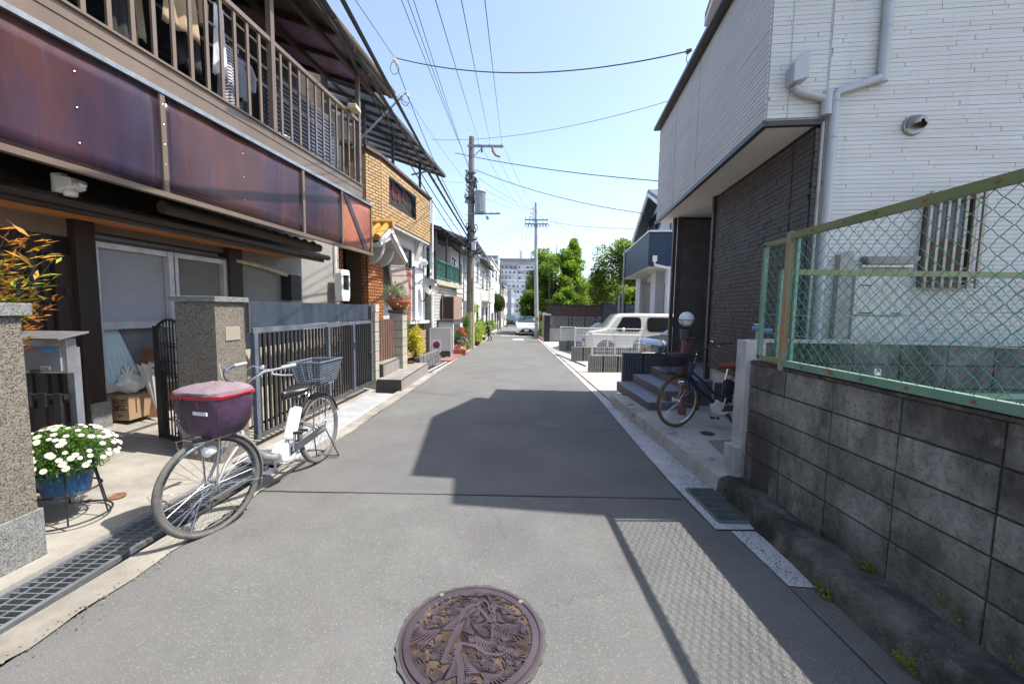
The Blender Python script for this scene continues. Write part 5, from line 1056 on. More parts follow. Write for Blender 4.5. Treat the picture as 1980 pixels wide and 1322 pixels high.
# ================================================================== BICYCLES
silver = mat('silver_paint', (.33, .33, .325), .32, metal=.5, var=.03); chrome = mat('chrome', (.6, .6, .6), .15, metal=1, var=.02)
tyre_g = mat('grey_brown_tyre', (.1, .095, .088), .8, scale=30); gumw = mat('tan_side_tyre', (.12, .062, .028), .7)
def wheel(t, c, R, steer, tyre_m, name='wheel', spokes=36, axis_tilt=0, rim_m=None):
    """disc in the plane of x and z turned by steer about z"""
    rz = Matrix.Rotation(steer, 3, 'Z'); c = Vector(c); P_ = lambda r, a, y=0: c+rz @ Vector((r*math.cos(a), y, r*math.sin(a)))
    q = MB(); q.tube([P_(R-.018, 2*math.pi*i/48) for i in range(48)], .019, 10, closed=True); w_ = q.build(name, tyre_m, t, smooth=True)
    q = MB(); n = 48
    for i in range(n):
        a0, a1 = 2*math.pi*i/n, 2*math.pi*(i+1)/n
        q.prism([P_(R-.034, a0, -.012), P_(R-.034, a1, -.012), P_(R-.047, a1, -.009), P_(R-.047, a0, -.009)], rz @ Vector((0, .022, 0)))
    q.build('rim', rim_m or chrome, w_)
    q = MB(); q.tube([c+rz @ Vector((0, -.045, 0)), c+rz @ Vector((0, .045, 0))], .016, 10); q.tube([c+rz @ Vector((0, -.03, 0)), c+rz @ Vector((0, -.026, 0))], .028, 12); q.tube([c+rz @ Vector((0, .026, 0)), c+rz @ Vector((0, .03, 0))], .028, 12); q.build('hub', chrome, w_, smooth=True)
    q = MB()
    for i in range(spokes):
        a = 2*math.pi*i/spokes; s_ = 1 if i % 2 else -1; b_ = a+(.9 if (i//2) % 2 else -.9)
        q.tube([P_(.026, b_, .028*s_), P_(R-.045, a)], .0013, 4, cap=False)
    q.build('spokes', chrome, w_)
    return w_
def fender(t, c, R, a0, a1, steer, m_, w_=.032):
    rz = Matrix.Rotation(steer, 3, 'Z'); q = MB(); n = 18; vs_ = []
    for i in range(n+1):
        a = a0+(a1-a0)*i/n
        for y, dr in ((-w_, -.016), (-w_*.5, 0), (w_*.5, 0), (w_, -.016)): vs_.append(Vector(c)+rz @ Vector(((R+dr)*math.cos(a), y, (R+dr)*math.sin(a))))
    q.faces(vs_, [(4*i+j, 4*i+j+1, 4*i+5+j, 4*i+4+j) for i in range(n) for j in range(3)]); o = q.build('mudguard', m_, t, smooth=True); s_ = o.modifiers.new('solid', 'SOLIDIFY'); s_.thickness = .002
def basket(t, c, L, Wd, Hh, taper, m_, rz=0., name='basket', slat=.012, hor=8, vert=10, front_raise=0.):
    """woven basket, open top; c = centre of the floor"""
    c = Vector(c); R3 = Matrix.Rotation(rz, 3, 'Z')
    def pt(u, v, z):                        # u, v in -1..1
        k = taper+(1-taper)*z; h = Hh*z*(1+front_raise*max(0, -u)); return c+R3 @ Vector((u*L/2*k, v*Wd/2*k, h))
    per = lambda s_: [(-1+2*s_*4, -1), (1, -1+2*(s_*4-1)), (1-2*(s_*4-2), 1), (-1, 1-2*(s_*4-3))][min(3, int(s_*4))]
    root = None; q = MB(); q.tube([pt(*per(i/40), 1) for i in range(40)], slat*.55, 6, closed=True); root = q.build(name, m_, t)
    q = MB()
    for k in range(hor): z = (k+.5)/hor; q.tube([pt(*per(i/40), z) for i in range(40)], slat*.22, 4, closed=True)
    q.build('woven_rows', m_, root, kind='stuff'); q = MB()
    N_ = vert*4
    for i in range(N_): u, v = per((i+.5)/N_); q.bar(pt(u, v, 0), pt(u, v, 1), slat*.35, slat*.35)
    for i in range(vert): u = -1+2*(i+.5)/vert; q.bar(pt(u, -1, 0), pt(u, 1, 0), slat*.5, .003); q.bar(pt(-1, u, 0), pt(1, u, 0), slat*.5, .003)
    q.build('woven_uprights', m_, root, kind='stuff'); return root
def bicycle(name, loc, rz, lean, WB, R, label, frame_m, tyre_m, steer=0., kind='a'):
    t = thing(name, loc, label, 'bicycle'); t.rotation_euler = (Matrix.Rotation(rz, 3, 'Z') @ Matrix.Rotation(lean, 3, 'X')).to_euler()
    rear = Vector((0, 0, R)); front = Vector((WB, 0, R)); bb = Vector((WB*(.41 if kind == 'a' else .43), 0, R*.86)); seat = Vector((WB*(.30 if kind == 'a' else .40), 0, .62 if kind != 'a' else .60)); hx = .10 if kind == 'a' else -.05; head_b = Vector((WB-.16-hx, 0, .62)); head_t = Vector((WB-.205-hx, 0, .80))
    wheel(t, rear, R, 0, tyre_m, rim_m=frame_m if kind == 'a' else alu); wheel(t, front, R, steer, tyre_m, rim_m=alu if kind != 'a' else None)
    q = MB(); q.tube([head_b, Vector((WB-.26-hx, 0, .48)), Vector((WB-.42-hx*.6, 0, .345)), Vector((WB*.53, 0, .285)), bb], [.026, .028, .028, .028, .028], 12); fr_ = q.build('frame', frame_m, t, smooth=True)
    if kind != 'a': q = MB(); q.tube([head_b+Vector((-.01, 0, .09)), Vector((WB-.30, 0, .55)), Vector((WB*.5, 0, .42)), seat+Vector((.02, 0, -.2))], .015, 8); q.build('upper_tube', frame_m, fr_, smooth=True)
    q = MB(); q.tube([bb, seat], .017, 10); q.build('seat_tube', frame_m, fr_, smooth=True)
    q = MB()
    for s_ in (-1, 1): q.tube([bb+Vector((0, .02*s_, 0)), rear+Vector((0, .055*s_, 0))], .009, 6); q.tube([seat+Vector((0, .015*s_, -.08)), rear+Vector((0, .055*s_, 0))], .008, 6)
    q.build('stays', frame_m, fr_, smooth=True)
    q = MB(); q.tube([head_b-Vector((-.01, 0, .03)), head_t], .02, 10); q.build('head_tube', frame_m, fr_, smooth=True)
    rzs = Matrix.Rotation(steer, 3, 'Z'); q = MB()
    for s_ in (-1, 1): q.tube([head_b+Vector((.0, .03*s_, -.0)), head_b+Vector((.02, .045*s_, -.05)), Vector((WB-.09, 0, .45))+rzs @ Vector((0, .05*s_, 0)), front+rzs @ Vector((0, .05*s_, 0))], [.013, .013, .012, .009], 8)
    q.build('fork', frame_m, t, smooth=True)
    st_t = head_t+Vector((-.03, 0, .14)); q = MB(); q.tube([head_t, st_t], .011, 8)
    hb = lambda v: st_t+rzs @ Vector(v)
    q.build('stem', chrome, t, smooth=True)
    q = MB(); q.tube([hb((-.22, .27, .13)), hb((-.12, .26, .125)), hb((-.02, .21, .11)), hb((.04, .13, .05)), hb((.03, .05, .0)), hb((.02, 0, -.005)), hb((.03, -.05, 0)), hb((.04, -.13, .05)), hb((-.02, -.21, .11)), hb((-.12, -.26, .125)), hb((-.22, -.27, .13))], .011, 8); hbo = q.build('handlebar', chrome if kind == 'a' else black_m, t, smooth=True)
    for s_ in (-1, 1):
        q = MB(); q.tube([hb((-.23, .272*s_, .131)), hb((-.12, .26*s_, .125))], .016, 10); q.build('grip', mat('worn_grey_grip', (.3, .29, .28), .6) if kind == 'a' else mat('brown_grip', (.22, .06, .03), .6), hbo, smooth=True)
        q = MB(); q.tube([hb((-.06, .235*s_, .11)), hb((-.06, .25*s_, .085)), hb((-.12, .275*s_, .07)), hb((-.19, .28*s_, .06))], .006, 6); q.build('brake_lever', alu, hbo, smooth=True)
        q = MB(); q.tube([hb((-.05, .235*s_, .11)), hb((.04, .18*s_, .16)), hb((.09, .08*s_, .09)), hb((.05, .01*s_, -.12))], .0028, 5); q.build('cable', grey_p if kind == 'a' else black_m, hbo, smooth=True)
    q = MB(); q.sphere(hb((-.03, .18, .14)), .026, 10, 8, (1, 1, .7)); q.build('bell', chrome, hbo, smooth=True)
    # saddle
    q = MB(); prof = [(-.15, .02, .005), (-.13, .10, .012), (-.07, .13, .02), (0, .095, .005), (.07, .05, .0), (.14, .032, -.002), (.165, .014, -.015)]; n = 10; vs_ = []; sp = seat+Vector((-.035, 0, .17))
    for x, w_, z in prof:
        for j in range(n): a = 2*math.pi*j/n; vs_.append(sp+Vector((x*(1 if kind == 'a' else .75), w_*(1 if kind == 'a' else .7)*math.cos(a), z+(.042 if math.sin(a) > 0 else .045)*math.sin(a))))
    fs_ = [(i*n+j, i*n+(j+1) % n, (i+1)*n+(j+1) % n, (i+1)*n+j) for i in range(len(prof)-1) for j in range(n)]+[tuple(range(n))[::-1], tuple(range((len(prof)-1)*n, len(prof)*n))]
    q.faces(vs_, fs_); o = q.build('saddle', mat('black_vinyl', (.02, .02, .022), .3, var=.03) if kind == 'a' else mat('brown_saddle', (.2, .05, .03), .5), t, smooth=True); sb = o.modifiers.new('sub', 'SUBSURF'); sb.levels = sb.render_levels = 2
    q = MB(); q.tube([seat, sp+Vector((.01, 0, -.03))], .012, 8); q.build('seat_post', chrome, t, smooth=True)
    for s_ in (-1, 1): q = MB(); q.tube([sp+Vector((-.07, .04*s_, -.04)), sp+Vector((-.07, .04*s_, -.075))], .016, 8); q.build('saddle_spring', black_m, t)
    # crank
    q = MB(); q.tube([bb+Vector((0, -.075, 0)), bb+Vector((.02, -.08, -.085)), bb+Vector((.03, -.08, -.16))], .011, 8); q.tube([bb+Vector((0, .075, 0)), bb+Vector((-.03, .08, .16))], .011, 8); q.build('crank', alu, t, smooth=True)
    for s_, z, x in ((-1, -.165, .03), (1, .165, -.03)):
        q = MB(); q.box(bb+Vector((x, .13*s_, z)), (.085, .08, .006)); q.bar(bb+Vector((x-.04, .13*s_-.04, z)), bb+Vector((x-.04, .13*s_+.04, z)), .012, .022); q.bar(bb+Vector((x+.04, .13*s_-.04, z)), bb+Vector((x+.04, .13*s_+.04, z)), .012, .022); q.build('pedal', plast_w if (kind == 'a' and s_ < 0) else black_m, t)
    # motor and battery
    wb = plast_w if kind == 'a' else mat('off_white_case', (.62, .6, .56), .35)
    q = MB(); q.prism([bb+Vector(v) for v in ((-.07, -.05, .05), (.05, -.05, .09), (.12, -.05, .03), (.1, -.05, -.06), (-.02, -.05, -.09), (-.09, -.05, -.04))], (0, .1, 0)); q.build('motor_case', wb, t, bevel=.015)
    q = MB(); q.tube([bb+Vector((0, -.052, 0)), bb+Vector((0, -.07, 0))], .055, 20); q.build('chain_cover', grey_p, t, smooth=True)
    q = MB(); q.prism([bb+Vector(v) for v in ((-.11, -.035, .06), (-.015, -.035, .10), (seat.x-bb.x+.0, -.035, .36), (seat.x-bb.x-.10, -.035, .33))], (0, .07, 0)); q.build('battery', plast_w if kind == 'a' else black_m, t, bevel=.015)
    q = MB(); q.prism([bb+Vector((0, .04, .035)), bb+Vector((0, .04, -.035)), rear+Vector((0, .045, -.03)), rear+Vector((0, .045, .03))], (0, .012, 0)); q.build('chain', dark_m, t)
    # rack, stand, mudguards, lamp
    q = MB()
    for s_ in (-1, 1): q.tube([rear+Vector((0, .06*s_, 0)), rear+Vector((-.06, .06*s_, R+.09)), ], .006, 6); q.tube([seat+Vector((0, .02*s_, -.04)), rear+Vector((.12, .055*s_, R+.1)), rear+Vector((-.22, .055*s_, R+.09))], .006, 6)
    for k in range(5): q.tube([rear+Vector((.1-.07*k, -.055, R+.1)), rear+Vector((.1-.07*k, .055, R+.1))], .004, 5)
    q.build('rear_rack', chrome if kind == 'a' else black_m, t, smooth=True)
    q = MB()
    for s_ in (-1, 1): q.tube([rear+Vector((0, .065*s_, -.01)), rear+Vector((-.12, .12*s_, -R+.01))], .007, 6)
    q.tube([rear+Vector((-.12, -.12, -R+.01)), rear+Vector((-.12, .12, -R+.01))], .007, 6); q.build('stand', dark_m, t, smooth=True)
    fm = mat('dark_mudguard', (.03, .03, .032), .35) if kind == 'a' else frame_m
    fender(t, rear, R+.02, -.1+math.radians(170), math.radians(35), 0, fm); fender(t, front, R+.02, math.radians(100), math.radians(205), steer, fm if kind != 'a' else silver)
    for c0, a_, st_ in ((rear, 2.75, 0), (front, 3.4, steer)):
        q = MB()
        for s_ in (-1, 1): q.tube([c0+Matrix.Rotation(st_, 3, 'Z') @ Vector((0, .05*s_, 0)), c0+Matrix.Rotation(st_, 3, 'Z') @ Vector(((R+.01)*math.cos(a_), .03*s_, (R+.01)*math.sin(a_)))], .0025, 4)
        q.build('mudguard_stay', chrome, t)
    q = MB(); q.sphere(front+rzs @ Vector((.0, -.08, .0)), .028, 10, 8, (.6, .4, 1.2)); q.build('reflector', plast_w, t, smooth=True)
    q = MB(); q.lathe(front+rzs @ Vector((.04, .07, .25)), [(.0, -.05), (.03, -.03), (.035, .02), (0, .03)], 12, (1, 0, 0)); q.build('headlamp', plast_w if kind == 'a' else chrome, t, smooth=True)
    return t, rear, front, hb, seat
# --- left bicycle
f0, r0 = Vector((-1.99, 2.55)), Vector((-1.89, 3.82)); hd = (f0-r0); rzL = math.atan2(hd.y, hd.x)
tL, rear, front, hb, seat = bicycle('bicycle', (r0.x, r0.y, gz(3.8)+.012), rzL, .04, hd.length, .335, 'silver and white electric bicycle with a purple covered front basket by the left gutter', silver, tyre_g, steer=-.28, kind='a')
basket(tL, rear+Vector((-.02, 0, .46)), .40, .32, .21, .74, mat('blue_grey_basket', (.1, .12, .15), .5), name='rear_basket', slat=.02, hor=12, vert=10)
q = MB(); q.box(rear+Vector((-.02, 0, .47)), (.28, .22, .01)); q.build('basket_floor', MATS['blue_grey_basket'], tL)
q = MB(); q.box(rear+Vector((.22, 0, .40)), (.1, .05, .03)); q.build('ring_lock', chrome, tL, bevel=.005)
# front rack and covered basket bag
Rs = Matrix.Rotation(-.28, 3, 'Z'); F = lambda v: Vector((front.x-.02, 0, 0))+Rs @ Vector(v); F2 = lambda v: F((v[0]*.92-.205, v[1]*.9, v[2]))
q = MB()
for s_ in (-1, 1): q.tube([F((.02, .06*s_, .335)), F((.0, .09*s_, .66))], .006, 6); q.tube([F((-.08, .09*s_, .66)), F((.15, .09*s_, .66)), F((.14, .09*s_, .6))], .006, 6)
for k in range(4): q.tube([F((-.1+.07*k, -.1, .665)), F((-.1+.07*k, .1, .665))], .005, 5)
q.build('front_rack', chrome, tL, smooth=True)
bagp = mat('dark_purple_nylon', (.028, .016, .03), .5, col2=(.085, .04, .085), scale=5, bump=.9, bscale=11); bagl = mat('bright_purple_nylon', (.13, .045, .13), .5, var=.1, scale=4)
lilac = mat('lilac_cover_cloth', (.2, .15, .17), .8, var=.12, scale=5, bump=.5, bscale=16); redz = mat('red_piping', (.36, .02, .04), .55)
def ring(z, lx, ly, k, cx=.17, n=28):
    cx -= .215; lx *= .92; ly *= .9
    out = []
    for i in range(n):
        a = 2*math.pi*i/n; ca, sa = math.cos(a), math.sin(a); e = .42; out.append(F((cx+lx*math.copysign(abs(ca)**e, ca), ly*math.copysign(abs(sa)**e, sa), z+k(i))))
    return out
Rf_ = random.Random(2)
def loft(rings, capb=True, capt=True):
    q = MB(); rings = [[p+Vector((Rf_.uniform(-.006, .006), Rf_.uniform(-.006, .006), Rf_.uniform(-.004, .004))) for p in r_] for r_ in rings]; n = len(rings[0]); vs_ = [p for r_ in rings for p in r_]; fs_ = [(k*n+i, k*n+(i+1) % n, (k+1)*n+(i+1) % n, (k+1)*n+i) for k in range(len(rings)-1) for i in range(n)]
    if capb: fs_.append(tuple(range(n))[::-1])
    if capt: fs_.append(tuple(range((len(rings)-1)*n, len(rings)*n)))
    q.faces(vs_, fs_); return q
Z0 = lambda i: 0
rr_ = [ring(.672, .10, .15, Z0), ring(.69, .125, .18, Z0), ring(.76, .15, .215, lambda i: .004*math.sin(i)), ring(.84, .165, .235, Z0), ring(.90, .17, .245, Z0), ring(.935, .168, .24, Z0)]
o = loft(rr_, capt=False).build('basket_cover', bagp, tL, smooth=True); bag = o
rr_ = [ring(.932, .178, .252, Z0), ring(.95, .18, .255, Z0), ring(.958, .18, .255, Z0)]; loft(rr_, False, False).build('red_piping', redz, bag, smooth=True)
rr_ = [ring(.956, .176, .25, Z0), ring(.975, .17, .243, Z0), ring(.995, .14, .20, Z0, .16), ring(1.01, .08, .12, Z0, .15), ring(1.013, .02, .03, Z0, .15)]; loft(rr_, False, True).build('lid_cover', lilac, bag, smooth=True)
q = MB(); pts = [F2((.345, .16, .84)), F2((.345, -.0, .83))]; q.box((pts[0]+pts[1])/2+Rs @ Vector((-.004, .03, .012)), (.008, .13, .022), Rs); q.build('reflective_strip', mat('reflective_strip', (.6, .62, .64), .3), bag)
q = MB(); q.prism([F2((.30, -.225, .70)), F2((.12, -.232, .69)), F2((.10, -.247, .92)), F2((.20, -.25, .93))], Rs @ Vector((0, -.006, 0))); q.build('side_panel', bagl, bag)
q = MB(); q.prism([F2((.335, -.10, .69)), F2((.33, -.06, .68)), F2((.343, -.14, .80)), F2((.343, -.18, .78))], Rs @ Vector((.006, 0, 0))); q.build('fold_patch', lilac, bag)
q = MB(); q.tube([F2((.348, -.05, .955)), F2((.36, -.05, .93)), F2((.362, -.05, .90))], .004, 5); q.build('zip_pull', black_m, bag)
for y_ in (-.12, .1): q = MB(); q.tube([F2((.345, y_, .93)), F2((.335, y_, .85)), F2((.318, y_, .76)), F2((.27, y_, .69))], .0045, 5); q.build('seam_piping', bagl, bag)
q = MB(); q.tube([F2((.26, -.19, .73)), F2((.2, -.245, .72)), F2((.16, -.23, .68))], .02, 6); q.build('strap', black_m, bag)
# --- right bicycle
rot = math.atan2(.25, -.96)
tR, rear, front, hb, seat = bicycle('bicycle', (2.86, 4.54, gz(4.6)+.15), rot, -.03, .84, .325, 'dark navy electric bicycle with tan tyres parked beside the lamp post on the right', mat('navy_gloss_paint', (.012, .018, .045), .2, coat=.5), gumw, steer=.62, kind='b')
Rs = Matrix.Rotation(.62, 3, 'Z'); wire_b = mat('dark_wire_basket', (.03, .027, .025), .5)
basket(tR, Vector((front.x+.04, 0, .66))+Rs @ Vector((.02, 0, 0)), .3, .36, .24, .72, wire_b, rz=.62, name='front_basket', slat=.011, hor=9, vert=9)
q = MB(); q.box(Vector((front.x+.06, 0, .84)), (.22, .2, .15), Rs); q.build('bag_in_basket', mat('black_cloth', (.02, .02, .022), .8), tR, bevel=.03)
q = MB(); q.box(seat+Vector((-.30, 0, .115)), (.24, .15, .05)); q.build('rear_cushion', mat('cream_cushion', (.5, .48, .43), .6), tR, bevel=.02)
# ================================================================== CARS
def tyre_parts(t, c, R, w_=.19, side=-1):
    c = Vector(c); q = MB(); q.lathe(c, [(R*.62, -w_/2), (R*.95, -w_/2), (R, -w_/2+.03), (R, w_/2-.03), (R*.95, w_/2), (R*.62, w_/2)], 28, (0, 1, 0)); w = q.build('wheel', rubber, t, smooth=True)
    q = MB(); q.lathe(c, [(0, -w_/2+.02), (R*.2, -w_/2+.01), (R*.3, -w_/2+.04), (R*.55, -w_/2+.03), (R*.63, -w_/2), (R*.63, w_/2), (R*.55, w_/2-.03), (R*.3, w_/2-.04), (R*.2, w_/2-.01), (0, w_/2-.02)], 20, (0, 1, 0)); q.build('rim', alu, w, smooth=True)
def car(name, loc, rz, label, L, Wd, outline, belt, roof_in, R, wx, paint, side_windows, wscreen, front_fn=None, gap=None):
    """outline: (x, z) closed side view without arches; belt: height where the sides start to lean in"""
    t = thing(name, loc, label, 'car', rz=rz); m_arch = R+.06
    # insert arches into the bottom of the outline
    bot = outline[-1][1]; pts = list(outline[:-1]); a = math.asin(min(1, max(-1, (bot-R)/m_arch)))
    for x in sorted(wx, reverse=True): pts += [(x+m_arch*math.cos(a+(math.pi-2*a)*k/10), R+m_arch*math.sin(a+(math.pi-2*a)*k/10)) for k in range(11)]
    pts.append(outline[-1])
    def yy(z, s_): 
        w_ = Wd/2
        if z > belt: w_ -= roof_in*(z-belt)/(max(p[1] for p in outline)-belt)
        if z < .35: w_ -= .03
        return s_*w_
    q = MB(); n = len(pts); vs_ = [Vector((x, yy(z, s_)*f, z)) for s_, f in ((-1, 1), (-1, .86), (1, .86), (1, 1)) for x, z in pts]
    # round the plan: nose and tail narrower at the outer rows
    for i, v in enumerate(vs_):
        if i//n in (0, 3):
            if v.x > L/2-.25: v.x -= .10*(v.x-(L/2-.25))/.25*1.4
            if v.x < -L/2+.2: v.x += .06
            if v.z > max(p[1] for p in outline)-.08: v.z -= .04
    fs_ = [tuple(range(n))[::-1], tuple(range(3*n, 4*n))]+[(r_*n+i, r_*n+(i+1) % n, (r_+1)*n+(i+1) % n, (r_+1)*n+i) for r_ in range(3) for i in range(n)]
    q.faces(vs_, fs_); body = q.build('body', paint, t, smooth=True); bv = body.modifiers.new('bevel', 'BEVEL'); bv.width = .045; bv.segments = 3; bv.limit_method = 'ANGLE'; bv.angle_limit = math.radians(35)
    for s_ in (-1, 1):
        for wpts in side_windows:
            q = MB(); q.prism([Vector((x, yy(z, s_)+.004*s_, z)) for x, z in wpts], (0, .004*s_, 0)); q.build('side_window', glass_d, t)
        for x in wx: tyre_parts(t, (x, s_*(Wd/2-.11), R), R)
        q = MB(); x, z = side_windows[0][0]; q.sphere((x-.12, s_*(Wd/2+.06), belt+.08), .1, 12, 8, (.6, .9, .75)); q.build('door_mirror', paint, t, smooth=True)
        if gap:
            for gx in gap: q = MB(); q.box((gx, s_*(Wd/2+.0015), (belt+.35)/2+.05), (.008, .004, belt-.35)); q.build('door_gap', black_m, t)
            q = MB(); q.box((gap[0]-.15, s_*(Wd/2+.012), belt-.12), (.14, .02, .03)); q.build('door_handle', paint, t, bevel=.005)
    (x0, z0), (x1, z1) = wscreen; dx, dz = x1-x0, z1-z0; nn = Vector((dz, 0, -dx)).normalized()*.012; nn = nn if nn.x > 0 else -nn
    q = MB(); q.prism([Vector((x0, -Wd/2*.86, z0))+nn, Vector((x0, Wd/2*.86, z0))+nn, Vector((x1, yy(z1, 1)*.86, z1))+nn, Vector((x1, yy(z1, -1)*.86, z1))+nn], nn*.3); q.build('windscreen', mat('blue_tinted_glass', (.05, .08, .1), .05, spec=.9), t)
    q = MB(); q.box((0, 0, .3), (L*.8, Wd*.8, .2)); q.build('underbody', black_m, t)
    if front_fn: front_fn(t)
    return t
cw = mat('cream_white_car_paint', (.72, .69, .6), .22, var=.02, coat=.6); navy = mat('dark_blue_car_paint', (.012, .02, .04), .15, var=.05, coat=.9); sv = mat('pearl_white_car_paint', (.6, .62, .66), .2, var=.03, coat=.6)
lamp_m = mat('lamp_glass', (.5, .52, .55), .1, spec=.8)
def front_box(t):
    for s_ in (-1, 1): q = MB(); q.box((1.90, s_*.58, .78), (.1, .3, .14)); q.build('headlight', lamp_m, t, bevel=.03)
    q = MB(); q.box((1.925, 0, .62), (.04, .9, .14)); q.build('grille', black_m, t, bevel=.01)
    q = MB(); q.box((1.95, 0, .42), (.03, .33, .165)); q.build('number_plate', plast_w, t)
out = [(-1.93, .3), (-1.95, .9), (-1.94, 1.55), (-1.86, 1.64), (-1, 1.67), (0, 1.67), (.66, 1.65), (.84, 1.59), (1.22, 1.08), (1.78, .98), (1.92, .8), (1.94, .5), (1.9, .24), (-1.9, .24)]
outc = [(x, z) for x, z in out[1:]]+[]
def rrect(x0, x1, z0, z1, r=.1, slant=0):
    pts = []
    for cx_, cz_, a in ((x1-r, z0+r, -90), (x1-r, z1-r, 0), (x0+r, z1-r, 90), (x0+r, z0+r, 180)):
        for k in range(4): an = math.radians(a+30*k); pts.append((cx_+r*math.cos(an)-(slant*(cz_-z0) if cx_ > (x0+x1)/2 else 0), cz_+r*math.sin(an)))
    return pts
car('boxy_car', (4.72, 15.15, gz(15)), math.pi-.05, 'boxy cream white car parked side-on behind the white mesh fences', 3.9, 1.7, outc, 1.0, .12, .31, (-1.25, 1.22), cw,
    [rrect(-.02, .95, 1.0, 1.53, .12, .62), rrect(-1.62, -.24, 1.0, 1.53, .12)], ((1.17, 1.07), (.80, 1.56)), front_box, gap=(-.12, .95))
outn = [(-1.85, 1.0), (-1.5, 1.42), (-.4, 1.5), (.3, 1.45), (.95, .98), (1.55, .93), (1.8, .78), (1.84, .5), (1.8, .24), (-1.8, .24)]
def front_round(t):
    for s_ in (-1, 1):
        q = MB(); q.lathe((1.66, s_*.6, .78), [(.135, 0), (.15, .03), (.14, .06), (.12, .05), (.11, .07), (0, .1)], 22, (1, 0, .18)); q.build('headlight', lamp_m, t, smooth=True)
        q = MB(); q.lathe((1.655, s_*.6, .78), [(.15, 0), (.165, .03), (.15, .065), (.14, .06)], 22, (1, 0, .18)); q.build('headlight_rim', chrome, t, smooth=True)
    q = MB()
    for k in range(4): q.box((1.80, 0, .62+.055*k), (.07, .75, .018))
    q.build('grille', chrome, t); q = MB(); q.box((1.83, 0, .45), (.03, .33, .165)); q.build('number_plate', plast_w, t)
car('compact_car', (5.3, 10.65, gz(10.5)+.02), math.pi+.16, 'dark blue compact car with round chrome headlights nosing out past the house', 3.7, 1.62, outn, .95, .16, .29, (-1.2, 1.15), navy,
    [rrect(-.1, .6, .98, 1.36, .08, .9), rrect(-1.3, -.2, .98, 1.36, .08)], ((.98, .99), (.36, 1.43)), front_round, gap=(-.15, .75))
outh = [(-1.95, .95), (-1.85, 1.3), (-1.3, 1.46), (-.2, 1.5), (.15, 1.46), (1.0, 1.0), (1.55, .9), (1.88, .72), (1.95, .5), (1.9, .2), (-1.9, .22)]
def front_hatch(t):
    q = MB(); q.prism([(1.93, -.3, .56), (1.93, .3, .56), (1.93, .66, .22), (1.93, -.66, .22)], (.05, 0, 0)); q.build('lower_grille', black_m, t)
    for s_ in (-1, 1): q = MB(); q.prism([(1.8, s_*.42, .66), (1.72, s_*.82, .78), (1.66, s_*.83, .70), (1.84, s_*.45, .57)], (.06, 0, .02)); q.build('headlight', black_m, t); q = MB(); q.box((1.93, s_*.66, .36), (.04, .1, .06)); q.build('fog_lamp', lamp_m, t)
    q = MB(); q.bar((1.99, -.62, .24), (1.99, .62, .24), .03, .03); q.build('lower_lip', sv, t)
    q = MB(); q.box((1.99, 0, .44), (.02, .33, .165)); q.build('number_plate', plast_w, t)
    q = MB(); q.lathe((1.93, 0, .64), [(.05, 0), (.05, .02)], 14, (1, 0, .3)); q.build('badge', chrome, t)
car('hatchback_car', (1.12, 32.6, gz(32)), -math.pi/2, 'white hatchback with a wide dark lower grille parked facing the viewer down the street', 3.9, 1.69, outh, .95, .2, .3, (-1.2, 1.22), sv,
    [rrect(-.3, .75, .98, 1.38, .08, 1.), rrect(-1.5, -.38, .98, 1.38, .1)], ((1.03, 1.0), (.2, 1.45)), front_hatch, gap=(-.34, .8))
outk = [(-1.6, .95), (-1.5, 1.5), (-1.3, 1.62), (.6, 1.62), (1.1, 1.0), (1.55, .9), (1.62, .5), (1.6, .25), (-1.6, .25)]
car('dark_van', (-.15, 62, gz(62)), -math.pi/2, 'small dark vehicle in the distance left of the white hatchback', 3.3, 1.5, outk, .95, .15, .28, (-1, 1.05), mat('dark_van_paint', (.03, .03, .035), .3), [rrect(-.2, .7, 1, 1.45), rrect(-1.3, -.3, 1, 1.45)], ((1.1, 1.0), (.62, 1.58)), None)
# parked scooter and bicycle group in the distance
t = thing('parked_moped', (-.75, 55, gz(55)), 'dark moped parked far down the street before the small dark vehicle', 'moped', world=True)
q = MB(); 
z = gz(55)
q.lathe((-.75, 54.5, z+.28), [(.28, -.05), (.28, .05)], 14, (1, 0, 0)); q.lathe((-.75, 55.6, z+.28), [(.28, -.05), (.28, .05)], 14, (1, 0, 0)); q.build('wheels', rubber, t)
q = MB(); q.prism([(-.85, 54.6, z+.6), (-.85, 55.7, z+.75), (-.85, 55.6, z+.35), (-.85, 54.9, z+.3)], (.2, 0, 0)); q.bar((-1.1, 54.6, z+1.0), (-.4, 54.6, z+1.0), .04); q.bar((-.75, 54.5, z+.3), (-.75, 54.65, z+1.0), .06, up=(1, 0, 0)); q.build('body', black_m, t)
# crumpled silver cover over a small vehicle
ca = D(1146, 645, 18.6); zc_ = gz(18.6)
t = thing('covered_vehicle', (ca.x, 18.8, zc_), 'small vehicle under a crumpled silver grey cover behind the mesh fences', 'covered vehicle', world=True)
covm = mat('silver_cover', (.4, .42, .46), .4, col2=(.55, .57, .6), scale=5, bump=.5, bscale=4)
q = MB(); Rc = random.Random(3); n = 20; prof = [(-.75, .0, .35), (-.7, .5, .38), (-.35, .75, .33), (.0, 1.1, .25), (.25, 1.28, .16), (.45, 1.22, .2), (.62, 1.0, .28), (.68, .1, .36)]
vs_ = []
for x, h, wy in prof:
    for j in range(n+1): a = math.pi*j/n; vs_.append(Vector((ca.x+x+Rc.uniform(-.03, .03), 18.8-wy*1.2*math.cos(a)+Rc.uniform(-.03, .03), zc_+.1+(h-.1)*abs(math.sin(a))**.5*(1 if h > .2 else .2)+Rc.uniform(-.02, .02))))
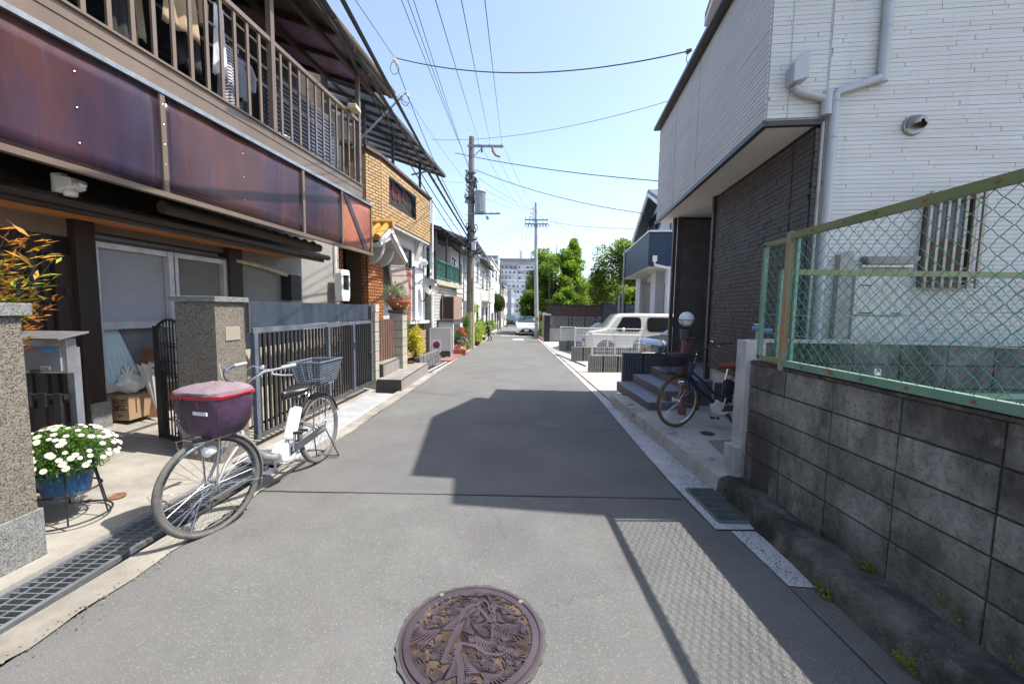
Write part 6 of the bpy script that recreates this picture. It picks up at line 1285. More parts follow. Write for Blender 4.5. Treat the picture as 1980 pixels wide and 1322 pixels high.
q.faces(vs_, [(i*(n+1)+j, i*(n+1)+j+1, (i+1)*(n+1)+j+1, (i+1)*(n+1)+j) for i in range(len(prof)-1) for j in range(n)]); o = q.build('cover', covm, t, smooth=True); o.modifiers.new('sub', 'SUBSURF').render_levels = 2
# ================================================================== PERSON (small walker with a grey backpack)
def person(loc, rz, label, H=1.12):
    k = H/1.12; t = thing('person', loc, label, 'person', rz=rz)
    J = [((0, 0, .58), .085), ((.03, 0, .72), .08), ((.07, 0, .84), .085), ((.09, 0, .90), .035), ((.11, 0, .955), .03),
         ((.0, -.055, .54), .06), ((.07, -.06, .32), .045), ((-.02, -.06, .07), .028), ((.07, -.06, .03), .02),
         ((.0, .055, .54), .06), ((-.08, .06, .33), .045), ((-.2, .06, .12), .028), ((-.15, .06, .03), .02),
         ((.07, -.11, .84), .04), ((.03, -.15, .68), .03), ((.12, -.15, .56), .02), ((.07, .11, .84), .04), ((.12, .15, .69), .03), ((.2, .13, .6), .02)]
    Eg = [(0, 1), (1, 2), (2, 3), (3, 4), (0, 5), (5, 6), (6, 7), (7, 8), (0, 9), (9, 10), (10, 11), (11, 12), (2, 13), (13, 14), (14, 15), (2, 16), (16, 17), (17, 18)]
    me = bpy.data.meshes.new('body'); me.from_pydata([tuple(Vector(p)*k) for p, r in J], Eg, []); o = bpy.data.objects.new('body', me); C.objects.link(o); o.parent = t
    sk = o.modifiers.new('skin', 'SKIN'); 
    for i, (p, r) in enumerate(J): me.skin_vertices[0].data[i].radius = (r*k, r*k)
    me.skin_vertices[0].data[0].use_root = True; o.modifiers.new('sub', 'SUBSURF').levels = 1
    me.materials.append(mat('dark_navy_clothes', (.015, .018, .03), .8))
    q = MB(); q.sphere((.13*k, 0, 1.02*k), .085*k, 14, 10, (1, .85, 1.12)); q.sphere((.215*k, 0, 1.01*k), .014*k, 6, 5); q.build('head', mat('skin_tone', (.45, .28, .2), .6), t, smooth=True)
    q = MB(); q.sphere((.115*k, 0, 1.045*k), .093*k, 14, 10, (1, .92, 1.0)); q.build('hair', mat('black_hair', (.01, .01, .01), .5), t, smooth=True)
    q = MB(); q.box((-.07*k, 0, .78*k), (.15*k, .22*k, .27*k)); q.build('backpack', mat('grey_backpack', (.2, .2, .2), .7), t, bevel=.04)
    q = MB(); q.box((.17*k, -.16*k, .5*k), (.1*k, .04*k, .12*k)); q.build('hand_bag', black_m, t, bevel=.01)
    for s_, x in ((-1, .07), (1, -.15)): q = MB(); q.sphere(((x+.02)*k, .06*s_*k, .025*k), .04*k, 10, 6, (1.5, .8, .6)); q.build('shoe', black_m, t, smooth=True)
person((-1.39, 23.4, gz(23.4)+.01), math.pi*.93, 'small walker in dark clothes with a grey backpack at the left of the street')
# ================================================================== RIGHT NEAR: gutter, kerb, patio
strip_m = mat('speckled_white_gutter', (.37, .37, .375), .85, col2=(.52, .52, .52), scale=4, bump=.3, bscale=120, fleck=(200, .84, (.13, .12, .12))); add_layer(strip_m, 7, (.2, .19, .19), .6, .75)
sheet('gutter_strip', [(1.45, 3.4), (1.74, 3.4), (1.75, 6.7), (1.76, 15), (1.85, 26), (1.7, 26), (1.69, 19), (1.66, 13), (1.60, 7.1), (1.475, 4.3)], strip_m, .0092)
sheet('gutter_strip', [(1.56, 2.07), (1.8, 2.05), (1.8, 2.63), (1.55, 2.63)], strip_m, .0092)
sheet('gutter_asphalt', [(1.52, -1), (1.9, -1), (1.9, 2.04), (1.56, 2.06)], mat('brownish_gutter_asphalt', (.1, .095, .085), .9, col2=(.15, .145, .13), scale=5, bump=.5, bscale=120), .0085)
sheet('drain_surround', [(1.45, 2.645), (1.86, 2.65), (1.8, 3.385), (1.45, 3.385)], strip_m, .0125)
sheet('drain_hole', [(1.52, 2.73), (1.765, 2.73), (1.765, 3.28), (1.52, 3.28)], mat('black_hole', (.008, .008, .008), .9), .0165)
t = thing('gully_grating', (1.64, 3.0, gz(3)+.014), 'greenish steel grating set in the white gutter strip at the right kerb', 'drain grating', world=True)
gg = mat('greenish_weathered_steel', (.12, .15, .15), .5, metal=.4, col2=(.2, .24, .23), scale=9)
for x0, y0, x1, y1 in ((1.52, 2.73, 1.765, 2.73), (1.52, 3.28, 1.765, 3.28), (1.52, 2.73, 1.52, 3.28), (1.765, 2.73, 1.765, 3.28)): q = MB(); q.bar((x0, y0, gz(y0)+.022), (x1, y1, gz(y1)+.022), .016, .012); q.build('frame', gg, t)
for i in range(9): q = MB(); x = 1.545+.0245*i; q.bar((x, 2.73, gz(2.73)+.024), (x, 3.28, gz(3.28)+.024), .008, .012); q.build('bar', gg, t)
for i in range(5): q = MB(); y = 2.82+.092*i; q.bar((1.52, y, gz(y)+.028), (1.765, y, gz(y)+.028), .006, .006); q.build('cross_bar', gg, t)
# kerb of the patio: separate kerbstones
kerb_m = mat('stained_kerb_concrete', (.3, .28, .25), .85, col2=(.44, .42, .38), scale=4, bump=.4, bscale=50)
add_layer(kerb_m, 3.5, (.07, .055, .04), .56, .68, stretch=(1, 1, 3)); t = thing('kerb', (1.84, 5, gz(5)), 'stained pale concrete kerb along the right side patio', 'kerb', world=True)
for i in range(6):
    y0 = 3.24+.575*i; q = MB(); x0 = 1.77-.006*i
    q.prism([(x0-.03, y0+.004, gz(y0)-.1), (x0, y0+.004, gz(y0)+.155), (x0+.2, y0+.004, gz(y0)+.155), (x0+.2, y0+.004, gz(y0)-.1)], (-.006, .567, gz(.567))); q.build('kerbstone', kerb_m, t, bevel=.008)
q = MB(); q.prism([(1.94, 3.24, gz(3.2)+.148), (1.92, 6.68, gz(6.7)+.148), (3.6, 6.68, gz(6.7)+.2), (4.2, 3.3, gz(3.3)+.2)], (0, 0, -.3)); q.build('patio', concrete_w, kind='structure', at=(0, 0, 0))
p = G(1368, 838, .16); q = MB(); q.lathe((p.x, p.y, p.z), [(.075, 0), (.075, .008), (.06, .01), (0, .01)], 24); q.build('access_cover', dark_m, label='small round dark cover set in the patio by the parked bicycle', cat='access cover')
p = G(1392, 865, .16); q = MB(); q.prism([G(1370, 852, .16), G(1412, 851, .16), G(1424, 860, .16), G(1424, 880, .16), G(1400, 880, .16)][::-1], (0, 0, .008)); q.build('meter_lid', mat('ribbed_grey_lid', (.22, .2, .17), .7, scale=20), label='ribbed grey meter lid in the patio beside the end of the block wall', cat='meter lid')
# mossy ledge below the block wall: a lumpy cast kerb
q = MB(); ny, prof = 150, [(1.685, -.08), (1.70, .02), (1.715, .1), (1.735, .142), (1.77, .153), (1.83, .157), (1.9, .156), (1.97, .15)]
Rk = random.Random(12); vs_ = []
from mathutils import noise
for i in range(ny+1):
    y = 3.24-i*5.2/ny
    for x, z in prof:
        n1 = noise.noise(Vector((x*8, y*5, z*8))); n2 = noise.noise(Vector((x*30, y*26, z*30)))
        bend = .06*(1-min(1, max(0, (3.2-y)/1.2)))
        vs_.append(Vector((x+bend*(x < 1.9)+n1*.018*(x < 1.95)+n2*.006, y, gz(y)+z+n1*.01+n2*.006)))
k = len(prof); q.faces(vs_, [(i*k+j, (i+1)*k+j, (i+1)*k+j+1, i*k+j+1) for i in range(ny) for j in range(k-1)]+[tuple(range(k))]); q.build('ledge', concrete_d, label='lumpy mossy concrete ledge running below the concrete block wall', cat='ledge', smooth=False)
# ------------------------------------------------------------------ concrete block wall
cbm = mat('sooty_concrete_block', (.1, .095, .086), .95, col2=(.34, .33, .315), scale=2.3, bump=.7, bscale=70, orand=.26, detail=12, pos=True)
add_layer(cbm, 2.4, (.035, .033, .028), .42, .62, stretch=(1, 1, .5), coord='pos', amt=.85); add_layer(cbm, .9, (.045, .04, .033), .5, .68, coord='pos', amt=.75); add_layer(cbm, 46, (.045, .045, .043), .52, .7, amt=.75, coord='pos'); add_layer(cbm, 7, (.32, .31, .31), .6, .7, stretch=(1, 1, .6), coord='pos', amt=.55)
cbm.node_tree.nodes['Principled BSDF'].inputs['Specular IOR Level'].default_value = .2
t = thing('block_wall', (2.01, 1.2, gz(1.2)+.15), 'sooty grey concrete block wall in the right foreground', 'wall', world=True)
rows_z = [gz(3)+.13, .323, .51, .69, .885, 1.075]
q = MB(); q.box((2.012, .85, .6), (.10, 4.66, 1.0)); q.build('mortar_core', mat('dark_joint', (.05, .048, .045), .95), t)
q = MB(); q.box((0, 0, 0), (1, 1, 1)); ub = q.mesh('block', cbm)
# one bevelled unit block, stretched a little per course
q = MB(); bx_, by_, bz_ = .07, .2085, .5; e = .006
vv_ = []; 
for x, iy in ((.0, e), (-e, 0)): pass
def bev_block(me_name, dx, dy, dz, m_):
    q = MB(); e = .005; x0 = -dx/2
    f0 = [(x0+e, -dy/2, -dz/2), (x0+e, dy/2, -dz/2), (x0+e, dy/2, dz/2), (x0+e, -dy/2, dz/2)]; f1 = [(x0, -dy/2+e, -dz/2+e), (x0, dy/2-e, -dz/2+e), (x0, dy/2-e, dz/2-e), (x0, -dy/2+e, dz/2-e)]
    bk = [(dx/2, -dy/2, -dz/2), (dx/2, dy/2, -dz/2), (dx/2, dy/2, dz/2), (dx/2, -dy/2, dz/2)]
    q.faces(f1+f0+bk, [(0, 1, 2, 3)]+[(i, (i+1) % 4, (i+1) % 4+4, i+4) for i in range(4)]+[(4+i, 4+(i+1) % 4, 8+(i+1) % 4, 8+i) for i in range(4)]+[(8, 9, 10, 11)]); return q.mesh(me_name, m_)
colsy = [3.19-.418*i for i in range(12)]
for r_ in range(5):
    h = rows_z[r_+1]-rows_z[r_]; me = bev_block('block', .14, .418-.008, h-.009, cbm)
    for i, y in enumerate(colsy):
        if r_ == 0 and i == 0: continue
        inst(me, 'block', t, (2.02+rnd.uniform(-.003, .003), y-.209, rows_z[r_]+h/2), (0, rnd.uniform(-.006, .006), rnd.uniform(-.004, .004)))
# bottom course at the far end is broken by a drain opening
h = rows_z[1]-rows_z[0]
for y0, y1 in ((3.19, 3.10), (2.87, 2.776)): q = MB(); q.box((2.02, (y0+y1)/2, rows_z[0]+h/2), (.14, y0-y1-.004, h-.008)); q.build('block', cbm, t, bevel=.004)
q = MB(); q.bar((2.02, 3.19, 1.083), (2.02, -1.8, 1.083), .15, .018); q.build('mortar_cap', concrete_d, t)
# weeds on the ledge
wl_ = [(1.965, 2.3, .05), (1.93, 2.02, .06), (1.96, 1.62, .16), (1.955, 1.52, .17), (1.965, 1.38, .08), (1.96, 1.2, .08), (1.95, 1.12, .12), (1.69, 2.0, .05), (1.70, 1.55, .08), (1.975, 2.62, .04)]
for i, (x, y, h) in enumerate(wl_):
    q = MB(); z = gz(y)+(.15 if x > 1.8 else .02)
    for k in range(8 if h > .1 else 14):
        p0 = Vector((x+rnd.uniform(-.01, .01), y+rnd.uniform(-.05, .05), z)); d_ = Vector((rnd.uniform(-.5, .1), rnd.uniform(-.4, .4), 1 if h > .1 else .5)).normalized(); hh = h*rnd.uniform(.5, 1)
        q.tube([p0, p0+d_*hh], .0012, 3, cap=False)
        for j in range(9): u = j/9; leaf(q, p0+d_*hh*u, rdir(rnd), .012, .005)
    lab_ = ['farthest tiny weed at the foot of the block wall', 'tiny weed in the wall foot beside the white gutter patch', 'tall fern-like weed at the foot of the block wall', 'second tall weed just nearer than the fern-like one', 'low moss-like weed between the tall weeds and the frame edge', 'low weed on the ledge near the lower right corner', 'yellowish tall weed nearest the lower right corner', 'small green weed in the gutter below the ledge', 'leafy weed at the ledge foot next to the white gutter end', 'speck of weed in the gap by the drain opening'][i]
    q.build('weed', leaf_y if i % 3 else leaf_g, label=lab_, cat='weed')
# end post block of the neighbour's wall with a blue and white tap
pale_c = mat('pale_post_concrete', (.34, .34, .34), .85, col2=(.5, .5, .5), scale=5, bump=.2); add_layer(pale_c, 2.2, (.2, .19, .16), .5, .7, stretch=(1, 1, .5))
t = thing('boundary_wall', (3.5, 3.38, .1), 'dark inner boundary block wall with a pale end post seen through the chain-link fence', 'wall', world=True)
q = MB(); q.box((2.035, 3.33, .67), (.17, .14, 1.16)); q.build('end_post', pale_c, t, bevel=.01); q = MB(); q.box((1.915, 3.30, .22), (.07, .16, .26)); q.build('foot_block', pale_c, t, bevel=.006)
q = MB(); q.box((4.1, 3.36, .66), (4.06, .08, 1.1)); q.build('mortar_core', mat('dark_joint', (.05, .048, .045), .95), t)
q = MB(); q.box((0, 0, 0), (.39, .12, .19)); me = q.mesh('block', cbm)
for r_ in range(6):
    for i in range(10): inst(me, 'block', t, (2.28+.4*i, 3.36+rnd.uniform(-.003, .003), .17+.198*r_))
q = MB(); q.box((4.1, 3.36, 1.245), (4.1, .15, .022)); q.build('coping', pale_c, t)
c = D(1464, 640, 3.35); t = thing('water_tap', (c.x, c.y, 1.25), 'blue and white outdoor tap standing on the pale wall post', 'tap', world=True)
q = MB(); q.tube([(c.x, c.y, 1.25), (c.x, c.y, 1.33)], .012, 8); q.tube([(c.x-.03, c.y, 1.25), (c.x-.03, c.y, 1.262)], .03, 10); q.build('riser', galv, t); q = MB(); q.lathe((c.x, c.y, 1.325), [(.02, 0), (.04, .01), (.042, .03), (.03, .045), (0, .05)], 14); q.tube([(c.x, c.y, 1.335), (c.x+.12, c.y, 1.335)], .016, 8); q.build('body', mat('blue_tap_paint', (.08, .2, .42), .35), t, smooth=True); q = MB(); q.box((c.x+.01, c.y, 1.385), (.08, .02, .008)); q.build('handle', alu, t)
# ------------------------------------------------------------------ chain-link fences
fg = mat('faded_green_fence_paint', (.1, .22, .165), .5, col2=(.19, .32, .245), scale=3); add_layer(fg, 5, (.2, .09, .03), .62, .7)
fol = mat('olive_fence_paint', (.14, .18, .07), .45, col2=(.2, .24, .11), scale=3); add_layer(fol, 6, (.24, .1, .03), .63, .7)
wirem = mat('green_coated_wire', (.04, .19, .13), .25, spec=.8)
rust = mat('rusty_post_paint', (.22, .3, .2), .55, col2=(.4, .13, .05), scale=4, stretch=(1, 1, .35))
def chain(t, fn, U, z0, z1, w=.0385, r=.0020):
    """fn(u, z, off) gives the place; one bent wire per column"""
    nz = int((z1-z0)/w); n = int(U/w)
    for i in range(n):
        pts = []
        for k in range(nz+1):
            side = (k+i) % 2; u = (i+side)*w; s_ = 1 if side else -1
            for du, dz in ((-.12*s_*w, -.07*w), (-.0, 0), (-.12*s_*w, .07*w)): pts.append(fn(u+du, z0+k*w+dz, .003*(1 if side else -1)*(1 if i % 2 else -1)))
        q = MB(); q.tube(pts, r, 4, cap=False); q.build('mesh_wire', wirem, t)
def joints(q, fn, us, z, r): pass
t = thing('chain_link_fence', (1.95, 1.4, 1.08), 'green chain-link fence standing on the block wall in the right foreground', 'fence', world=True)
XF = 1.95; ff = lambda u, z, o=0: Vector((XF+o, 2.80-u, z))
q = MB(); q.bar((XF, 2.80, 2.02), (XF, -1.7, 2.02), .035, .045); q.build('top_rail', fol, t)
q = MB(); q.bar((XF, 2.80, 1.125), (XF, -1.7, 1.125), .035, .045); q.build('bottom_rail', fg, t)
q = MB(); q.bar((XF, 2.815, 1.07), (XF, 2.815, 2.05), .034, .045, up=(0, 1, 0)); q.build('post', rust, t)
q = MB(); q.bar((XF+.02, 2.765, 1.1), (XF+.02, 2.765, 2.0), .02, .02, up=(0, 1, 0)); q.build('inner_stile', fg, t)
q = MB(); q.bar((XF, .95, 1.07), (XF, .95, 2.05), .034, .045, up=(0, 1, 0)); q.build('post', rust, t)
q = MB(); q.bar((XF, 3.08, 1.13), (XF, 3.08, 2.0), .028, .03, up=(0, 1, 0)); q.build('end_stile', fg, t); q = MB(); q.bar((XF, 3.09, 2.0), (XF, 2.83, 2.0), .028, .035); q.build('end_rail', fol, t); q = MB(); q.bar((XF, 3.09, 1.135), (XF, 2.83, 1.135), .028, .035); q.build('end_rail', fol, t)
chain(t, ff, 4.4, 1.145, 2.0); chain(t, lambda u, z, o: Vector((XF+o, 3.07-u, z)), .23, 1.15, 1.985)
for y in (2.6, 2.35, 2.15, 1.9, 1.62, 1.36): 
    for z, dz in ((1.125, 0), (2.02, 0)): q = MB(); q.lathe((XF-.018, y, z), [(.009, 0), (.009, .004), (.004, .006)], 8, (-1, 0, 0)); q.build('bolt', mat('rusty_bolt', (.25, .1, .04), .7), t)
for z in (1.5, 1.36): q = MB(); q.tube([(XF+.01, 3.07, z-.03), (XF+.012, 2.5, z-.035), (XF+.01, 1.5, z), (XF, .0, z)], .0018, 4); q.build('tension_wire', alu, t)
t = thing('chain_link_fence', (4.0, 3.03, .1), 'second green chain-link fence crossing behind the first one towards the right', 'fence', world=True)
q = MB(); q.bar((2.02, 3.0, 1.79), (6.2, 3.0, 1.8), .035, .04); q.build('top_rail', fol, t); q = MB(); q.bar((2.02, 3.0, .87), (6.2, 3.0, .87), .035, .04); q.build('bottom_rail', fg, t)
for x in (2.03, 4.6): q = MB(); q.bar((x, 3.0, .1), (x, 3.0, 1.8), .03, .03, up=(0, 1, 0)); q.build('post', fg, t)
chain(t, lambda u, z, o: Vector((2.04+u, 3.0+o, z)), 4.1, .88, 1.78)
c = D(1697, 719, 2.98); q = MB(); q.box(c, (.05, .004, .05)); tg_ = q.build('marker_plate', plast_w, label='tiny white marker plate with a black cross behind the fence rail', cat='marker'); q = MB(); q.box((0, 0, 0), (.05, .002, .004), Matrix.Rotation(.78, 3, 'Y')); q.box((0, 0, 0), (.05, .002, .004), Matrix.Rotation(-.78, 3, 'Y')); o = q.build('cross', black_m, None); o.parent = tg_; o.location = (0, -.004, .025)
q = MB(); q.poly([(2.1, -3, .12), (9, -3, .12), (9, 3.28, .12), (2.1, 3.28, .12)]); q.build('vacant_lot', mat('lot_soil', (.12, .1, .075), .95, scale=6), kind='structure', at=(0, 0, 0))
# ================================================================== WHITE AND DARK HOUSE (right)
def RH(a, y, z): return Vector((a+.12*y, y, z))
def NF(x, z, off=0): return Vector((x, 4.046-.12*x, z))+Vector((.12, 1, 0)).normalized()*off      # wall facing the viewpoint
dR = Vector((.12, 1, 0)).normalized(); nR = Vector((-1, .12, 0)).normalized(); eN = Vector((1, -.12, 0)).normalized(); nN = Vector((-.12, -1, 0)).normalized()
sid = mat('white_siding', (.56, .55, .53), .7, col2=(.64, .63, .61), scale=2, bump=.5, bscale=16, orand=.02, stretch=(.6, .6, 4), pos=True); sidj = mat('grey_siding_joint', (.46, .46, .46), .8)
add_layer(sid, 1.5, (.4, .4, .39), .56, .8, stretch=(1.5, 1.5, .12), coord='pos', amt=.55)
dsid = mat('charcoal_siding', (.048, .044, .044), .65, col2=(.085, .079, .078), scale=5, bump=.5, bscale=30, orand=.12, pos=True); dsj = mat('charcoal_joint', (.015, .014, .015), .8)
trim_b = mat('dark_bronze_metal', (.05, .042, .036), .4); sofw = mat('warm_white_soffit', (.66, .62, .56), .8, var=.02)
hR = thing('new_house', (4.5, 6, .1), 'new two-storey house of white board siding over charcoal board siding on the right', 'house', world=True)
# cores
q = MB(); q.prism([NF(2.80, .35), NF(9.5, .35), NF(9.5, 6.25), NF(2.80, 6.25)], dR*.15); q.prism([NF(2.302, 3.22), NF(2.80, 3.22), NF(2.80, 4.95), NF(2.302, 4.95)], dR*.15); fw_ = q.build('front_wall', sidj, hR)
def siding(parent, org, du, nn, W, z0, z1, m_, ch, bl, limit=300, dep=.012, name='siding_board', seed=3, holes=(), gap=.003):
    R = random.Random(seed); gp = .0045 if m_ is dsid else gap; q = MB(); q.box((0, 0, 0), (1, dep, ch-gp)); me = q.mesh(name, m_); rz = math.atan2(du.y, du.x); cnt = 0; st = MB(); rz3 = Matrix.Rotation(rz, 3, 'Z')
    rows = int((z1-z0)/ch)
    for k in range(rows):
        z = z0+ch*(k+.5); u = -R.uniform(0, bl)
        while u < W:
            L = bl*R.uniform(.55, 1.35); a, b_ = max(u, 0), min(u+L, W); u += L
            if b_-a < .03: continue
            segs = [(a, b_)]
            for h0, h1, hz0, hz1 in holes:
                if hz0 < z < hz1: segs = [s2 for s1 in segs for s2 in ((s1[0], min(s1[1], h0)), (max(s1[0], h1), s1[1])) if s2[1]-s2[0] > .03]
            for a, b_ in segs:
                c = org+du*((a+b_)/2)+nn*(dep/2+R.choice((-.004, -.002, 0, .001, .003))*(1 if m_ is dsid else .35))+Vector((0, 0, z))
                if cnt < limit: inst(me, name, parent, c, (0, 0, rz), (b_-a-.004, 1, 1)); cnt += 1
                else: st.box(c, (b_-a-.004, dep, ch-gp), rz3)
    if st.v: st.build(name, m_, parent, kind='stuff')
O0 = NF(2.80, 0); siding(fw_, Vector((O0.x, O0.y, 0)), eN, nN, 3.6, .45, 6.2, sid, .038, .8, 300, seed=5, holes=((.86, 1.24, 1.74, 2.54),))
O1 = NF(2.302, 0); siding(fw_, Vector((O1.x, O1.y, 0)), eN, nN, .50, 3.25, 4.93, sid, .038, .8, 0, seed=6)
for x in (2.475, 2.79): q = MB(); q.bar(NF(x, 3.24 if x < 2.7 else 3.2)+nN*.014, NF(x, 4.93 if x < 2.7 else 6.2)+nN*.014, .008, .006, up=(0, 1, 0)); q.build('panel_joint', sidj, fw_)
# balcony box along the street
q = MB(); q.prism([RH(1.85, 3.772, 3.22), RH(1.85, 7.85, 3.22), RH(1.85, 7.85, 4.95), RH(1.85, 3.772, 4.95)], -nR*.15); q.prism([RH(1.85, 7.7, 3.22), RH(1.85, 7.85, 3.22), RH(1.85, 7.85, 4.95), RH(1.85, 7.7, 4.95)], -nR*.7)
bw_ = q.build('balcony_wall', sidj, hR); b0_ = RH(1.85, 3.772, 0); siding(bw_, b0_, dR, nR, 4.1, 3.25, 4.93, sid, .046, .7, 290, seed=8, gap=.0075)
for u in (1.9, 3.0): q = MB(); p = b0_+dR*u+nR*.014; q.bar(p+Vector((0, 0, 3.25)), p+Vector((0, 0, 4.93)), .006, .006, up=(0, 1, 0)); q.build('panel_joint', sidj, bw_)
q = MB(); q.bar(RH(1.83, 3.74, 4.975), RH(1.83, 7.9, 4.975), .2, .05); q.bar(NF(2.27, 4.975), NF(2.8, 4.975), .2, .05); q.build('coping', trim_b, hR)
q = MB(); q.bar(RH(1.84, 3.75, 3.205), RH(1.84, 7.87, 3.205), .05, .05); q.bar(NF(2.30, 3.205), NF(2.78, 3.205), .05, .045); q.build('drip_edge', trim_b, hR)
q = MB(); q.prism([RH(1.88, 3.8, 3.2), RH(1.88, 7.83, 3.2), RH(3.2, 7.83, 3.2), RH(2.32, 6.1, 3.2), RH(2.32, 3.74, 3.2)], (0, 0, .02)); q.prism([RH(2.3, 5.9, 3.199), RH(2.3, 7.5, 3.199), RH(3.6, 7.5, 3.199), RH(3.6, 5.9, 3.199)], (0, 0, .02)); q.build('soffit', sofw, hR)
# charcoal ground floor
q = MB(); q.prism([RH(2.296, 3.732, .65), RH(2.296, 6.0, .65), RH(2.296, 6.0, 3.2), RH(2.296, 3.732, 3.2)], -nR*.15); dw_ = q.build('ground_floor_wall', dsj, hR); siding(dw_, RH(2.296, 3.74, 0), dR, nR, 2.26, .66, 3.19, dsid, .052, .26, 300, seed=11, dep=.014)
p_ = NF(2.725, 0); siding(dw_, Vector((p_.x, p_.y, 0)), eN, nN, .075, .66, 3.2, dsid, .052, .3, 0, seed=12)
q = MB(); p = RH(2.296, 4.05, 0)+nR*.016; q.bar(p+Vector((0, 0, .44)), p+Vector((0, 0, 3.19)), .01, .008, up=(0, 1, 0)); p = RH(2.28, 6.02, 0); q.bar(p+Vector((0, 0, .3)), p+Vector((0, 0, 3.2)), .06, .06, up=(0, 1, 0)); q.build('corner_trim', trim_b, dw_)
q = MB(); q.prism([RH(3.0, 7.35, .2), RH(3.0, 7.35, 3.2), RH(4.2, 7.35, 3.2), RH(4.2, 7.35, .2)], dR*.15); q.prism([RH(2.2, 7.35, .2), RH(2.2, 7.35, 3.2), RH(3.0, 7.35, 3.2), RH(3.0, 7.35, .2)], dR*.15); pb_ = q.build('porch_wall', dsj, hR, label='nearly black far wall of the porch')
p = RH(2.2, 7.35, 0); siding(pb_, p, eN, nN, 1.6, .5, 3.19, dsid, .052, .3, 0, seed=14)
q = MB(); q.bar(RH(2.17, 7.36, .2), RH(2.17, 7.36, 3.2), .07, .07, up=(0, 1, 0)); q.bar(RH(2.09, 7.42, .2), RH(2.09, 7.42, 3.2), .06, .06, up=(0, 1, 0)); q.build('porch_post', trim_b, hR)
q = MB(); q.prism([RH(3.6, 6.0, .6), RH(3.6, 7.35, .6), RH(3.6, 7.35, 3.2), RH(3.6, 6.0, 3.2)], -nR*.1); q.build('entrance_door', dsid, hR)
fnd = mat('pale_foundation', (.55, .54, .51), .8, var=.05, scale=3, bump=.1)
q = MB(); q.prism([RH(2.33, 3.76, .05), RH(2.33, 6.0, .05), RH(2.33, 6.0, .65), RH(2.33, 3.76, .65)], -nR*.1); q.prism([NF(2.8, .05, .03), NF(9.5, .05, .03), NF(9.5, .44, .03), NF(2.8, .44, .03)], dR*.1); q.build('foundation', fnd, hR)
# upper storey set back, gable roof
q = MB(); X = 2.75
ga_ = [RH(X, 3.4, 4.9), RH(X, 7.7, 4.9), RH(X, 7.7, 6.25), RH(X, 5.95, 7.0), RH(X, 3.4, 6.0)]
q.prism([RH(X, 3.75, 4.4), RH(X, 7.65, 4.4), RH(X, 7.65, 6.05), RH(X, 5.6, 6.88), RH(X, 3.75, 6.15)], -nR*6); q.build('upper_storey', sidj, hR)
q = MB(); e_ = .0
for xa, y0_, y1_, L_ in ((X-.45, 3.5, 7.0, .4), (X-.05, 2.97, 7.2, 6.6)):
    za_ = 7.02-.383*(5.6-y0_); zb2_ = 7.02-.41*(y1_-5.6)
    q.prism([RH(xa, 5.6, 7.02), RH(xa, y1_, zb2_), RH(xa, y1_, zb2_-.12), RH(xa, 5.6, 6.9), RH(xa, y0_, za_-.12), RH(xa, y0_, za_)], -nR*L_)
q.build('roof', mat('dark_slate_roof', (.05, .055, .07), .5), hR)
q = MB(); q.prism([RH(X-.46, 5.6, 6.89), RH(X-.46, 6.98, 6.325), RH(X-.46, 6.98, 6.225), RH(X-.46, 5.6, 6.79), RH(X-.46, 3.51, 5.99), RH(X-.46, 3.51, 6.09)], -nR*.4); q.build('barge_board', sofw, hR)
q = MB(); q.prism([RH(X-.02, 4.6, 5.0), RH(X-.02, 7.0, 5.0), RH(X-.02, 7.0, 5.95), RH(X-.02, 4.6, 5.95)], nR*.02); q.build('upper_window', glass_d, hR)
# drain pipes
pipe = mat('grey_drain_pipe', (.42, .43, .45), .35, var=.03)
dp = thing('rain_pipe', NF(2.82, .5, -.06), 'grey rainwater pipe with a forked top and box hopper on the white wall', 'drain pipe', world=True)
N = lambda x, z: NF(x, z, -.055)
q = MB(); q.tube([N(2.835, .4), N(2.835, 3.42)], .036, 14); q.build('pipe', pipe, dp, smooth=True)
q = MB(); q.tube([N(2.835, 3.36), N(2.85, 3.44), N(3.2, 3.54)], .034, 12); q.build('pipe', pipe, dp, smooth=True)
q = MB(); q.tube([N(3.2, 3.5), N(3.2, 3.58), N(3.2, 6.0)], .038, 14); q.build('pipe', pipe, dp, smooth=True)
q = MB(); q.tube([N(2.50, 3.50), N(2.52, 3.46), N(2.60, 3.43), N(2.77, 3.38)], .032, 12); q.build('pipe', pipe, dp, smooth=True)
q = MB(); q.tube([N(2.77, 3.24), N(2.77, 3.44)], .042, 12); q.build('branch_socket', pipe, dp, smooth=True)
q = MB(); q.prism([N(2.44, 3.50), N(2.44, 3.66), N(2.50, 3.74), N(2.565, 3.74), N(2.565, 3.53)], nN*.09); q.prism([N(2.44, 3.50), N(2.44, 3.66), N(2.50, 3.74), N(2.565, 3.74), N(2.565, 3.53)], -nN*.05); q.build('hopper_box', pipe, dp, bevel=.006)
for x, z in ((2.835, 3.05), (2.835, 2.25), (2.835, 1.35), (3.2, 3.95), (2.835, 3.36)): q = MB(); q.tube([N(x, z-.006), N(x, z+.006)], .041, 14); q.bar(N(x, z), NF(x, z), .008); q.build('clip', pipe, dp)
q = MB(); q.bar(NF(2.775, .4, -.02), NF(2.775, 3.2, -.02), .02, .02, up=(0, 1, 0)); q.build('joint_trim', mat('pale_trim', (.5, .48, .44), .5), dp)
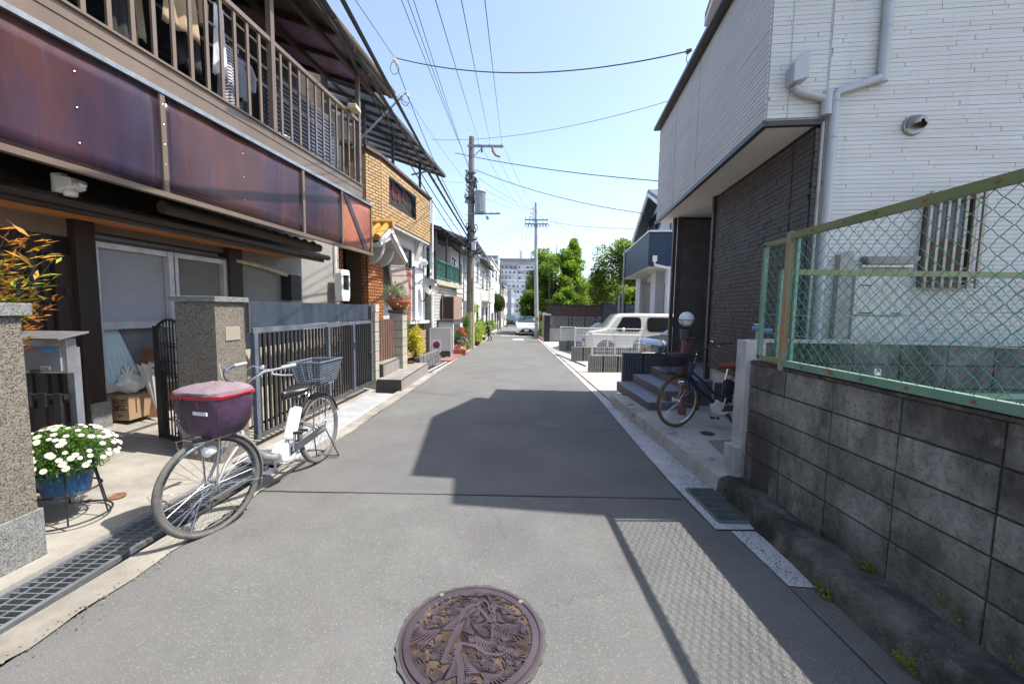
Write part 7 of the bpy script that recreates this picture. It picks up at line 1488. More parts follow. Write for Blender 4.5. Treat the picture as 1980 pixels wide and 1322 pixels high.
# hooded vent
steel_v = mat('satin_steel', (.33, .31, .29), .38, metal=.9, var=.05)
c = NF(3.5, 3.14, -.02); t = thing('vent_hood', c, 'round stainless steel vent hood high on the white wall', 'vent', world=True)
q = MB(); q.lathe(c, [(.085, 0), (.085, .012), (.075, .02)], 24, nN); q.build('flange', steel_v, t, smooth=True)
q = MB(); n = 12; vs_ = []; rows = 7
for i in range(rows+1):
    ph = math.pi/2*i/rows
    for j in range(n+1):
        a = math.pi*j/n*1.25-.39; r_ = .075*math.cos(ph*.86); vs_.append(c+eN*r_*math.cos(a)+Vector((0, 0, r_*math.sin(a)))+nN*(.015+.085*math.sin(ph)))
q.faces(vs_, [(i*(n+1)+j, i*(n+1)+j+1, (i+1)*(n+1)+j+1, (i+1)*(n+1)+j) for i in range(rows) for j in range(n)]); o = q.build('hood', steel_v, t, smooth=True); o.modifiers.new('solid', 'SOLIDIFY').thickness = .003
q = MB(); q.lathe(c+nN*.016, [(.07, 0), (0, .001)], 16, nN); q.build('opening', int_d, t)
# grilled window
t = thing('grilled_window', NF(3.84, 1.75, 0), 'narrow frosted window behind upright aluminium bars on the white wall', 'window', world=True)
def nfbox(q, x0, x1, z0, z1, o0, o1): q.prism([NF(x0, z0, o0), NF(x1, z0, o0), NF(x1, z1, o0), NF(x0, z1, o0)], NF(x0, z0, o1)-NF(x0, z0, o0))
q = MB(); nfbox(q, 3.68, 4.02, 1.76, 2.52, -.012, .0); q.build('pane', mat('frosted_window_glass', (.08, .13, .18), .2, spec=.6), t)
q = MB(); nfbox(q, 3.70, 4.0, 1.77, 2.14, -.016, -.013); q.build('lower_pane', mat('brown_grey_frosted_glass', (.1, .085, .07), .4), t)
q = MB(); nfbox(q, 3.66, 3.69, 1.75, 2.53, -.06, 0); nfbox(q, 4.01, 4.04, 1.75, 2.53, -.06, 0); nfbox(q, 3.66, 4.04, 2.52, 2.55, -.06, 0); nfbox(q, 3.66, 4.04, 1.73, 1.76, -.06, 0); nfbox(q, 3.69, 4.01, 2.13, 2.16, -.03, 0); q.build('frame', bronze, t)
for i in range(7): q = MB(); x = 3.65+.068*i; nfbox(q, x-.011, x+.011, 1.72, 2.56, -.10, -.08); q.build('bar', mat('pale_bronze_bar', (.34, .29, .24), .35, metal=.3), t)
for z in (1.78, 2.5): q = MB(); nfbox(q, 3.64, 4.07, z-.01, z+.01, -.082, -.07); q.build('cross_rail', bronze, t)
# window-side vent cover, pipe casing, meter panels
t = thing('vent_cover', NF(3.39, 1.93, 0), 'long flat grey-brown air vent cover on the white wall', 'vent', world=True)
q = MB(); q.prism([NF(3.17, 2.0, -.01), NF(3.6, 2.0, -.01), NF(3.6, 1.97, -.01), NF(3.56, 1.93, -.01), NF(3.2, 1.93, -.01)], nN*.09); q.build('hood', mat('taupe_metal', (.22, .2, .18), .4, metal=.2), t, bevel=.003); q = MB(); nfbox(q, 3.17, 3.58, 1.91, 1.93, -.06, -.0); q.build('lip', alu, t)
t = thing('pipe_casing', NF(3.03, 1.3, 0), 'upright taupe pipe casing with a slanted top on the white wall', 'pipe casing', world=True)
q = MB(); q.prism([NF(2.96, .5, -.01), NF(3.08, .5, -.01), NF(3.08, 2.06, -.01), NF(2.97, 2.02, -.01)], nN*.07); q.build('casing', mat('taupe_plastic', (.34, .31, .28), .5), t, bevel=.004)
t = thing('wall_cupboard', NF(3.35, .5, 0), 'flush pale metal utility cupboard low on the white wall', 'utility cupboard', world=True)
pp_ = mat('pale_cupboard_metal', (.55, .54, .5), .45, var=.02)
for a_ in ((3.13, 3.56, 1.48, 1.88), (3.13, 3.56, .6, 1.46)): q = MB(); nfbox(q, *a_, -.05, -.012); q.build('door', pp_, t, bevel=.003)
q = MB(); nfbox(q, 3.18, 3.26, 1.74, 1.75, -.052, -.05); nfbox(q, 3.18, 3.28, 1.49, 1.5, -.053, -.05); nfbox(q, 3.44, 3.52, 1.49, 1.5, -.053, -.05); q.build('slot', black_m, t)
# ------------------------------------------------------------------ steps, screen wall, lamp
stp = mat('blue_grey_step_tile', (.16, .18, .24), .4, col2=(.22, .24, .31), scale=4); rsr = mat('step_riser_tile', (.12, .1, .11), .6)
for i, (x0, x1, zt) in enumerate(((2.0, 2.36, .165), (2.30, 2.68, .31), (2.62, 3.1, .455))):
    t = thing('porch_step', (x0, 6.5, zt-.2), ['lowest blue-grey tiled step up to the porch', 'middle blue-grey tiled step up to the porch', 'topmost blue-grey tiled step up to the porch'][i], 'step', 'blue-grey porch steps', world=True)
    y0, y1 = 5.62+.12*i, 7.3; q = MB(); q.prism([(x0, y0, 0), (x0-.02, y1, 0), (x1, y1, 0), (x1, y0, 0)], (0, 0, zt-.012)); q.build('riser', rsr, t)
    for k in range(4): a = y0+(y1-y0)*k/4; q = MB(); q.box(((x0+x1)/2-.006, a+(y1-y0)/8, zt-.006), (x1-x0+.015, (y1-y0)/4-.006, .014)); q.build('tread_tile', stp, t)
q = MB(); q.prism([(3.05, 5.9, .1), (3.02, 7.35, .1), (4.4, 7.3, .1), (4.4, 5.7, .1)], (0, 0, .46)); q.build('porch_floor', stp, hR)
rib_d = mat('dark_ribbed_block', (.07, .08, .1), .9, col2=(.15, .16, .18), scale=20, bump=.4); rib_g = mat('grey_ribbed_block', (.22, .21, .19), .9, col2=(.36, .35, .32), scale=20, bump=.4)
rib_back = mat('groove_dirt_and_shade', (.05, .05, .05), .95)  # groove dirt, darkened further to paint shade between the ribs
def ribbed_wall(name, x0, x1, y, z0, n, m_, lab, bh=.19, bl=.39, rib=.05):
    t = thing(name, (x0, y, z0), lab, 'wall', 'ribbed block walls on the right', world=True)
    q = MB(); L = bl-.008; q.k = 1; q.box((0, .02, 0), (L, .08, bh-.01)); q.k = 0; k = int(L/rib)
    for i in range(k): q.box((-L/2+rib*(i+.5), -.032, 0), (rib*.6, .035, bh-.01))
    q.box((0, .02, bh/2-.0045), (L, .082, .003)); me = q.mesh('block', [m_, rib_back])
    q = MB(); q.box(((x0+x1)/2, y+.02, z0+n*bh/2), (x1-x0-.02, .06, n*bh-.01)); q.build('core', jnt, t)
    for r_ in range(n):
        x = x0
        while x < x1-.05: w_ = min(bl, x1-x); inst(me, 'block', t, (x+w_/2, y, z0+bh*(r_+.5)), sc=(w_/bl, 1, 1)); x += bl
    # ribbed end face
    q = MB()
    for r_ in range(n): q.box((x0-.006, y+.01, z0+bh*(r_+.5)), (.014, .1, bh-.012))
    q.build('end_face', m_, t); return t
ribbed_wall('screen_wall', 2.18, 3.05, 7.62, gz(7.6)+.04, 4, rib_d, 'dark ribbed block screen wall beside the porch steps')
q = MB(); q.bar((2.18, 7.62, gz(7.6)+.81), (3.05, 7.62, gz(7.6)+.81), .12, .012); q.build('cap', concrete_w, bpy.data.objects.get('screen_wall'))
b = G(1318, 802, .15); t = thing('lamp_post', (b.x, b.y, b.z), 'short reddish garden lamp post with a white globe behind the dark bicycle', 'lamp', world=True)
redw = mat('reddish_wood_post', (.16, .045, .03), .6, col2=(.25, .08, .055), scale=6, stretch=(3, 3, .4))
q = MB(); q.box((b.x, b.y, b.z+.53), (.085, .085, 1.06)); q.build('post', redw, t, bevel=.008)
q = MB(); q.lathe((b.x, b.y, b.z+1.06), [(.07, 0), (.075, .1), (.08, .12), (.05, .13)], 20); q.build('lamp_base', dark_m, t, smooth=True)
c = Vector((b.x, b.y, D(1329, 617, b.y).z)); q = MB(); q.sphere(c, .1, 24, 16); q.build('globe', mat('opal_globe', (.8, .8, .8), .25, var=.01), t, smooth=True)
q = MB(); q.tube([c+Vector((.112*math.cos(k*.314), .112*math.sin(k*.314), -.01)) for k in range(20)], .004, 6, closed=True)
for k in range(4): a = k*math.pi/2+.5; q.tube([c+Vector((.112*math.cos(a), .112*math.sin(a), -.01)), c+Vector((.075*math.cos(a), .075*math.sin(a), -.1))], .004, 5)
q.build('guard_ring', dark_m, t); q = MB(); q.box((b.x+.02, b.y-.06, b.z+.8), (.11, .05, .1)); q.build('intercom', dark_m, t)
q = MB(); q.box((2.95, 5.35, .33), (.2, .2, .34)); q.build('planter_box', mat('dark_wicker_box', (.03, .025, .022), .8, scale=20, bump=.6), label='dark square box standing on the patio against the charcoal wall', cat='box')
# ================================================================== RIGHT FORECOURTS AND BEYOND
q = MB(); q.prism([(1.745, 6.72, gz(6.7)+.02), (1.77, 23.2, gz(23.2)+.02), (9, 23.2, gz(23.2)+.12), (9, 6.72, gz(6.7)+.12)], (0, 0, -.3)); q.build('forecourt', mat('bright_forecourt_concrete', (.3, .295, .275), .85, col2=(.37, .36, .34), scale=2, bump=.15), kind='structure', at=(0, 0, 0))
wiggle('forecourt_joint', (1.76, 6.8), (1.78, 23), .035, mat('brown_joint', (.17, .11, .06), .9), .024, 60, .004)
q = MB(); q.tube([(1.65, 14.9, gz(15)+.04), (1.75, 15.1, gz(15)+.05), (2.2, 11.6, gz(12)+.05)], .02, 5); q.build('stray_hose', dark_m, label='thin dark hose lying on the pale forecourt near the kerb', cat='hose')
ribbed_wall('kerb_wall', 2.06, 3.6, 10.42, gz(10.4)+.0, 2, rib_g, 'nearest of the grey ribbed fence walls, right beside the dark screen wall', bh=.24)
ribbed_wall('kerb_wall', 2.0, 4.6, 13.05, gz(13)+.0, 2, rib_g, 'middle one of the grey ribbed fence walls', bh=.25)
ribbed_wall('kerb_wall', 2.04, 5.6, 16.9, gz(16.9)+.0, 2, rib_g, 'farthest of the grey ribbed fence walls', bh=.24)
wm = mat('white_mesh_paint', (.75, .75, .73), .4, var=.02)
def meshfence(x0, x1, y, z0, z1, lab, p=.05, side=0):
    t = thing('mesh_fence', (x0, y, z0), lab, 'fence', 'white mesh fences', world=True)
    n = int((x1-x0)/p)
    q = MB(); q.tube([(0, 0, z0-.02), (0, 0, z1)], .0035, 4); me = q.mesh('upright_wire', wm)
    for i in range(n+1): inst(me, 'upright_wire', t, (x0+p*i, y, 0))
    m_ = int((z1-z0)/.1)
    for k in range(m_+1): q = MB(); z = z0+(z1-z0)*k/m_; q.tube([(x0, y-.005, z), (x1, y-.005, z)], .007 if k in (0, m_) else .004, 4); q.build('level_wire', wm, t)
    for x in (x0+.02, (x0+x1)/2, x1): q = MB(); q.bar((x, y+.02, z0-.1), (x, y+.02, z1+.03), .035, .035, up=(0, 1, 0)); q.build('post', wm, t)
meshfence(2.12, 3.4, 10.42, D(1148, 686, 10.42).z, D(1148, 646, 10.42).z, 'nearest white mesh fence, in front of the boxy white car')
meshfence(2.08, 4.3, 13.05, D(1112, 672, 13.05).z, D(1112, 637, 13.05).z+.05, 'middle white mesh fence, across the nose of the boxy white car')
meshfence(2.08, 5.4, 16.9, D(1090, 662, 16.9).z, D(1090, 632, 16.9).z, 'farthest white mesh fence, before the silver cover')
# lot wall with lattice and brown boards
t = thing('lot_wall', (3.5, 23.4, gz(23.4)), 'low pale concrete wall below the black lattice at the end of the forecourts', 'wall', world=True)
q = MB(); q.box((3.9, 23.4, .0), (3.4, .15, .86)); q.build('wall', concrete_w, t); q = MB(); q.box((6.0, 23.3, .1), (1.2, .2, 1.25)); q.build('wall', concrete_w, t)
q = MB(); q.box((2.05, 23.3, .37), (.32, .3, 1.6)); q.build('gate_pier', mat('black_pier', (.035, .03, .03), .7), label='blackish pier with a pale cap at the street end of the low wall', cat='pier'); q = MB(); q.box((2.02, 23.3, 1.2), (.5, .45, .1)); q.build('pier_cap', white_r, label='pale cap stone lying on the blackish pier', cat='cap stone')
t = thing('lattice_gate', (3.8, 23.35, .42), 'black folding lattice above the low pale concrete wall', 'gate', world=True)
q = MB(); n = 22
for i in range(-5, n+5):
    for s_ in (-1, 1):
        xa = 2.25+.15*i; xb = xa+s_*.42
        if min(xa, xb) < 2.2 or max(xa, xb) > 5.5: continue
        q.bar((xa, 23.3+.01*s_, .46), (xb, 23.3+.01*s_, 1.14), .012, .03)
q.build('lattice', black_m, t)
for x in (2.22, 3.35, 4.3, 5.5): q = MB(); q.bar((x, 23.33, .4), (x, 23.33, 1.2), .05, .05, up=(0, 1, 0)); q.build('post', black_m, t)
for z in (.44, 1.16): q = MB(); q.bar((2.2, 23.34, z), (5.55, 23.34, z), .04, .04); q.build('rail', black_m, t)
bf = mat('brown_fence_board', (.06, .03, .026), .6, col2=(.09, .05, .042), scale=3)
t = thing('board_fence', (4, 25, .4), 'dark brown board fence behind the black lattice', 'fence', world=True)
for i in range(12): q = MB(); q.box((2.35+.395*i, 25.0, 1.46), (.385, .04, .64)); q.build('board', bf, t)
for i in range(4): q = MB(); q.bar((2.3+1.5*i, 25.03, gz(25)), (2.3+1.5*i, 25.03, 1.8), .05, .05, up=(0, 1, 0)); q.build('post', black_m, t)
q = MB(); q.bar((2.15, 24.97, 1.8), (7.0, 24.97, 1.8), .05, .05); q.build('top_rail', black_m, t)
t = thing('grey_screen', (6.3, 22.6, -.3), 'translucent grey panel screen at the right end of the brown board fence', 'screen', world=True)
for i in range(3): q = MB(); q.box((5.45+.62*i, 22.6, 1.1), (.6, .02, 1.5)); q.build('panel', mat('grey_clear_sheet', (.12, .13, .16), .25, alpha=.72), t)
q = MB(); q.bar((5.1, 22.58, 1.87), (7.1, 22.58, 1.87), .04, .04); q.bar((5.1, 22.58, .35), (7.1, 22.58, .35), .04, .04)
for x in (5.12, 6.4, 7.08): q.bar((x, 22.58, -.3), (x, 22.58, 1.87), .05, .05, up=(0, 1, 0))
q.build('frame', black_m, t)
t = thing('sign_post', (5.05, 22, -.4), 'twin pale metal posts rising beside the blue balcony', 'post', world=True)
for px_, zt in ((1204, 480), (1197, 570)): p = D(px_, 590, 21.0); q = MB(); q.tube([(p.x, 21, -.35), (p.x, 21, D(px_, zt, 21).z)], .055, 10); q.build('pole', mat('pale_steel_pole', (.36, .37, .37), .55), t, smooth=True)
q = MB(); q.box((4.5, 26.2, .3), (5, .15, 1.6)); q.build('rear_wall', mat('pale_rear_wall', (.3, .3, .29), .85), label='pale garden wall glimpsed through the black lattice', cat='wall')
# orange broken bricks / planter at pole foot
Rb = random.Random(8)
t = thing('brick_pile', (2.0, 25.0, gz(25)), 'small heap of reddish bricks at the foot of the slim pole', 'bricks', world=True)
for i in range(9): q = MB(); q.box((1.95+Rb.uniform(-.15, .25), 24.6+Rb.uniform(-.6, .6), gz(25)+.05+.05*(i % 3)), (.2, .1, .07), Matrix.Rotation(Rb.uniform(0, 3), 3, 'Z')); q.build('brick', mat('salmon_brick', (.45, .18, .12), .8), t)
# ------------------------------------------------------------------ house with the blue balcony
def HB_(a, y, z): return Vector((a+.12*y, y, z))
nH = Vector((-1, .12, 0)).normalized(); dH = Vector((.12, 1, 0)).normalized(); eH = Vector((1, -.12, 0)).normalized()
hW = thing('balcony_house', HB_(4.6, 18, gz(18)), 'white house with a navy blue boxed balcony behind the parked cars', 'house', world=True)
A0 = D(1256, 448, 15.5).x-.12*15.5
blu = mat('navy_siding', (.02, .04, .08), .5, col2=(.03, .055, .1), scale=4); wht = mat('white_house_render', (.62, .63, .65), .8, var=.03)
zb_, zt_ = D(1256, 515, 15.5).z, D(1256, 449, 15.5).z
def bxx(q, a0, a1, y0, y1, z0, z1): q.prism([HB_(a0, y0, z0), HB_(a0, y1, z0), HB_(a0, y1, z1), HB_(a0, y0, z1)], HB_(a1, 0, 0)-HB_(a0, 0, 0))
q = MB(); bxx(q, A0, A0+.12, 15.5, 21.7, zb_, zt_); q.prism([HB_(A0, 15.5, zb_), HB_(A0, 15.5, zt_), HB_(A0+1.15, 15.36, zt_), HB_(A0+1.15, 15.36, zb_)], dH*.12); bb_ = q.build('balcony', blu, hW)
for k in range(int((zt_-zb_)/.09)):
    q = MB(); z = zb_+.09*k; bxx(q, A0-.012, A0, 15.49, 21.7, z+.006, z+.086); q.prism([HB_(A0-.01, 15.49, z+.006), HB_(A0-.01, 15.49, z+.086), HB_(A0+1.15, 15.35, z+.086), HB_(A0+1.15, 15.35, z+.006)], -dH*.012); q.build('siding_board', blu, bb_)
q = MB(); q.bar(HB_(A0+.05, 15.45, zt_+.03), HB_(A0+.05, 21.75, zt_+.03), .2, .06); q.bar(HB_(A0, 15.48, zt_+.03), HB_(A0+1.1, 15.36, zt_+.03), .2, .06); q.build('coping', white_p, hW)
q = MB(); bxx(q, A0+.02, A0+1.2, 15.55, 21.6, zb_-.03, zb_); q.build('soffit', sofw, hW)
q = MB(); bxx(q, A0+1.1, A0+7, 15.3, 21.8, -.6, 6.2); q.build('wall', wht, hW)
for a_ in ((20.6, 21.8), (17.3, 18.2), (15.3, 15.7)): q = MB(); bxx(q, A0+.75, A0+1.1, *a_, -.6, zb_); q.build('pier', wht, hW)
q = MB(); bxx(q, A0+.95, A0+1.0, 18.2, 20.6, -.6, 2.9); sh_ = q.build('roller_shutter', mat('taupe_shutter', (.25, .23, .21), .5), hW)
for k in range(24): q = MB(); bxx(q, A0+.935, A0+.95, 18.22, 20.58, -.4+.12*k, -.31+.12*k); q.build('shutter_slat', MATS['taupe_shutter'], sh_)
q = MB(); bxx(q, A0+1.02, A0+1.08, 15.9, 16.9, -.5, 2.7); q.build('front_door', mat('reddish_door', (.25, .1, .08), .5, scale=8, stretch=(1, 1, .2)), hW)
q = MB(); q.tube([D(1266, 503, 15.3), D(1266, 512, 15.3), D(1304, 521, 15.1)], .05, 8); q.box(D(1266, 500, 15.3), (.14, .12, .22)); q.build('drain_pipe', white_p, hW, smooth=False)
q = MB(); q.tube([D(1309, 440, 15.0), D(1309, 604, 15.0)], .06, 8); q.build('downpipe', white_p, hW, smooth=True)
# gable of the upper storey
g0 = A0+1.0
zp = D(1262, 372, 18.5).z; ze = D(1238, 450, 20.5).z
q = MB(); pk_ = [(15.2, ze), (18.5, zp-.2), (21.9, ze)]
q.prism([HB_(g0+.1, y, z) for y, z in pk_], eH*6); q.build('gable', mat('pale_blue_white_gable', (.55, .6, .66), .8), hW)
q = MB(); q.prism([HB_(g0-.5, 15.0, ze-.1), HB_(g0-.5, 18.5, zp), HB_(g0-.5, 22.3, ze-.2), HB_(g0-.5, 22.3, ze-.08), HB_(g0-.5, 18.5, zp+.13), HB_(g0-.5, 15.0, ze+.02)], eH*7); q.build('roof', mat('blue_grey_roof', (.08, .1, .14), .5), hW)
q = MB(); q.prism([HB_(g0-.52, 15.05, ze-.3), HB_(g0-.52, 18.5, zp-.16), HB_(g0-.52, 22.25, ze-.35), HB_(g0-.52, 22.25, ze-.14), HB_(g0-.52, 18.5, zp-.02), HB_(g0-.52, 15.05, ze-.1)], eH*.08); q.build('barge_board', white_p, hW)
q = MB(); bxx(q, A0+1.05, A0+1.1, 16.5, 20.5, 4.8, 6.1); q.build('window', glass_d, hW)
for i in range(5): q = MB(); p = HB_(A0+.3, 16+.5*i, 0); q.bar(p+Vector((0, 0, zt_)), p+Vector((0, 0, zt_+.4)), .05, .05, up=(0, 1, 0)); q.build('rail_post', dark_m, hW)
# ------------------------------------------------------------------ trees
def tree(name, base, H, crown_z, rx, rz_, n, m1, m2, lab, seed=1, cone=False, L=(.12, .24), group=None, r=.16, nclu=46):
    R = random.Random(seed); base = Vector(base); t = thing(name, base, lab, 'tree', group, world=True)
    q = MB(); top = base+Vector((R.uniform(-.2, .2), R.uniform(-.2, .2), H*.85)); q.tube([base, base.lerp(top, .4)+Vector((.08, .05, 0)), top], [r, r*.7, r*.15], 8)
    q1, q2 = MB(), MB(); cc = base+Vector((0, 0, crown_z)); clu = []
    for k in range(nclu):
        v = rdir(R)
        if cone: h = R.random(); w_ = rx*(1-h)**.6; p = cc+Vector((v.x*w_*.85, v.y*w_*.85, (h*2-1)*rz_*.95)); cr_ = .3+.3*w_
        else: p = cc+Vector((v.x*rx, v.y*rx, v.z*rz_))*R.uniform(.35, .88); cr_ = rx*R.uniform(.2, .36)
        clu.append((p, cr_)); 
        if k % 3 == 0: q.tube([base.lerp(top, R.uniform(.3, .7)), base.lerp(p, .75)+Vector((0, 0, .15)), p], [r*.3, r*.16, .015], 5)
    q.build('trunk', bark, t, smooth=True)
    for i in range(n):
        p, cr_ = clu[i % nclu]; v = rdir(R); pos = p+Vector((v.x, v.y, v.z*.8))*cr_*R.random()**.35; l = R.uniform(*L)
        leaf(q2 if R.random() < .28+.3*(v.z > .3) else q1, pos, v+rdir(R)*.9, l, l*.33)  # bright leaves favour cluster tops: sunlight painted into the leaf colour
    q1.build('crown', m1, t); q2.build('painted_sunlit_sprays', m2, t); return t
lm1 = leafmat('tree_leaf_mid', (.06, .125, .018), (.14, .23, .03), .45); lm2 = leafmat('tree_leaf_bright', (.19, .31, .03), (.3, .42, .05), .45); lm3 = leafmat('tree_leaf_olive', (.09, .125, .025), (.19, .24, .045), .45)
def at(px_, y): p = D(px_, 600, y); return (p.x, y, gz(y))
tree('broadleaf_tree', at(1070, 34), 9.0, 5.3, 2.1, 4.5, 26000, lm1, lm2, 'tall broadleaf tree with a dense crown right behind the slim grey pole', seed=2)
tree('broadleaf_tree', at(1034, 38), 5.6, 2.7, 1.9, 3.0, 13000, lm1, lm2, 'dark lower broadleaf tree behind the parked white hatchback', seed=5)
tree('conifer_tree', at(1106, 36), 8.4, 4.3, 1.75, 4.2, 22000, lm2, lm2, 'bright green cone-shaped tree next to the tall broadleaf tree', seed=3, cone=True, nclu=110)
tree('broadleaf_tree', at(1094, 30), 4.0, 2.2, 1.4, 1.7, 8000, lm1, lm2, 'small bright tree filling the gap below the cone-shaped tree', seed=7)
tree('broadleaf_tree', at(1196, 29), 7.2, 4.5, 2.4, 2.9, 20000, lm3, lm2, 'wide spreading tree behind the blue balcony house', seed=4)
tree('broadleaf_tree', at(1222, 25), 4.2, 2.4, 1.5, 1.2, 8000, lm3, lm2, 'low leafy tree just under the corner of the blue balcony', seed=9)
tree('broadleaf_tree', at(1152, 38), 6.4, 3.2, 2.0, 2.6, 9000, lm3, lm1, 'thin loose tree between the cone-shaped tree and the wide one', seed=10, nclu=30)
tree('broadleaf_tree', at(1135, 46), 5.5, 2.6, 3.0, 2.4, 9000, lm3, lm2, 'farther green tree low behind the brown board fence', seed=13)
bush('hedge_shrub', (2.1, 27.5, gz(27.5)), .45, 1.2, .6, 1800, lm1, 'narrow green hedge beside the slim grey pole', mat2=lm2, L=(.06, .12), seed=21)
bush('hedge_shrub', (2.2, 30.5, gz(30)), .5, 1.4, .6, 1800, lm1, 'green hedge right of the white hatchback', mat2=lm2, L=(.06, .12), seed=22)
q = MB(); q.tube([at(1061, 31), Vector(at(1061, 31))+Vector((0, 0, 5.3))], .06, 8); q.build('thin_black_pole', black_m, label='thin black pole standing in front of the tall broadleaf tree', cat='pole')
t = thing('carport_house', (6.6, 42, gz(42)), 'grey roofed carport and house glimpsed between the trees', 'house', world=True)
q = MB(); q.box((8.5, 46, 1.2), (8, 4, 4.2)); q.build('wall', mat('carport_wall', (.45, .43, .42), .8), t); q = MB(); q.prism([(4.2, 43.5, 3.2), (8.5, 43.5, 4.6), (12.8, 43.5, 3.2)], (0, 5, 0)); q.build('roof', mat('grey_roof_tile', (.12, .12, .13), .6), t)
# ------------------------------------------------------------------ left street greenery
t = thing('topiary_tree', at(961, 41), 'round clipped dark green tree on a thin trunk at the left kerb', 'tree', world=True)
c = D(961, 586, 41); q = MB(); Rt = random.Random(6)
for i in range(9000): v = rdir(Rt); r_ = .86*(1-.12*Rt.random()**2)*(1+.05*math.sin(5*v.x+3*v.z)); leaf(q, c+Vector((v.x*r_, v.y*r_, v.z*r_*1.05)), v+rdir(Rt)*.9, Rt.uniform(.05, .1), .025)
q.sphere(c, .74, 16, 12); q.build('crown', leafmat('topiary_leaf', (.025, .06, .01), (.08, .14, .02)), t); q = MB(); q.tube([Vector(at(963, 41)), c+Vector((.05, 0, -.7))], .07, 8); q.build('trunk', bark, t)
for i, (x, y, rx, ry, rz_, mm_, lab) in enumerate(((-1.95, 18.6, .3, .5, .7, leaf_g, 'tall leafy pot plants directly behind the near utility pole'), (-1.85, 20.6, .35, .8, .35, leaf_y, 'low yellow green kerb plants past the near utility pole'), (-2.1, 22.6, .5, .9, .6, lm2, 'bright green shrub at the foot of the tall white house'), (-2.15, 25.2, .6, 1.0, .7, lm2, 'sunlit shrub spilling towards the walker'), (-1.95, 28, .45, 1.1, .55, leaf_y, 'yellow green shrub behind the walker'), (-1.85, 32, .5, 1.3, .6, lm1, 'green shrub between the walker and the round clipped tree'), (-1.8, 37, .5, 1.5, .6, lm2, 'bright hedge just before the round clipped tree'), (-2.5, 23.6, .7, .9, .55, lm2, 'overhanging bright foliage above the red gate'), (-2.0, 16.3, .3, .3, .75, leaf_g, 'white flowered climbing plant beside the flower stand'), (1.95, 50, .7, 3, .7, lm1, 'dark hedge on the right beyond the hatchback'))):
    dz = 1.3 if i == 7 else 0
    bush('street_shrub', (x, y, gz(y)), rx, ry, rz_, 1500, mm_, lab, mat2=lm2 if mm_ is not lm2 else leaf_y, L=(.06, .13), seed=30+i, trunk_h=dz)
q = MB(); q.box((-2.75, 22.9, gz(23)+.55), (.06, 1.4, 1.3)); q.build('red_gate', mat('faded_red_gate', (.3, .1, .07), .6), label='faded red gate in front of the tall white house', cat='gate')
t = thing('roadside_fence', (-2.4, 26.5, gz(26)), 'low white slatted wall by the shrubs along the left kerb', 'fence', world=True)
for k in range(7): q = MB(); q.box((-2.4, 26.8, gz(26)+.12+.15*k), (.06, 4.0, .11)); q.build('slat', white_p, t)
for i, y in enumerate((19.4, 21.4, 24.0, 30.0)):
    q = MB(); q.lathe((-1.75, y, gz(y)+.01), [(.09, 0), (.13, .2), (.14, .2), (.12, .17), (0, .17)], 14); q.build('flower_pot', terracotta if i % 2 else black_m, label=['black pot just past the near utility pole', 'terracotta pot under the low yellow green kerb plants', 'black pot on the kerb beside the walker', 'terracotta pot far along the left kerb'][i], cat='pot', smooth=True)
# ================================================================== MANHOLE COVER with raised birds and leaves
mc = Vector((-.165, 1.70, gz(1.7)+.006)); RM = .308
iron = mat('purple_brown_cast_iron', (.055, .04, .048), .45, col2=(.095, .072, .082), scale=5, metal=.35, bump=.12, bscale=60, spec=.5); dirt = mat('sandy_dirt_in_relief', (.13, .105, .085), .85, col2=(.24, .15, .09), scale=9)
t = thing('manhole_cover', mc, 'round purple-brown iron manhole cover with raised birds and leaf sprays in the road', 'manhole cover')
tilt = math.atan(SL); t.rotation_euler = (-tilt, 0, 0)
q = MB(); q.lathe((0, 0, -.004), [(RM+.022, 0), (RM+.018, .008), (RM+.008, .008), (RM+.006, .002)], 72); q.build('frame', iron, t, smooth=True)
q = MB(); q.lathe((0, 0, -.004), [(RM-.03, .004), (0, .004)], 72); q.build('sunken_field', dirt, t)
q = MB(); q.lathe((0, 0, -.004), [(RM+.003, 0), (RM, .010), (RM-.028, .010), (RM-.033, .004)], 72); q.build('rim', iron, t, smooth=True)
def relief(q, pts, w_, h=.0065, closed=False):
    """raised tapering ribbon through 2D pts with a width list"""
    n = len(pts); vs_ = []
    for i, p in enumerate(pts):
        a = Vector(pts[max(0, i-1)]); b_ = Vector(pts[min(n-1, i+1)]); d_ = (b_-a); d_ = d_.normalized() if d_.length else Vector((1, 0)); nn = Vector((-d_.y, d_.x)); ww = w_[i] if isinstance(w_, list) else w_
        for s_, z in ((-1, 0), (-.75, h), (.75, h), (1, 0)): vs_.append((p[0]+nn.x*s_*ww/2, p[1]+nn.y*s_*ww/2, z))
    q.faces(vs_, [(4*i+j, 4*i+j+1, 4*i+5+j, 4*i+4+j) for i in range(n-1) for j in range(3)])
def bird(cx_, cy_, s_, rot):
    q = MB(); cr, sr = math.cos(rot), math.sin(rot); T = lambda x, y: (cx_+s_*(x*cr-y*sr), cy_+s_*(x*sr+y*cr))
    relief(q, [T(-.02, -.22), T(-.015, -.1), T(0, .0), T(-.01, .08), T(.02, .13), (T(.08, .10)), T(.13, .04), T(.19, .02), T(.24, .035)], [.015*s_, .034*s_, .042*s_, .036*s_, .026*s_, .022*s_, .02*s_, .018*s_, .004], .009)
    for sd_ in (-1, 1):
        for k in range(9):
            a = -1.9-.13*k if sd_ < 0 else -1.25+.13*k*.9; x0, y0 = sd_*.02, .06-.012*k; L = .24-.012*k
            relief(q, [T(x0, y0), T(x0+L*.5*math.cos(a)+sd_*.03, y0+L*.5*math.sin(a)), T(x0+L*math.cos(a)+sd_*.035, y0+L*math.sin(a))], [.008*s_, .014*s_, .003], .008)
    q.build('raised_bird', iron, t, smooth=False)
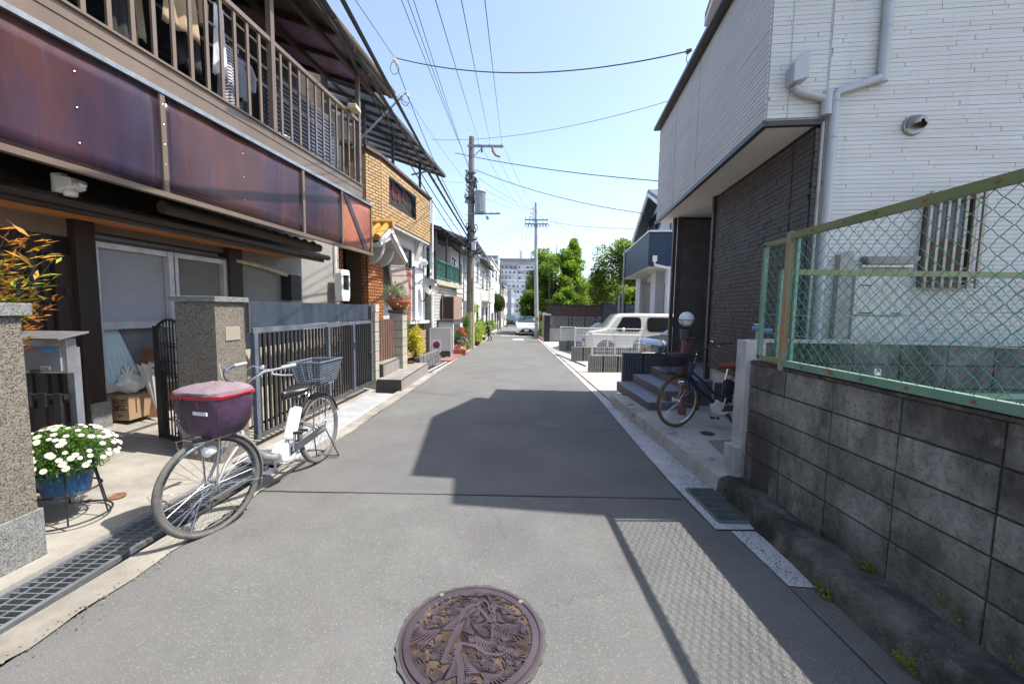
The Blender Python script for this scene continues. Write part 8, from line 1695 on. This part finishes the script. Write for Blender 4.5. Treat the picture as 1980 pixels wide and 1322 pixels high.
bird(-.06, .06, 1.0, -.15); bird(.10, .10, .62, .05); bird(-.03, -.17, .9, .25); bird(.0, .16, .55, -.5)
Rm = random.Random(21); q = MB()
placed = []
for _ in range(900):
    a, r_ = Rm.uniform(0, 6.28), .29*Rm.random()**.5; x, y = r_*math.cos(a), r_*math.sin(a)
    if any((x-u)**2+(y-v)**2 < .044**2 for u, v in placed) or abs(x+.06) < .05 and -.1 < y < .14: continue
    placed.append((x, y)); ln = Rm.uniform(.05, .075); rot = Rm.uniform(.6, 1.3) if Rm.random() < .7 else Rm.uniform(-2.4, -1.6)
    for k in range(-3, 4):
        aa = rot+.2*k; cv = .12*k
        p = [(x, y), (x+ln*.5*math.cos(aa), y+ln*.5*math.sin(aa)), (x+ln*math.cos(aa+cv), y+ln*math.sin(aa+cv))]
        if all(u*u+v*v < (RM-.036)**2 for u, v in p): relief(q, p, [.004, .006, .002], .007)
    relief(q, [(x-ln*.15*math.cos(rot+k*.5), y-ln*.15*math.sin(rot+k*.5)) for k in range(-2, 3)], .006, .007)
q.build('raised_leaf_sprays', iron, t)
q = MB()
for k in range(5):
    a = 2.45-.14*k; c_ = Vector((.272*math.cos(a), .272*math.sin(a)))
    for j in range(5): aa = Rm.uniform(0, 3.14); d_ = Vector((math.cos(aa), math.sin(aa)))*.011; o_ = Vector((Rm.uniform(-.008, .008), Rm.uniform(-.008, .008))); relief(q, [tuple(c_+o_-d_), tuple(c_+o_+d_)], .004, .006)
q.build('raised_characters', iron, t)
for a in (2.2, .75): q = MB(); q.lathe((.315*math.cos(a), .315*math.sin(a), .0062), [(.012, 0), (.012, .001), (0, .001)], 12); q.build('lifting_hole', mat('light_grit', (.2, .18, .12), .9), t)
q = MB(); R5 = random.Random(5)      # ragged asphalt collar around the iron
n = 90
for i in range(n):
    a0, a1 = 2*math.pi*i/n, 2*math.pi*(i+1)/n; 
    if i == 0: rr0 = RM+.03
    rr1 = RM+.026+R5.uniform(0, .014) if i < n-1 else RM+.03
    q.poly([((RM+.018)*math.cos(a0), (RM+.018)*math.sin(a0), .0022), (rr0*math.cos(a0), rr0*math.sin(a0), .0022), (rr1*math.cos(a1), rr1*math.sin(a1), .0022), ((RM+.018)*math.cos(a1), (RM+.018)*math.sin(a1), .0022)]); rr0 = rr1
q.build('tar_ring', tar, t)
bpy.context.view_layer.update()
